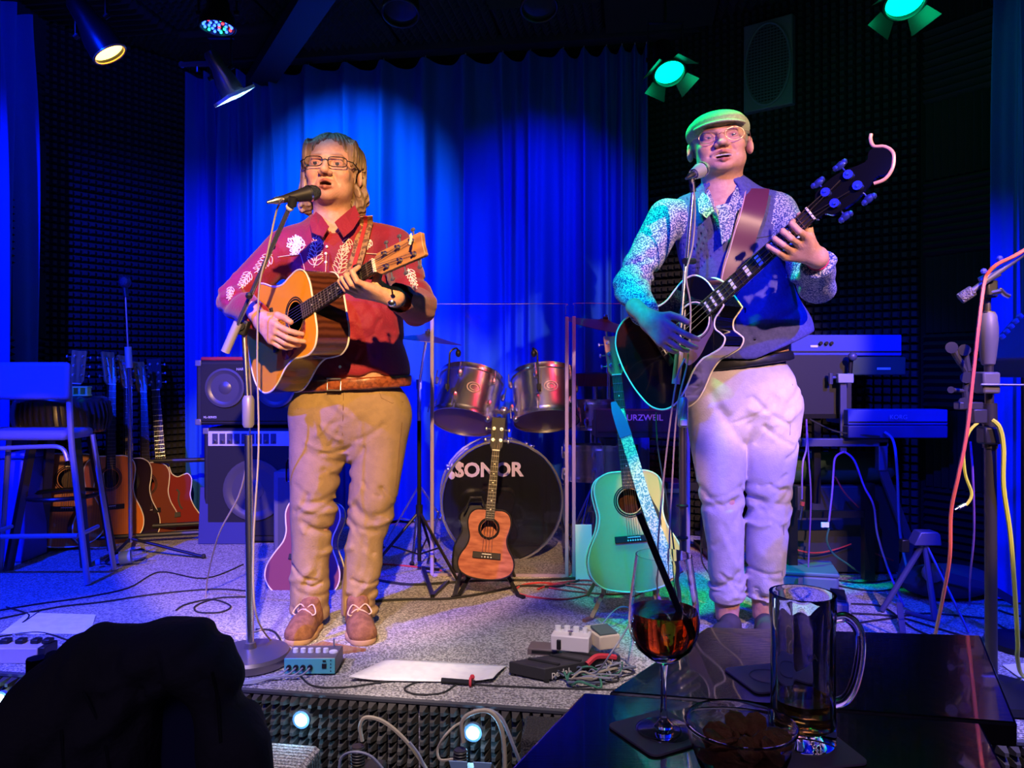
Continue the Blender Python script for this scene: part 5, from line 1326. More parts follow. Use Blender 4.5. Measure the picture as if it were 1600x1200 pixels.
bd_ = drum('bass_drum', 'large bass drum with a black lettered head behind the ukulele', P(780,776,DY+.10), (.10,-1,.03), .300, .36, bhead, bhead, nl=8, badge=False)
Mbd = RM[bd_]; 
def bdp(px, py):
    n_ = V((.10,-1,.03)).normalized(); c = Mbd.translation+n_*.188; d = V(((px-800)/FP,1,-(py-HZ)/FP)); return V((0,0,CZ))+d*((c-V((0,0,CZ))).dot(n_)/d.dot(n_))
purple_print = mat('head_print', (.75,.62,.95), .5)
Y_ = bdp(764,735); text('SONOR', .098, face_frame(Y_, (.10,-1,.03)), purple_print, bd_, name='head_lettering', offset=.0035)
for k, (px, up) in enumerate(((706,1),(717,-1))):
    c = bdp(px,735); q = [bdp(px, 735-11*up), bdp(px, 735+3*up)]
    MB().tube(q,.0028,6).build('mallet_logo', purple_print, bd_, world=True)
    MB().ell(bdp(px,735+8*up)+V((0,-.001,0)),(.0165,.003,.020),n=14).build('mallet_logo', purple_print, bd_, world=True)
MB().cyl(P(790,690,DY+.1),P(788,640,DY),.014,n=10).build('tom_post', chrome, bd_, world=True)
MB().cyl(P(788,645,DY),P(765,640,DY-.05),.011,n=10).cyl(P(788,645,DY),P(812,638,DY-.05),.011,n=10).ell(P(788,642,DY-.01),.026,n=10).build('tom_holder', chrome, bd_, world=True)
for px,py in ((762,655),(806,655)): MB().ell(P(px,py,DY-.16),.018,n=10).build('holder_joint', chrome, bd_, world=True)
for s in (-1,1): MB().cyl(P(780+s*95,800,DY+.05),G(780+s*112,884)+V((0,0,.005)),.007,n=8).build('spur', chrome, bd_, world=True)
def tom_mic(label, tx, ty, hx, hy, dx):
    m = thing('drum_microphone', label, 'microphone', tuple(P(tx,ty,DY-.19)))
    MB().tube(catmull([P(tx,ty,DY-.19),P(tx+dx*2,ty-45,DY-.19),P(tx+dx*3,ty-62,DY-.19),P(tx+dx*9,ty-68,DY-.18),P(hx,hy-4,DY-.17)],5),.0045,6).build('gooseneck', blackm, m, world=True)
    MB().ell(P(hx,hy,DY-.17),(.014,.014,.020),n=12).build('head', black, m, world=True); MB().box(P(tx,ty-8,DY-.18),(.022,.02,.03)).build('clamp', black, m, world=True, bevel=.003)
tom_mic('gooseneck microphone clipped to the left tom', 699,612,716,552,1.5); tom_mic('gooseneck microphone clipped to the right tom', 842,612,834,552,-1)
brass = mat('cymbal_bronze', (.40,.26,.10), .3, .9)
def cymbal(label, c, ax, r, base, sname):
    base = V(base); t = thing('cymbal_stand', sname, 'stand', tuple(base))
    MB().cyl(base+V((0,0,.18)), V((base.x,base.y,V(c).z-.22)), .011, n=10).build('lower_tube', chrome, t, world=True)
    MB().cyl(V((base.x,base.y,V(c).z-.25)), V(c)+V((0,0,.03)), .007, n=8).build('upper_tube', chrome, t, world=True)
    MB().cyl(V((base.x,base.y,V(c).z-.27)), V((base.x,base.y,V(c).z-.22)), .016, n=10).build('collar', chrome, t, world=True)
    for k in range(3):
        a = 2*PI*k/3+.5; e = V((math.cos(a),math.sin(a),0)); MB().tube([base+V((0,0,.36)), base+e*.24+V((0,0,.012))],.006,6).build('leg', chrome, t, world=True); MB().cyl(base+V((0,0,.17)), base+e*.13+V((0,0,.175)),.004,n=6).build('brace', chrome, t, world=True); MB().ell(base+e*.245+V((0,0,.013)),.013,n=8).build('rubber_foot', rubber, t, world=True)
    ax = V(ax).normalized(); u = ax.orthogonal().normalized(); cy = thing('cymbal', label, 'cymbal', M=frame(c, u, ax.cross(u), ax))
    MB().lathe([(.006,.012),(.02,.012),(.034,.003),(.06,-.002),(r*.6,-.012),(r,-.024),(r,-.026),(r*.6,-.014),(.06,-.004),(.034,.001),(.02,.010),(.006,.010)], n=40, close=True).build('plate', brass, cy)
    MB().cyl((0,0,.008),(0,0,.024),.014,n=10).build('felt', rubber, cy); MB().cyl((0,0,.024),(0,0,.036),.009,n=8).build('wing_nut', chrome, cy)
cymbal('dark cymbal at the left of the drums behind the man in red', P(668,525,3.85), (.12,-.05,1), .175, G(655,866)+V((0,.0,0)), 'chrome cymbal stand left of the clear screen')
cymbal('cymbal lit red and green above the right side of the drums', P(945,502,4.05), (.18,-.20,1), .20, V((P(950,0,4.25).x,4.2,SZ)), 'chrome cymbal stand right of the bass drum')
sn = drum('snare_drum', 'red-lit snare drum at the right of the drum kit', P(925,648,4.3), (0,.05,1), .17, .14, mat('white_head',(.5,.45,.45),.5), headm, badge=False)
MB().cyl(P(925,668,4.3),V((P(925,0,4.3).x,4.3,SZ+.1)),.012,n=10).build('stand_post', chrome, sn, world=True)
for k in range(3):
    a = 2*PI*k/3; b_ = V((P(925,0,4.3).x,4.3,SZ)); MB().cyl(b_+V((0,0,.30)), b_+V((.2*math.cos(a),.2*math.sin(a),.008)),.006,n=6).build('stand_leg', chrome, sn, world=True)
ft = drum('floor_tom', 'low dark drum behind the guitar on the floor stand', P(938,722,4.05), (0,.06,1), .19, .16, bhead, bhead, badge=False)
for k in range(3):
    a = 2*PI*k/3+.5; e = V((math.cos(a),math.sin(a),0)); b_ = V((P(938,0,4.05).x,4.05,SZ)); MB().cyl(b_+e*.21+V((0,0,.58)), b_+e*.22+V((0,0,.006)),.006,n=6).build('leg', chrome, ft, world=True)
rd = thing('drum_throne', 'red round drummer seat behind the drums', 'stool', tuple(P(930,603,4.45)-V((0,0,.0))))
MB().lathe([(0,.0),(.15,0),(.16,.02),(.155,.07),(0,.08)], n=28).build('seat', mat('throne_red',(.25,.02,.03),.5), rd); MB().cyl((0,0,0),(0,0,-(P(930,603,4.45).z-SZ)+.01),.015,n=10).build('post', chrome, rd)
for k in range(3):
    a = 2*PI*k/3; MB().cyl((0,0,-(P(930,603,4.45).z-SZ)+.22),(.2*math.cos(a),.2*math.sin(a),-(P(930,603,4.45).z-SZ)+.01),.008,n=6).build('leg', chrome, rd)
# ------------------------------------------------------------------ clear drum screen
acr = thin_clear('acrylic', (.93,.93,.99)); edge_m = mat('acrylic_edge', (.34,.28,.50), .3, coat=.3)
def panel(px0, px1, ytop, Y0, Y1, label):
    a = P(px0,0,Y0); b = P(px1,0,Y1); a.z = b.z = SZ; t = P(0,ytop,(Y0+Y1)/2).z-SZ; L = (b-a).length; x = (b-a).normalized(); n = V((x.y,-x.x,0))
    r = thing('drum_screen', label, 'screen', M=frame(a, x, n*-1, V((0,0,1))))
    MB().box((L/2,0,t/2),(L-.03,.006,t)).build('pane', acr, r)
    e = .004
    MB().tube(catmull([(.016,0,t-.05),(.016,0,t-.012),(.028,0,t),(L/2,0,t),(L-.028,0,t),(L-.016,0,t-.012),(L-.016,0,t-.05)],4),.0013,6).build('polished_edge', edge_m, r)
    for xx in (.010, L-.010): MB().box((xx,-.004,t/2-.03),(.017,.010,t-.06)).build('edge_strip', edge_m, r, bevel=.003)
    MB().box((L/2,0,.006),(L-.03,.014,.012)).build('bottom_strip', edge_m, r)
    return r
panel(672, 889, 475, 3.575, 3.555, 'clear acrylic screen standing before the drums and the bass drum')
panel(893, 1078, 475, 3.56, 3.64, 'second clear acrylic screen right of the seam, behind the standing guitar')
# ------------------------------------------------------------------ dark music stand and tripods
def tripod(name, label, base, h, spread, hub, m=blackm, r=.010, feet=(0,120,240), top=None, leg_r=.007):
    base = V(base); t = thing(name, label, 'stand', tuple(base)); MB().cyl((0,0,.07),(0,0,h) if top is None else tuple(V(top)-base), r, n=10).build('tube', m, t)
    MB().cyl((0,0,hub-.02),(0,0,hub+.03),r*1.8,n=12).build('hub', m, t)
    for f in feet:
        a = math.radians(f); e = V((math.cos(a),math.sin(a),0)); MB().cyl((0,0,hub),tuple(e*spread+V((0,0,.010))),leg_r,n=8).build('leg', m, t)
        MB().cyl((0,0,.10),tuple(e*spread*.5+V((0,0,hub*.5))),.004,n=6).build('brace', m, t); MB().ell(e*spread+V((0,0,.012)),.012,n=8).build('rubber_foot', rubber, t)
    return t
tripod('tripod_stand', 'black tripod stand with spread legs left of the ukulele', G(655,900), .72, .26, .30, feet=(200,320,80), r=.009)
fs = thing('instrument_stand', 'empty folded black stand on the stage left of the ukulele', 'stand', tuple(G(690,925)))
MB().ribbon([G(661,897)+V((0,0,.03)),G(676,934)+V((0,0,.006))],.018,.012,(1,0,0)).build('leg', blackm, fs, world=True); MB().ribbon([G(686,900)+V((0,0,.03)),G(664,898)+V((0,0,.03))],.012,.012,(0,1,0)).build('cross_bar', blackm, fs, world=True)
MB().ribbon([G(676,934)+V((0,0,.008)),G(700,912)+V((0,0,.01))],.014,.012,(1,0,0)).build('leg', blackm, fs, world=True); MB().ribbon([G(724,895)+V((0,0,.05)),G(710,934)+V((0,0,.006))],.018,.012,(1,0,0)).build('leg', blackm, fs, world=True)
bcase = thing('ukulele_case', 'black rounded soft case standing behind the ukulele', 'case', tuple(G(745,905)))
MB().prism([(p.x,p.y) for p in catmull([(-.10,0,0),(-.115,.12,0),(-.08,.20,0),(-.09,.27,0),(-.03,.33,0),(.06,.32,0),(.10,.26,0),(.08,.18,0),(.11,.10,0),(.09,0,0)],4,closed=True)], -.04,.04, frame((0,.10,0),(1,0,0),(0,.15,.99),(0,-.99,.15))).build('shell', black, bcase, bevel=.01)
MB().ribbon([(-.06,.045,.30),(-.03,.02,.37),(.02,.02,.37),(.04,.045,.31)],.014,.006,(0,1,0)).build('handle', black, bcase)
wbk = thing('folder', 'white folder standing at the left of the guitar on the floor stand', 'folder', tuple(G(912,906)))
MB().box((0,0,.125),(.075,.015,.25),Mx.Rotation(-.12,3,'X')).build('cover', mat('white_card',(.80,.74,.70),.7), wbk, bevel=.002)
# ------------------------------------------------------------------ keyboards and rack at the right
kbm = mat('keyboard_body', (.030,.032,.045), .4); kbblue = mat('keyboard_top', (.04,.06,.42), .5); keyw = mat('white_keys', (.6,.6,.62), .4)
def keyboard(label, px0, px1, ytop, ybot, Y, D, m, keys=True, rise=0):
    a, b = P(px0,ybot,Y), P(px1,ytop,Y); c = (a+b)/2; w_, h_ = b.x-a.x, b.z-a.z; r = thing('keyboard', label, 'keyboard', (c.x,Y,a.z))
    MB().add([V((x,y,z)) for x in (-w_/2,w_/2) for y,z in ((0,0),(D,0),(D,h_*.5),(D*.45,h_*.62),(D*.40,h_+rise),(0,h_))],[(0,1,2,3,4,5)[::-1],(6,7,8,9,10,11)]+[(i,(i+1)%6,6+(i+1)%6,6+i) for i in range(6)]).build('body', m, r, bevel=.004, smooth=20)
    if keys:
        n = int(w_*.92/.0235)
        for k in range(n): MB().box((-w_*.46+.0235*(k+.5),D*.78,h_*.60),(.0220,D*.38,.014)).build('key', keyw, r, smooth=0)
        for k in range(n-1):
            if k % 7 not in (2,6): MB().box((-w_*.46+.0235*(k+1),D*.70,h_*.60+.010),(.012,D*.24,.012)).build('black_key', black, r, smooth=0)
    MB().box((0,-.002,h_*.2),(w_*.98,.004,h_*.06)).build('seam_strip', black, r)
    return r
k1 = keyboard('black keyboard with pale lettering on its back, behind the standing guitar', 931,1175,640,684, 3.93, .26, kbm)
logo_text('KURZWEIL', 1003,653,3.922,.044, silver, k1, offset=.0005)
ks = thing('keyboard_stand', 'black rack standing under the lettered keyboard', 'stand', (P(1030,0,3.95).x,4.02,SZ))
for x in (-.26,.26):
    MB().box((x,0,.30),(.05,.05,.60)).build('post', blackm, ks); MB().box((x,-.02,.015),(.05,.40,.03)).build('foot', blackm, ks); MB().box((x,0,.59),(.05,.32,.03)).build('arm', blackm, ks)
MB().box((0,0,.35),(.52,.03,.04)).build('cross_bar', blackm, ks)
bk = thing('equipment_case', 'dark flight case under the lettered keyboard', 'case', (P(1035,0,3.8).x,3.80,SZ))
MB().box((0,.09,.20),(.22,.18,.40)).build('body', mat('case_grey',(.035,.035,.04),.6), bk, bevel=.008); MB().box((0,-.003,.36),(.19,.01,.02)).build('edge_trim', steel, bk)
k2 = keyboard('bright blue-lit keyboard seen from behind, the upper one of the two at the right', 1236,1409,523,556, 3.55, .30, kbblue)
o_ = RM[k2].translation
MB().box(P(1330,572,3.58)-o_,(.46,.10,.085)).build('underside', mat('kb_under',(.03,.06,.05),.5), k2, bevel=.006)
for px, py, ww in ((1381,576,.062),(1272,541,.034)): MB().box(P(px,py,3.548 if px < 1300 else 3.528)-o_,(ww,.002,.010)).build('label_strip', silver, k2)
for px in (1283,1292,1300): MB().cyl(P(px,536,3.55),P(px,536,3.535),.008,n=10).build('jack', black, k2, world=True)
k3 = keyboard('wide blue-lit keyboard with a faint logo below the upper keyboard at the right', 1325,1481,640,664, 3.40, .24, kbblue, keys=True)
o_ = RM[k3].translation
MB().box(P(1398,674,3.42)-o_,(.44,.06,.055)).build('lower_body', mat('kb_lower',(.025,.03,.20),.5), k3, bevel=.005)
logo_text('KORG', 1404,652,3.39,.028, mat('faint_logo',(.25,.28,.75),.5), k3)
bs = thing('board', 'large dark panel standing under the upper keyboard beside the pale trousers', 'board', tuple(P(1278,650,3.50)))
MB().box((0,0,.14),(.30,.02,.275)).build('panel', mat('dark_panel',(.018,.016,.03),.6), bs, bevel=.003); MB().box((0,.01,-.0),(.30,.06,.02)).build('ledge', blackm, bs)
MB().box((-.0,.02,-.20),(.03,.03,.40)).build('post', blackm, bs)
purp = mat('stand_metal', (.09,.09,.22), .4, .4)
kd = thing('keyboard_rack', 'grey metal keyboard rack with an upright post and clamp at the right', 'stand', (P(1310,0,3.45).x,3.45,SZ)); o_ = RM[kd].translation
def kq(px, py, Y=3.45): return P(px,py,Y)-o_
MB().box((kq(1235,691)+kq(1382,691))/2,(.44,.04,.036)).build('front_rail', purp, kd, bevel=.003)
MB().box(kq(1377,712),(.04,.04,.13)).build('corner_post', purp, kd, bevel=.003)
MB().ribbon([kq(1377,730),kq(1422,850)],.036,.02,(1,0,0)).build('sloping_leg', purp, kd); MB().ribbon([kq(1422,850),kq(1388,975)],.030,.02,(1,0,0)).build('sloping_leg', purp, kd)
MB().ribbon([kq(1317,590),kq(1317,708)],.028,.014,(1,0,0)).build('upright', purp, kd); MB().box(kq(1322,591)+V((-.01,-.01,0)),(.07,.03,.042)).build('clamp', mat('clamp_blue',(.35,.36,.55),.4,.3), kd, bevel=.004)
MB().ell(kq(1329,557)+V((0,-.02,0)),.020,n=14).build('ball_knob', purp, kd); MB().cyl(kq(1330,560),kq(1328,588),.010,n=8).build('knob_post', blackm, kd)
MB().cyl(kq(1298,590),kq(1311,590),.007,n=8).build('screw', purp, kd); MB().cyl(kq(1298,583),kq(1298,600),.010,n=8).build('screw_head', purp, kd)
MB().box(kq(1356,830),(.045,.04,.43)).build('rear_post', blackm, kd); MB().box(kq(1300,803),(.40,.03,.03)).build('cross_bar', blackm, kd)
for px in (1237,): MB().box(kq(px,840),(.04,.04,.46)).build('rear_post', blackm, kd)
gr = thing('equipment_case', 'dark green rolled case lying under the keyboard frame', 'case', (P(1310,0,3.7).x,3.66,P(0,738,3.7).z))
MB().tube([(-.28,0,.03),(-.25,0,.03),(.20,0,.03),(.24,0,.03)],[.05,.075,.075,.04],16).build('roll', mat('green_roll',(.02,.06,.03),.7), gr)
MB().box((0,0,-.02-(P(0,738,3.7).z-SZ)/2+.0),(.48,.14,(P(0,738,3.7).z-SZ)-.06)).build('lower_case', mat('case_grey',(.035,.035,.04),.6), gr, bevel=.006)
cs = thing('flat_case', 'flat blue-grey case lying on the stage beside the pale trousers', 'case', tuple(G(1272,925)))
MB().box((0,.12,.035),(.26,.24,.07),Mx.Rotation(-.25,3,'Z')).build('lower_shell', mat('case_blue',(.10,.14,.22),.5), cs, bevel=.014); MB().box((0,.12,.075),(.265,.245,.018),Mx.Rotation(-.25,3,'Z')).build('lid', mat('case_blue',(.10,.14,.22),.5), cs, bevel=.006)
for x in (-.06,.08): MB().box((x,-.005,.05),(.02,.012,.03),Mx.Rotation(-.25,3,'Z')).build('latch', steel, cs)
pe = thing('foot_pedal', 'dark foot pedal on the stage right of the glass mug', 'pedal', tuple(G(1318,962)))
MB().box((0,.05,.03),(.07,.16,.05),Mx.Rotation(-.35,3,'Z')).build('body', mat('pedal_dark',(.10,.09,.13),.5), pe, bevel=.008); MB().box((0,.05,.063),(.055,.12,.012),Mx.Rotation(.12,3,'X')@Mx.Rotation(-.35,3,'Z')).build('treadle', black, pe, bevel=.003)
# small tripod with wedge head at the right
tw = thing('tripod_stand', 'low purple-lit tripod with a wedge-shaped head at the right', 'stand', tuple(G(1440,965))); o_ = RM[tw].translation
hd = P(1445,842,2.97)
MB().prism([(-.055,-.02),(.05,-.02),(.045,.022),(.035,.032),(-.03,.032)], -.03,.03, frame(hd,(1,0,0),(0,0,1),(0,-1,0))).build('head', purp, tw, world=True, bevel=.004)
for q, r_ in ((G(1378,957),.011),(G(1461,972),.012),(G(1514,992),.005)): MB().cyl(hd+V((0,0,-.01)), q+V((0,0,.008)), r_, n=10).build('leg', purp, tw, world=True)
MB().tube([G(1415,960)+V((0,0,.01)),G(1460,972)+V((0,0,.01))],.008,6).build('foot_bar', purp, tw, world=True); MB().ribbon([G(1405,963)+V((0,0,.05)),G(1411,992)+V((0,0,.006))],.02,.01,(1,0,0)).build('foot', purp, tw, world=True)
MB().box(hd+V((-.07,0.02,-.03)),(.03,.03,.05)).build('hinge', blackm, tw, world=True, bevel=.004)
dkc = mat('dark_cloth', (.03,.03,.06), .8)
bg = thing('gig_bag', 'dark padded bag with a round pad lying on the stage at the right', 'bag', tuple(G(1500,945)))
MB().ell((0,.1,.07),(.20,.11,.07),n=20).build('bag_body', dkc, bg); MB().ell((-.11,.0,.13),(.045,.03,.04),n=16).build('round_pad', mat('pad_blue',(.14,.14,.30),.6), bg)
MB().ribbon([(-.08,-.04,.13),(.08,-.06,.09),(.2,-.04,.02)],.03,.006,(0,0,1)).build('strap', dkc, bg)
# ------------------------------------------------------------------ big stand at the right with boom and clamps
b4 = G(1549,1092); s4 = thing('microphone_stand', 'thick black stand at the right with a bulged grey grip and boom', 'stand', tuple(b4)); yb = b4.y
MB().lathe([(.12,0),(.14,.008),(.14,.03),(.04,.045),(.02,.06),(0,.06)], n=32).build('base', black, s4)
darkst = mat('stand_dark', (.07,.065,.06), .35, .6); grip = mat('grip_grey', (.13,.12,.11), .5)
MB().cyl(b4+V((0,0,.04)), P(1547,655,yb), .0165, n=16).build('lower_tube', darkst, s4, world=True)
MB().cyl(P(1547,700,yb), P(1546,630,yb), .020, n=16).build('collar', darkst, s4, world=True)
MB().cyl(P(1546,660,yb), P(1545,570,yb), .0125, n=14).build('middle_tube', darkst, s4, world=True)
MB().lathe([(.013,0),(.018,.004),(.0215,.03),(.0265,.075),(.0265,.11),(.022,.145),(.0165,.155),(.012,.157)], c=P(1544,571,yb), n=20).build('grip', grip, s4, world=True)
MB().cyl(P(1543,494,yb), P(1543,445,yb), .009, n=12).build('upper_tube', darkst, s4, world=True); MB().cyl(P(1543,492,yb),P(1543,487,yb),.017,n=14).build('chrome_ring', chrome, s4, world=True)
MB().box(P(1545,452,yb), (.032,.04,.05)).build('boom_joint', black, s4, world=True, bevel=.005)
boomd = (P(1640,365,yb-.1)-P(1517,456,yb-.03)); MB().cyl(P(1517,456,yb-.03), P(1660,352,yb-.12), .0085, n=12).build('boom', mat('boom_blue',(.22,.22,.32),.35,.7), s4, world=True)
MB().cyl(P(1500,467,yb-.02), P(1520,454,yb-.03), .0165, n=16).build('counterweight', mat('weight_dark',(.16,.15,.15),.4,.5,bump=(200,1)), s4, world=True); MB().cyl(P(1532,440,yb-.035), P(1560,425,yb-.05), .0135, n=12).build('boom_sleeve', mat('boom_blue',(.22,.22,.32),.35,.7), s4, world=True)
MB().cyl(P(1550,458,yb-.04),P(1564,455,yb-.05),.008,n=8).tube([P(1562,452,yb-.05),P(1570,460,yb-.05),P(1577,463,yb-.05)],.007,8).build('wing_screw', chrome, s4, world=True)
for px, py in ((1537,424),(1562,404)): MB().ell(P(px,py,yb-.06),.009,n=8).build('cable_clip', mat('clip_blue',(.05,.06,.5),.4), s4, world=True)
MB().box(P(1542,598,yb-.02),(.05,.05,.062)).build('clamp_block', grip, s4, world=True, bevel=.006); MB().box(P(1545,680,yb-.01),(.05,.045,.05)).build('cable_holder', black, s4, world=True, bevel=.006)
MB().cyl(P(1533,601,yb-.05), P(1660,602,yb-.06), .0035, n=8).build('rod', steel, s4, world=True)
pc = thing('phone_holder', 'black jointed clamp arm fixed to the thick stand at the right', 'clamp', tuple(P(1510,620,yb))); 
jm = mat('joint_black', (.05,.048,.052), .4, .3)
for a, b, r_ in (((1487,544),(1502,568),.010),((1507,548),(1512,580),.010),((1512,580),(1508,612),.008),((1502,568),(1516,592),.008),((1508,612),(1512,640),.009),((1488,609),(1506,611),.006)):
    MB().cyl(P(*a,yb-.02), P(*b,yb-.02), r_, n=10).build('arm', jm, pc, world=True)
for c_ in ((1487,543),(1507,547),(1510,590),(1506,630)): MB().cyl(P(*c_,yb-.035), P(*c_,yb-.005), .0165, n=14).build('joint', jm, pc, world=True)
MB().box(P(1513,634,yb-.02),(.07,.03,.022)).box(P(1526,650,yb-.02),(.04,.04,.04)).build('bracket', jm, pc, world=True, bevel=.003); MB().cyl(P(1486,609,yb-.03),P(1486,609,yb),.010,n=10).build('wing_knob', jm, pc, world=True)
mo = thing('mixing_console', 'dark tilted console with a row of knobs at the right edge', 'console', tuple(P(1612,560,2.6)))
MB().box((0.03,.05,.04),(.20,.28,.10),Mx.Rotation(-.85,3,'Y')).build('body', mat('console_body',(.03,.035,.14),.5), mo, bevel=.008)
for k in range(5): MB().cyl(P(1568+k*7,528-k*8,2.50),P(1564+k*7,524-k*8,2.50),.009,n=10).build('knob', mat('knob_blue',(.10,.16,.35),.4), mo, world=True)
MB().cyl((0.02,.05,-.02),(.02,.05,-(P(0,560,2.6).z-SZ)),.02,n=12).build('stand_post', blackm, mo); MB().lathe([(.13,0),(.13,.02),(.03,.03),(0,.03)],c=(.02,.05,-(P(0,560,2.6).z-SZ)),n=24).build('stand_base', blackm, mo)
# ------------------------------------------------------------------ things on the stage floor
def Z(p, z): return V((p.x, p.y, SZ+z))
def flat(name, label, cat, pts, m, t=.002, z=.003, curl=0, group=None):
    pts = [Z(p, z) for p in pts]; n = len(pts); c = sum(pts, V())/n
    o = MB().add(pts+[p+V((0,0,t)) for p in pts], [tuple(range(n))[::-1], tuple(range(n,2*n))]+[(i,(i+1)%n,n+(i+1)%n,n+i) for i in range(n)]).build(name, m, None, smooth=0)
    tag(o, label, cat, group); return o
a, b, c_, d = Z(G(545,1067),.004), Z(G(606,1033),.004), Z(G(792,1044),.004), Z(G(770,1070),.004)
rows = []
for i in range(9):
    u = i/8; rows.append([(a.lerp(d,v)).lerp(b.lerp(c_,v),u)+V((0,0,.004+.012*(abs(v-.5)*2)**4*(1-u)+.005*math.sin(7*v)*math.sin(PI*u))) for v in [k/12 for k in range(13)]])
o = MB().sheet(rows).build('paper_sheet', paper, None, solid=.0012); tag(o, 'large white paper sheet on the stage in front of the shoes', 'paper')
flat('paper_sheet', 'blue-lit paper sheet lying at the far left of the stage floor', 'paper', [G(0,992),G(44,959),G(150,962),G(140,992)], paper)
flat('paper_sheet', 'bright white paper sheet at the lower right edge behind the table', 'paper', [G(1566,1041),G(1625,1036),G(1640,1070),G(1600,1066)], paper)
bo = thing('wooden_board', 'flat piece of wood on the stage behind the teal mixer', 'board', tuple(G(520,1020)))
MB().add([Z(p,h) for p,h in ((G(444,1026),.0),(G(505,1009),.0),(G(572,1018),.0),(G(470,1032),.0),(G(444,1026),.012),(G(505,1009),.016),(G(572,1018),.010),(G(470,1032),.012))],[(3,2,1,0),(4,5,6,7),(0,1,5,4),(1,2,6,5),(2,3,7,6),(3,0,4,7)]).build('plank', mat('board_wood',(.36,.22,.09),.6,noise=(30,(.30,.12,.06),(.4,.6),2,(4,1,1))), bo, world=True)
# teal mixer
tm = mat('teal_front', (.10,.46,.42), .45); mg = G(484,1056); mx = thing('mixer', 'small teal-fronted mixer box with knobs on the stage edge', 'mixer', tuple(mg))
MB().box((0,.055,.031),(.160,.11,.050)).build('body', mat('mixer_grey',(.16,.15,.16),.4,.3), mx, bevel=.003)
MB().box((-.0,-.001,.031),(.158,.004,.047)).build('front_panel', tm, mx, bevel=.001)
for k in range(4): MB().cyl((-.064+.022*k,-.002,.028),(-.064+.022*k,-.008,.028),.008,n=12).build('jack', black, mx)
MB().box((.046,-.004,.032),(.014,.003,.014)).box((.046,-.004,.048),(.010,.003,.004)).build('port', black, mx, smooth=0)
for k in range(4): MB().cyl((.066,-.004,.016+.011*k),(.066,-.002,.016+.011*k),.002,n=8).build('led', black, mx)
for k in range(5): MB().lathe([(.009,0),(.008,.012),(0,.013)],c=(-.058+.024*k,.05,.056),n=14).build('knob', white, mx)
MB().lathe([(.014,0),(.013,.004),(0,.005)],c=(.062,.05,.056),n=18).build('dial', white, mx); MB().cyl((.055,.09,.056),(.055,.09,.085),.0035,n=8).build('switch', chrome, mx)
for x in (-.05,.05): MB().box((x,.055,.003),(.02,.08,.006)).build('rubber_foot', rubber, mx)
for k in range(4):
    p = mg+V((-.064+.022*k,-.010,.028)); cable([p, p+V((-.02,-.03,-.01)), p+V((-.09,-.035,-.02+.002*k)), G(370+4*k,1066+2*k)+V((0,0,.006)), G(300,1060+2*k)+V((0,0,.006))], .0028, mat('cable_grey',(.25,.26,.32),.5), ('first','second','third','fourth')[k]+' cable from the left plugged into the teal mixer front', 'cables of the teal mixer')
# pedal board with two pedals
A_, B_, C_ = G(795,1056), G(851,1068), G(970,1046); ax_ = (B_-A_); ay_ = (C_-B_); D_ = A_+ay_
pb = thing('pedal_board', 'black pedal board with worn white lettering on its front', 'pedal board', tuple((A_+C_)/2))
q = [A_,B_,C_,D_]; MB().add([Z(p,.008) for p in q]+[Z(p,.045 if i in (0,1,2,3) else .04) for i, p in enumerate(q)], [(3,2,1,0),(4,5,6,7),(0,1,5,4),(1,2,6,5),(2,3,7,6),(3,0,4,7)]).build('frame', mat('board_black',(.035,.033,.035),.45), pb, world=True, bevel=.003)
for u in (.22,.5,.78): MB().box(Z(A_.lerp(B_,.5)+ay_*u,.0465),((B_-A_).length*.86,.012,.004),Mx.Rotation(math.atan2(ax_.y,ax_.x),3,'Z')).build('slot_rail', rubber, pb, world=True)
for p in q: MB().cyl(Z(p.lerp((A_+C_)/2,.08),0),Z(p.lerp((A_+C_)/2,.08),.010),.009,n=10).build('rubber_foot', rubber, pb, world=True)
nfr = V((ay_.y,-ay_.x,0)).normalized(); pw = mat('worn_white_print',(.8,.75,.62),.6)
text('pedal', .030, face_frame(Z(B_.lerp(C_,.20),.024)+nfr*.002, nfr), pw, pb); text('nal', .034, face_frame(Z(B_.lerp(C_,.82),.026)+nfr*.002, nfr), pw, pb)
rz_ = math.atan2(ay_.y, ay_.x)
def pedal(label, g, size, m, z0, knobs, name='effect_pedal', rz=rz_-1.9):
    r = thing(name, label, 'pedal', (g.x,g.y,SZ+z0), rz=rz); w_, d_, h_ = size
    MB().box((0,0,h_/2),size).build('housing', m, r, bevel=.004)
    for x, y, rr in knobs: MB().lathe([(rr,0),(rr*.9,.016),(0,.017)],c=(x*w_,y*d_,h_),n=14).build('knob', white, r)
    return r
wp = mat('pedal_white',(.78,.72,.70),.4); g = Z((A_+C_)/2,0)+V((.0,.06,0))
p1 = pedal('white effect pedal with a row of knobs on the black board', G(893,1036), (.125,.07,.050), wp, .048, [(-.38,.2,.011),(-.14,.25,.011),(.1,.25,.011),(.34,.2,.009)], rz=-.25)
MB().cyl((.0,-.02,.05),(.0,-.02,.062),.009,n=12).build('foot_switch', chrome, p1); MB().box((-.035,-.036,.022),(.014,.012,.030)).build('plug', black, p1, bevel=.002)
p2_ = pedal('cream pedal with a dark rubber tread behind the white one', G(940,1028), (.075,.12,.045), mat('pedal_cream',(.72,.62,.42),.45), .048, [], rz=.35)
MB().box((0,-.015,.050),(.062,.075,.008),Mx.Rotation(.08,3,'X')).build('treadle', mat('tread_green',(.10,.15,.13),.7), p2_, bevel=.002)
p3 = thing('power_supply', 'flat dark power supply beside the white pedal', 'power supply', tuple(G(850,1023)))
MB().box((0,.02,.012),(.10,.07,.024),Mx.Rotation(-.2,3,'Z')).build('housing', mat('supply_brown',(.16,.12,.12),.5), p3, bevel=.003)
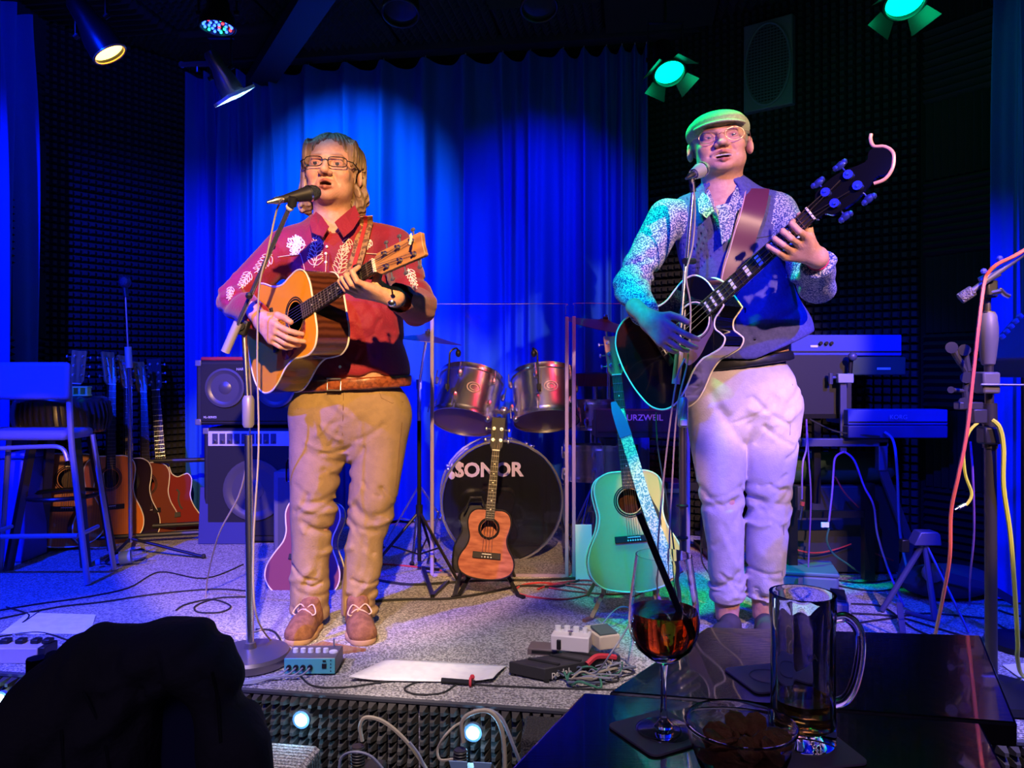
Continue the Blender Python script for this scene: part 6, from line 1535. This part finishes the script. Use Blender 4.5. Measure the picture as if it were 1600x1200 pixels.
MB().box((0,-.016,.013),(.085,.002,.010),Mx.Rotation(-.2,3,'Z')).build('label_strip', black, p3)
# cable tangle right of the pedal board
rnd = random.Random(11); cols = [mat('cable_grey',(.25,.26,.32),.5), cable_m, mat('cable_tan',(.35,.30,.22),.5), mat('cable_slate',(.12,.14,.2),.5), mat('cable_green',(.05,.2,.12),.5)]
for k in range(16):
    cx_, cy_ = rnd.uniform(885,970), rnd.uniform(1048,1072); c = G(cx_,cy_); r0 = rnd.uniform(.03,.075); n = rnd.choice((7,9)); ph = rnd.uniform(0,6)
    pts = [Z(c,.006+rnd.uniform(0,.03))+V((r0*(1+.25*math.sin(2*i+ph))*math.cos(ph+i*.9),r0*.75*math.sin(ph+i*.9),0)) for i in range(n)]
    cable(pts, rnd.choice((.0022,.003,.0036)), cols[k % 5], 'thin '+('blue-grey','black','tan','slate-coloured','dark green')[k % 5]+' cable in the tangle beside the black pedal board', ('blue-grey','black','tan','slate','green')[k % 5]+' cables of the tangle')
cable([Z(G(917,1058),.04),Z(G(930,1054),.055),Z(G(945,1050),.05),Z(G(962,1047),.04)], .009, mat('red_tie',(.65,.04,.06),.6), 'red cable tie in the tangle beside the pedal board', cat='cable tie', name='cable_tie')
# ------------------------------------------------------------------ cables on the stage
def floorcable(pix, r=.0034, m=None, label=None, group=None, z=.004):
    pts = []
    for q in pix: pts.append(Z(G(q[0],q[1]), (q[2] if len(q) > 2 else z)))
    return cable(pts, r, m, label, group)
grey_c = cols[0]; redc = mat('cable_red', (.60,.05,.05), .5); yel = mat('cable_yellow', (.75,.80,.05), .45); orange_c = mat('cable_orange', (.85,.16,.08), .45); pur = mat('cable_purple', (.22,.08,.45), .5)
floorcable([(0,955),(60,945),(130,935),(200,920),(250,895),(320,905),(380,883)], label='long black cable crossing the blue-lit floor at the left')
floorcable([(0,968),(90,950),(160,942),(240,930),(330,922),(390,925)], label='second black cable across the blue-lit floor, nearer the front')
floorcable([(10,950),(45,962),(35,975),(60,958)], label='short black cable curl at the far left of the floor')
floorcable([(275,955),(290,946),(330,938),(360,948),(345,958),(310,958),(306,948),(340,936),(390,934)], label='black cable coil on the floor left of the chrome stand')
floorcable([(0,996),(60,990),(100,1000),(118,1010),(112,1016)], label='black cable curving past the pale power box')
floorcable([(22,1014,.05),(50,1006,.03),(85,1014),(110,1018),(80,1024),(60,1034),(70,1040),(110,1030)], .0028, label='grey cable looping over the pale power box', m=grey_c)
floorcable([(20,1013,.05),(30,1025,.05),(55,1045)], .0025, m=grey_c, label='thin cable hanging from the pale power box')
floorcable([(470,1059),(490,1074),(540,1076),(620,1066),(700,1068),(760,1073),(850,1077),(960,1080),(990,1082)], .0032, label='dark cable running along the stage edge under the paper')
floorcable([(655,1066),(632,1078),(650,1087),(690,1085),(712,1072)], .0032, label='cable loop at the stage edge below the paper')
o = MB().cyl(Z(G(690,1069),.012),Z(G(742,1073),.012),.008,n=8).build('cable_sleeve', black, None); tag(o, 'thick black cable sleeve at the front corner of the paper', 'cable')
o = MB().tube([Z(G(735,1073),.010)+V((.0,.012*math.cos(a),.012*math.sin(a)+.004)) for a in [k*PI/6 for k in range(12)]],.004,6,closed=True).ell(Z(G(738,1068),.02),.008,n=8).build('cable_tie', mat('red_tie',(.65,.04,.06),.6), None); tag(o, 'small red tie around the cable at the paper corner', 'cable tie')
floorcable([(583,941),(640,938),(700,937),(760,928),(815,917),(870,918),(905,908)], .006, label='black cable behind the tan trousers running under the ukulele')
floorcable([(590,908),(640,915),(700,912),(760,908),(830,908),(905,905)], .007, label='black cable along the foot of the clear screen')
for k, pix in enumerate(([(803,926),(815,916),(850,912),(905,920),(918,930),(880,938),(830,934),(808,928)], [(840,922),(870,914),(930,916),(985,928)], [(858,920),(900,926),(960,930),(1000,924)], [(590,882),(640,886),(690,893)], [(862,914),(910,908),(960,912),(1040,906),(1085,895)])):
    floorcable(pix, .0042, redc, ('red cable coiled in an open loop right of the ukulele','short red cable running from the loop under the standing guitar','middle red cable running to the standing guitar','red cable behind the stand left of the ukulele','long red cable along the foot of the clear screen behind the guitar')[k], 'red cables on the stage')
floorcable([(930,990),(965,975,.06),(990,960,.02)], .003, grey_c, 'grey cable rising from the cream pedal to the guitar')
cable([Z(G(905,1066),.03),P(932,1050,2.35),P(955,1020,2.30),P(978,985,2.40),P(990,962,2.9)], .0028, grey_c, 'taut grey cable from the tangle up to the standing guitar')
for k, pix in enumerate(([(400,985),(430,990),(445,1030),(415,1052)], [(1330,960),(1400,965),(1470,985),(1520,1000)], [(1340,975),(1390,968),(1450,960),(1540,968)], [(1330,945),(1380,950),(1430,985),(1500,1010)],[(1560,955),(1600,965),(1660,960)],[(1555,975),(1590,990),(1650,985)],[(1290,905),(1350,912),(1420,905),(1500,915)],[(1300,915),(1370,925),(1440,915),(1540,925)])):
    floorcable(pix, .0038, cable_m, ('short cable by the foot of the chrome stand','dark cable from the foot pedal toward the table at the right','dark cable under the feet of the wedge-headed tripod','dark cable curving round behind the foot pedal','dark cable at the right edge behind the yellow cable, upper one','dark cable at the right edge behind the yellow cable, lower one','dark cable running back behind the flat blue-grey case','dark cable just behind the flat case, nearer the front')[k], None if k == 0 else 'dark cables on the floor at the right')
# hanging cables
cable([P(443,311,2.31),P(432,330,2.38),P(418,395,2.40),P(405,450,2.42),P(402,560,2.45),P(404,700,2.45),P(396,850,2.46),P(400,960,2.46),Z(G(430,1012),.006)], .003, mat('cable_tan',(.35,.30,.22),.5), 'grey cable running from the left vocal microphone down its stand')
cable([P(384,520,2.55),P(392,640,2.6),P(378,760,2.75),P(340,840,2.9),Z(G(322,930),.02),Z(G(330,975),.005),Z(G(372,992),.004),Z(G(410,985),.004)], .0032, mat('cable_tan',(.35,.30,.22),.5), 'pale cable hanging in a long loop left of the chrome stand')
cable([P(1083,285,2.46),P(1086,330,2.50),P(1082,385,2.52),P(1072,430,2.52),P(1079,480,2.53),P(1075,560,2.53),P(1058,640,2.53),P(1050,760,2.54),P(1046,860,2.54),Z(G(1052,1010),.01)], .003, mat('cable_tan',(.35,.30,.22),.5), 'grey cable running from the right vocal microphone down its stand')
cable([P(1070,560,2.50),P(1056,600,2.5),P(1040,720,2.52),P(1028,850,2.54),Z(G(1020,1000),.01)], .003, mat('cable_tan',(.35,.30,.22),.5), 'second cable hanging from the right microphone stand over the standing guitar')
cable([P(1025,645,3.2),P(1028,700,2.9),P(1045,800,2.8),P(1058,900,2.8),Z(G(1060,960),.01)], .003, cable_m, 'dark cable hanging from the bass to the floor')
yb_ = b4.y
cable([P(1680,335,yb_-.14),P(1600,391,yb_-.12),P(1560,412,yb_-.09),P(1545,425,yb_-.07),P(1538,440,yb_-.06),P(1530,500,yb_-.07),P(1519,600,yb_-.08),P(1510,680,yb_-.08),P(1497,745,yb_-.07),P(1486,800,yb_-.04),P(1484,870,yb_),P(1474,930,yb_+.1),P(1460,1000,yb_+.25),Z(G(1462,1020),.01)], .0052, orange_c, 'orange cable hanging from the boom of the thick stand')
cable([P(1550,656,yb_-.04),P(1562,668,yb_-.05),P(1568,700,yb_-.05),P(1568,760,yb_-.04),P(1578,830,yb_-.02),P(1584,900,yb_),P(1590,1000,yb_+.05),P(1590,1030,yb_+.08),Z(G(1600,1062),.01),Z(G(1640,1062),.01)], .0062, yel, 'thick yellow cable hanging at the right of the thick stand')
cable([P(1535,655,yb_-.03),P(1516,672,yb_-.04),P(1506,700,yb_-.04),P(1508,740,yb_-.04),P(1518,770,yb_-.04),P(1512,786,yb_-.04),P(1503,791,yb_-.04)], .0045, yel, 'short yellow cable ending in a plug left of the thick stand')
o = MB().cyl(P(1508,788,yb_-.04),P(1498,793,yb_-.04),.006,n=8).cyl(P(1498,793,yb_-.04),P(1492,796,yb_-.04),.003,n=8).build('cable_plug', steel, None); tag(o, 'metal plug at the end of the short yellow cable', 'plug')
cable([P(1516,690,yb_+.1),P(1520,740,yb_+.1),P(1522,830,yb_+.15),P(1516,900,yb_+.3),Z(G(1515,950),.01)], .0035, pur, 'thin purple cable hanging behind the thick stand')
cable([P(1260,655,3.4),P(1260,700,3.38),P(1254,726,3.36),P(1253,780,3.36)], .0042, pur, 'purple cable with a red plug hanging beside the pale trousers')
o = MB().cyl(P(1254,784,3.36),P(1253,790,3.36),.010,n=10).build('plug_sleeve', redc, None); tag(o, 'small red plug sleeve at the end of the hanging purple cable', 'plug')
o = MB().cyl(P(1253,791,3.36),P(1250,812,3.36),.006,n=8).build('jack_plug', chrome, None); tag(o, 'metal jack plug below the red sleeve', 'plug')
cable([P(1260,655,3.4),P(1264,722,3.38),P(1267,780,3.38),P(1264,860,3.4),P(1262,900,3.4)], .0036, pur, 'long purple cable hanging straight down beside the flat case')
cable([P(1318,706,3.4),P(1305,715,3.38),P(1302,740,3.37),P(1300,770,3.37),P(1295,815,3.37)], .0046, pur, 'purple cable hanging from the clamp post to a white tag')
o = MB().box(P(1289,820,3.36),(.034,.006,.022)).build('cable_tag', paper, None, smooth=0); tag(o, 'white paper tag on the cable under the keyboard rack', 'tag')
cable([P(1295,826,3.37),P(1292,845,3.38),P(1302,865,3.4),P(1325,882,3.48),Z(G(1348,900),.005)], .0042, cols[4], 'greenish cable below the white tag')
cable([P(1320,706,3.38),P(1335,720,3.36),P(1350,760,3.36),P(1365,790,3.36),P(1371,835,3.34),P(1388,890,3.3),P(1412,948,3.1)], .0046, pur, 'long purple cable sweeping from the clamp post down to the right')
cable([P(1305,745,3.5),P(1320,770,3.5),P(1342,793,3.5)], .004, redc, 'red cable drooping under the keyboard rack')
cable([P(1240,858,3.55),P(1270,864,3.55),P(1300,860,3.55),P(1330,850,3.55)], .0035, redc, 'thin red cable low behind the hanging cables')
cable([P(1360,862,3.55),P(1380,870,3.55),P(1396,876,3.5)], .0035, redc, 'short red cable near the sloping leg of the rack')
cable([P(1382,675,3.38),P(1396,690,3.36),P(1402,740,3.36),P(1406,830,3.36),P(1420,900,3.3)], .006, mat('cable_blue',(.10,.12,.55),.5), 'thick blue-lit cable hanging at the end of the keyboard rack')
cable([P(1265,655,3.45),P(1300,672,3.42),P(1330,678,3.40),P(1375,682,3.38)], .004, cable_m, 'dark cable running along the front rail of the keyboard rack')
cable([P(1115,905,3.4),P(1098,880,3.4),P(1095,850,3.4)], .0036, redc, 'small red cable loop seen between the stand and the trousers')
# power box at the left
pb_ = thing('power_box', 'pale metal box with black plugs at the far left stage edge', 'box', tuple(G(18,1038)))
MB().box((0,.04,.026),(.165,.08,.052)).build('housing', mat('box_tan',(.50,.42,.34),.5), pb_, bevel=.004); MB().box((.094,.04,.028),(.022,.075,.050)).build('side_panel', black, pb_, bevel=.003)
for x in (-.05,.0,.05,.088): MB().box((x,.05,.060),(.026,.03,.014)).build('plug', black, pb_, bevel=.003)
# ------------------------------------------------------------------ below the stage edge
rdx = lambda px, py, Y: P(px, py, Y)
wl_m = mat('led_white', (1,1,1), .3, emit=(.55,.80,1), es=22)
fr_n = -EDY
def fas(px, py):                                   # point on the front of the foam
    d = V(((px-800)/FP,1,-(py-HZ)/FP)); o = V((0,0,CZ)); return o+d*((E0-EDY*.045-o).dot(EDY)/d.dot(EDY))
for px, py, lab in ((473,1122,'left small white-blue light in the foam stage front'),(740,1142,'middle small white-blue light on the foam stage front'),(6,1091,'small white-blue light at the left edge below the pale box')):
    c = fas(px,py); l = thing('led_light', lab, 'light', tuple(c))
    MB().ell((0,-.006,0),.0165,n=14).build('bulb', wl_m, l); MB().lathe([(.026,0),(.026,.012),(.019,.014),(.018,.002)],M=frame((0,0,0),EDX,V((0,0,1)),-EDY).to_3x3(),n=20).build('rim', mat('led_rim',(.10,.16,.25),.4), l)
    q = bpy.data.lights.new('led_glow','POINT'); q.energy = .6; q.color = (.25,.6,1); q.shadow_soft_size = .016; qo = bpy.data.objects.new('led_glow', q); C.objects.link(qo); qo.parent = l; qo.location = (0,-.04,0)
step = thing('step_box', 'low carpeted step against the stage front at the left', 'step', (P(440,0,2.08).x,2.06,0), rz=-.153)
MB().box((-.03,.0,.085),(.20,.20,.17)).build('core', mat('step_dark',(.04,.04,.05),.8), step, bevel=.012)
for k in range(13): MB().ribbon([(-.125,-.096+k*.0155,.1715),(.062,-.096+k*.0155,.1715),(.072,-.096+k*.0155,.165),(.0735,-.096+k*.0155,.02)],.0105,.005,(0,1,0)).build('carpet_rib', carpet, step)
bb_ = thing('speaker_box', 'black carpeted box in front of the stage beside the table', 'box', (P(866,0,2.02).x,2.02,0), rz=-.12)
MB().box((0,.03,.135),(.17,.14,.27)).build('cabinet', mat('black_carpet',(.022,.020,.020),.95,noise=(200,(.05,.045,.045),(.45,.6)),bump=(220,1)), bb_, bevel=.008)
for x in (-.06,.06): MB().cyl((x,.03,0),(x,.03,.006),.012,n=10).build('rubber_foot', rubber, bb_)
pl = mat('par_black',(.03,.028,.028),.4)
def floorlamp(label, px, Y, w_, flaps):
    c = V((P(px,0,Y).x, Y, 0)); r = thing('floor_lamp', label, 'lamp', tuple(c), rz=-.1)
    MB().box((0,0,.115),(w_,.075,.14)).build('housing', pl, r, bevel=.006); MB().box((0,0,.02),(w_*.7,.07,.04)).build('foot', pl, r, bevel=.003)
    for k in range(3): MB().box((-w_*.3+w_*.3*k,-.040,.115),(.010,.006,.11)).build('cooling_fin', mat('fin_brown',(.25,.16,.12),.5), r, bevel=.001)
    MB().tube([(-w_*.30,0,.19+.0),(-w_*.30,.0,.235)],.016,12).build('strain_relief', pl, r)
    for k in range(6): MB().tube([(-w_*.30+.0165*math.cos(a),.0165*math.sin(a),.190+.008*k) for a in [i*PI/8 for i in range(16)]],.0028,5,closed=True).build('relief_ring', pl, r)
    if flaps:
        for s in (-1,1): MB().add([V(p) for p in ((s*.012,-.03,.185),(s*.045,-.03,.185),(s*.055,-.035,.222),(s*.008,-.035,.222))],[(0,1,2,3)]).build('flap', mat('flap_blue',(.35,.55,.75),.35,.4), r, solid=.003, smooth=0)
        for s in (-1,1): MB().cyl((s*w_*.5,0,.15),(s*(w_*.5+.035),0,.15),.010,n=12).cyl((s*(w_*.5+.008),0,.15),(s*(w_*.5+.018),0,.15),.014,n=12).build('side_knob', steel, r)
    return r, c
f1, c1 = floorlamp('black floor lamp with pale sticker below the stage, the left one', 574, 2.02, .085, False)
MB().box((.0,-.040,.160),(.05,.003,.010)).build('sticker', mat('sticker_pink',(.5,.32,.28),.5), f1); MB().box((-.030,-.050,.10),(.008,.008,.10)).build('front_rod', chrome, f1)
f2, c2 = floorlamp('black floor lamp with blue flaps and side knobs below the stage', 738, 2.0, .105, True)
def arc(label, pts, r=.0055, m=None): cable(pts, r, m or mat('cable_tan',(.35,.30,.22),.5), label)
arc('thick grey cable arching right from the left floor lamp', [P(566,1158,2.02),P(563,1135,2.02),P(572,1121,2.02),P(600,1128,2.02),P(632,1155,2.02),P(655,1185,2.02),P(672,1215,2.02),P(680,1260,2.0)], .0055)
arc('thin grey cable looping in front of the left floor lamp', [P(530,1215,1.98),P(533,1185,1.98),P(552,1175,1.97),P(580,1182,1.97),P(605,1210,1.97)], .0036, grey_c)
arc('second cable running down right of the left floor lamp', [P(640,1160,2.0),P(655,1180,2.0),P(668,1210,2.0)], .0036, grey_c)
arc('thick grey cable arching over the middle light', [P(724,1160,2.0),P(722,1130,2.0),P(735,1115,2.0),P(762,1111,2.0),P(780,1130,2.0),P(788,1170,2.0),P(789,1240,2.0)], .006)
arc('grey cable falling right of the middle light to the black box', [P(740,1111,2.02),P(765,1110,2.02),P(785,1125,2.02),P(802,1165,2.02),P(812,1190,2.03)], .005, grey_c)
arc('thin pale cable plugged into the left knob of the middle floor lamp', [P(708,1186,1.99),P(688,1187,1.99),P(684,1170,2.0),P(695,1150,2.0),P(710,1135,2.02),P(722,1128,2.04)], .0036)
# ------------------------------------------------------------------ tables
TZ = .77
wood_t = mat('dark_table_wood', (.016,.013,.018), .17, noise=(14,(.034,.026,.030),(.35,.65),5,(1,7,1)), bump=(26,.05,(1.5,9,1)), coat=.6)
def table(label, pts, t=.032):
    pts = [V((p.x,p.y,0)) for p in pts]; c = sum(pts, V())/len(pts); r = thing('table', label, 'table', (c.x,c.y,0))
    n = len(pts); q = [(p.x-c.x,p.y-c.y) for p in pts]
    MB().prism(q, TZ-t, TZ).build('tabletop', wood_t, r, bevel=.004, smooth=0)
    for x, y in q: MB().cyl((x*.78,y*.78,0),(x*.78,y*.78,TZ-t),.022,n=12).build('leg', blackm, r)
    MB().prism([(x*.8,y*.8) for x,y in q], TZ-t-.05, TZ-t-.001).build('apron', black, r, smooth=0)
    return r
gt = lambda px, py: G(px, py, TZ)
table('dark wooden table, the far one of two pushed together', [gt(951,1081), gt(1590,1130), gt(1533,992), gt(1104,979)])
n0, n1, n2, n3 = gt(912,1081), gt(1533,1129), V((.40,.45,0)), V((-.21,.45,0))
table('dark wooden table, the near one with the drinks on it', [n3, n2, n1, n0])
cork = mat('coaster', (.34,.27,.34), .6)
def coaster(label, px, py, s, rz):
    c = gt(px,py); r = thing('coaster', label, 'coaster', (c.x,c.y,TZ), rz=rz); h = s/2; k = h*.22
    pts = []
    for a0, sx, sy in ((0,1,1),(PI/2,-1,1),(PI,-1,-1),(1.5*PI,1,-1)):
        for i in range(5): a = a0+PI/2*i/4; pts.append((sx*(h-k)+k*math.cos(a), sy*(h-k)+k*math.sin(a)))
    MB().prism(pts, .0005, .0035).build('card', cork, r, bevel=.0006)
    MB().tube([(h*.55*math.cos(a),h*.55*math.sin(a),.0038) for a in [i*PI/14 for i in range(28)]],.0012,4,closed=True).build('printed_ring', mat('coaster_ink',(.28,.24,.26),.6), r)
    return r
coaster('grey coaster under the wine glass', 1030,1146, .094, .5); coaster('grey coaster behind the glass mug', 1200,1061, .094, .25); coaster('grey coaster under the glass mug', 1262,1170, .098, .18)
# wine glass
clear = glass('clear_glass', (.97,.97,1.0), 0, 1.42); mugglass = glass('mug_glass', (.96,.96,1.0), 0, 1.22); wg = gt(1037,1146); wz = TZ+.0042
wgl = thing('wine_glass', 'stemmed wine glass half full of red-orange drink', 'glass', (wg.x,wg.y,wz))
H = .218
prof = [(.0,.0),(.034,.0),(.0345,.0012),(.012,.005),(.0048,.014),(.0036,.035),(.0036,.066),(.0052,.082),(.020,.091),(.034,.103),(.0425,.121),(.0440,.137),(.0425,.160),(.0375,.195),(.0345,H),(.0334,H),(.0364,.195),(.0413,.160),(.0427,.137),(.0411,.122),(.0325,.105),(.018,.0945),(0,.0915)]
MB().lathe(prof, n=48).build('glass_body', clear, wgl)
liq = mat('red_drink', (.80,.11,.01), .02); b_ = liq.node_tree.nodes['Principled BSDF']; b_.inputs['Transmission Weight'].default_value = .9; b_.inputs['IOR'].default_value = 1.33; b_.inputs['Emission Strength'].default_value = 0
MB().lathe([(0,.0918),(.018,.0948),(.0322,.1053),(.0408,.1222),(.0424,.137),(.0419,.1495),(0,.1495)], n=48).build('drink', liq, wgl)
st_ = thing('drinking_straw', 'black straw leaning in the wine glass', 'straw', (wg.x,wg.y,wz+.13))
MB().tube([V((wg.x+.027,wg.y-.006,wz+.120)), V((wg.x+.018,wg.y-.005,wz+.150)), V((wg.x-.030,wg.y+.004,wz+.268))], .0042, 12).build('tube', black, st_, world=True)
# mug
mgp = gt(1254,1162); mgl = thing('glass_mug', 'tall faceted glass beer mug with a little beer left', 'mug', (mgp.x,mgp.y,TZ+.0042)); R0 = .0385; MH = .178
mb = MB(); NS = 80; vs = []; fs = []
def rad(a, z):
    f = abs(math.cos(a*5)); k = min(1, max(0,(z-.03)/.012))*min(1, max(0,(.152-z)/.012)); return R0-.0022*k*(1-f)-.0006*k
zs = [0,.004,.02,.03,.04,.06,.09,.12,.14,.152,.16,MH-.002,MH]
outer = [[V((rad(2*PI*i/NS,z)*math.cos(2*PI*i/NS)*(.94 if z == 0 else 1), rad(2*PI*i/NS,z)*math.sin(2*PI*i/NS)*(.94 if z == 0 else 1), z)) for i in range(NS)] for z in zs]
inner = [[V(((R0-.0055)*math.cos(2*PI*i/NS)*k,(R0-.0055)*math.sin(2*PI*i/NS)*k,z)) for i in range(NS)] for z, k in ((MH,1.06),(MH-.006,1.0),(.03,1.0),(.020,.96),(.017,.8))]
rings = outer+inner
for r_ in rings: vs += r_
for i in range(len(rings)-1):
    for k in range(NS): l = (k+1)%NS; fs.append((i*NS+k,i*NS+l,(i+1)*NS+l,(i+1)*NS+k))
fs.append(tuple(range(NS))[::-1]); fs.append(tuple((len(rings)-1)*NS+k for k in range(NS)))
mb.add(vs, fs).build('mug_body', mugglass, mgl)
MB().tube(catmull([(R0-.003,0,.150),(R0+.012,0,.152),(R0+.024,0,.138),(R0+.026,0,.110),(R0+.020,0,.075),(R0+.010,0,.055),(R0-.003,0,.048)],6), .0062, 14).xf(Mx.Rotation(-.25,4,'Z')).build('handle', clear, mgl)
beer = mat('beer', (.75,.42,.06), .02); b_ = beer.node_tree.nodes['Principled BSDF']; b_.inputs['Transmission Weight'].default_value = .95; b_.inputs['IOR'].default_value = 1.33
MB().lathe([(0,.0175),(.0262,.0175),(.0314,.0205),(.0327,.030),(.0327,.052),(0,.052)], n=48).build('beer', beer, mgl)
text('YA', .011, face_frame(V((mgp.x-.004,mgp.y-R0-.0006,TZ+.118)), V((0,-1,0))), mat('etched',(.10,.10,.12),.6), mgl, name='etched_lettering', depth=.0002)
# bowl of crackers
bp_ = G(1157,1136,.838); bwl = thing('glass_bowl', 'round glass bowl full of brown crackers at the table front', 'bowl', (bp_.x,bp_.y,TZ+.0005)); BH = .072; br = .0585
prof = [(0,0),(.030,0),(.034,.006),(.046,.030),(.054,.052),(.0575,.068),(br+.0008,BH-.001),(br,BH+.0012),(br-.0022,BH+.0006),(.0545,.066),(.0512,.052),(.0432,.031),(.030,.009),(0,.005)]
MB().lathe(prof, n=56).build('bowl_body', clear, bwl)
crk = mat('cracker', (.50,.19,.07), .6, noise=(120,(.38,.13,.045),(.4,.6)), bump=(160,.5)); rnd = random.Random(5); c0_ = None; n = 0
for k in range(40):
    lay = k//10; r_ = (.020,.030,.037,.041)[lay]*rnd.uniform(.3,1)**.6; a = k*2.4; z = .014+lay*.0150; lim = .034+.4*(z)
    M = Mx.Translation((bp_.x+r_*math.cos(a), bp_.y+r_*math.sin(a), TZ+z)) @ Mx.Rotation(rnd.uniform(-.9,.9),4,'X') @ Mx.Rotation(rnd.uniform(-.8,.8),4,'Y') @ Mx.Rotation(rnd.uniform(0,6),4,'Z')
    if c0_ is None:
        mb = MB(); pr_ = [(0,-.0022)]+[(0.0125,-.0024),(.0152,-.0016),(.0160,0),(.0152,.0016),(.0125,.0026),(0,.0030)]
        mb.lathe(pr_, n=24); mb.v = [V((p.x*(1+.05*math.cos(8*math.atan2(p.y,p.x))), p.y*(1+.05*math.cos(8*math.atan2(p.y,p.x)))*.8, p.z)) for p in mb.v]
        c0_ = mb.build('cracker', crk); tag(c0_, 'small brown cracker heaped in the round glass bowl', 'cracker', 'crackers in the glass bowl'); c0_.matrix_world = M
    else: cpy(c0_, M=M)
# ------------------------------------------------------------------ chair and jacket in the foreground
cd = thing('chair', 'dark chair under the black jacket in the left foreground', 'chair', (-.53,.99,0)); navy = mat('chair_back_navy',(.02,.022,.10),.7)
MB().box((.02,.03,.70),(.22,.022,.30)).build('backrest', navy, cd, bevel=.012); MB().box((.02,-.20,.45),(.40,.40,.05)).build('seat', navy, cd, bevel=.015)
for x in (-.10,.14): MB().tube([(x,.03,.84),(x,.03,.45),(x,.10,0)],.013,8).build('leg', blackm, cd); MB().tube([(x,-.38,.43),(x,-.40,0)],.013,8).build('leg', blackm, cd)
JY = 1.0
def jp(px, py, Y=JY): return P(px, py, Y)
jf = [cap(jp(165,1026),jp(215,1030),.032), cap(jp(215,1030),jp(270,1018),.034), cap(jp(270,1018),jp(305,1026),.034), cap(jp(305,1024),jp(338,1060),.034,.026), cap(jp(338,1062),jp(360,1150),.026,.030), cap(jp(362,1140),jp(385,1300),.036,.040),
      cap(jp(150,1030),jp(85,1130),.040,.060), cap(jp(85,1130),jp(45,1330),.062,.080), cap(jp(160,1060),jp(150,1300),.045,.065), cap(jp(205,1060),jp(190,1300),.038,.045), cap(jp(400,1160,.98),jp(405,1330,.98),.018,.022)]
colr = [cap(jp(163,983),jp(172,1010),.014,.020), cap(jp(158,990),jp(132,1030),.014,.026), cap(jp(170,984),jp(200,1012),.012,.020)]
CJ = crease_set(-.62,.72,.06,.10,12,.24,.010,.010,1.25,51)+crease_set(-.50,.80,.06,.05,8,.16,.009,.008,.8,52)+crease_set(-.35,.72,.03,.08,6,.2,.009,.008,1.4,53)
def jacket(X):
    Y_ = X.copy(); Y_[:,1] = (Y_[:,1]-JY)*.75+JY
    d = smin(union(jf,.035)(Y_), union(colr,.012)(Y_), .02)+creases(X, CJ)+.0035*hashn(X,30)+.0015*hashn(X,70,3)
    return smax(d, .50-X[:,2], .01)
jk = thing('jacket', 'black jacket with a hood draped over the chair in the left foreground', 'jacket', (-.45,1.0,.5))
jv = sdf_mesh(jacket, (-.80,.85,.46), (-.25,1.16,.94), .0055)
sdf_obj('cloth', jv, mat('black_jacket',(.045,.040,.050),.85,bump=(90,.3)), jk)
zt_ = [bvh_of(*jv)]
stitch('zip', [[(331,1050),(336,1075),(340,1100),(342,1130),(345,1160)]], zt_, mat('zip_teeth',(.05,.045,.04),.4,.5), jk, r=.002, off=.001)
stitch('seam', [[(130,1080),(150,1120),(165,1170),(170,1200)],[(95,1140),(100,1200)]], zt_, mat('jacket_seam',(.02,.02,.03),.8), jk, r=.0018, off=.0005)
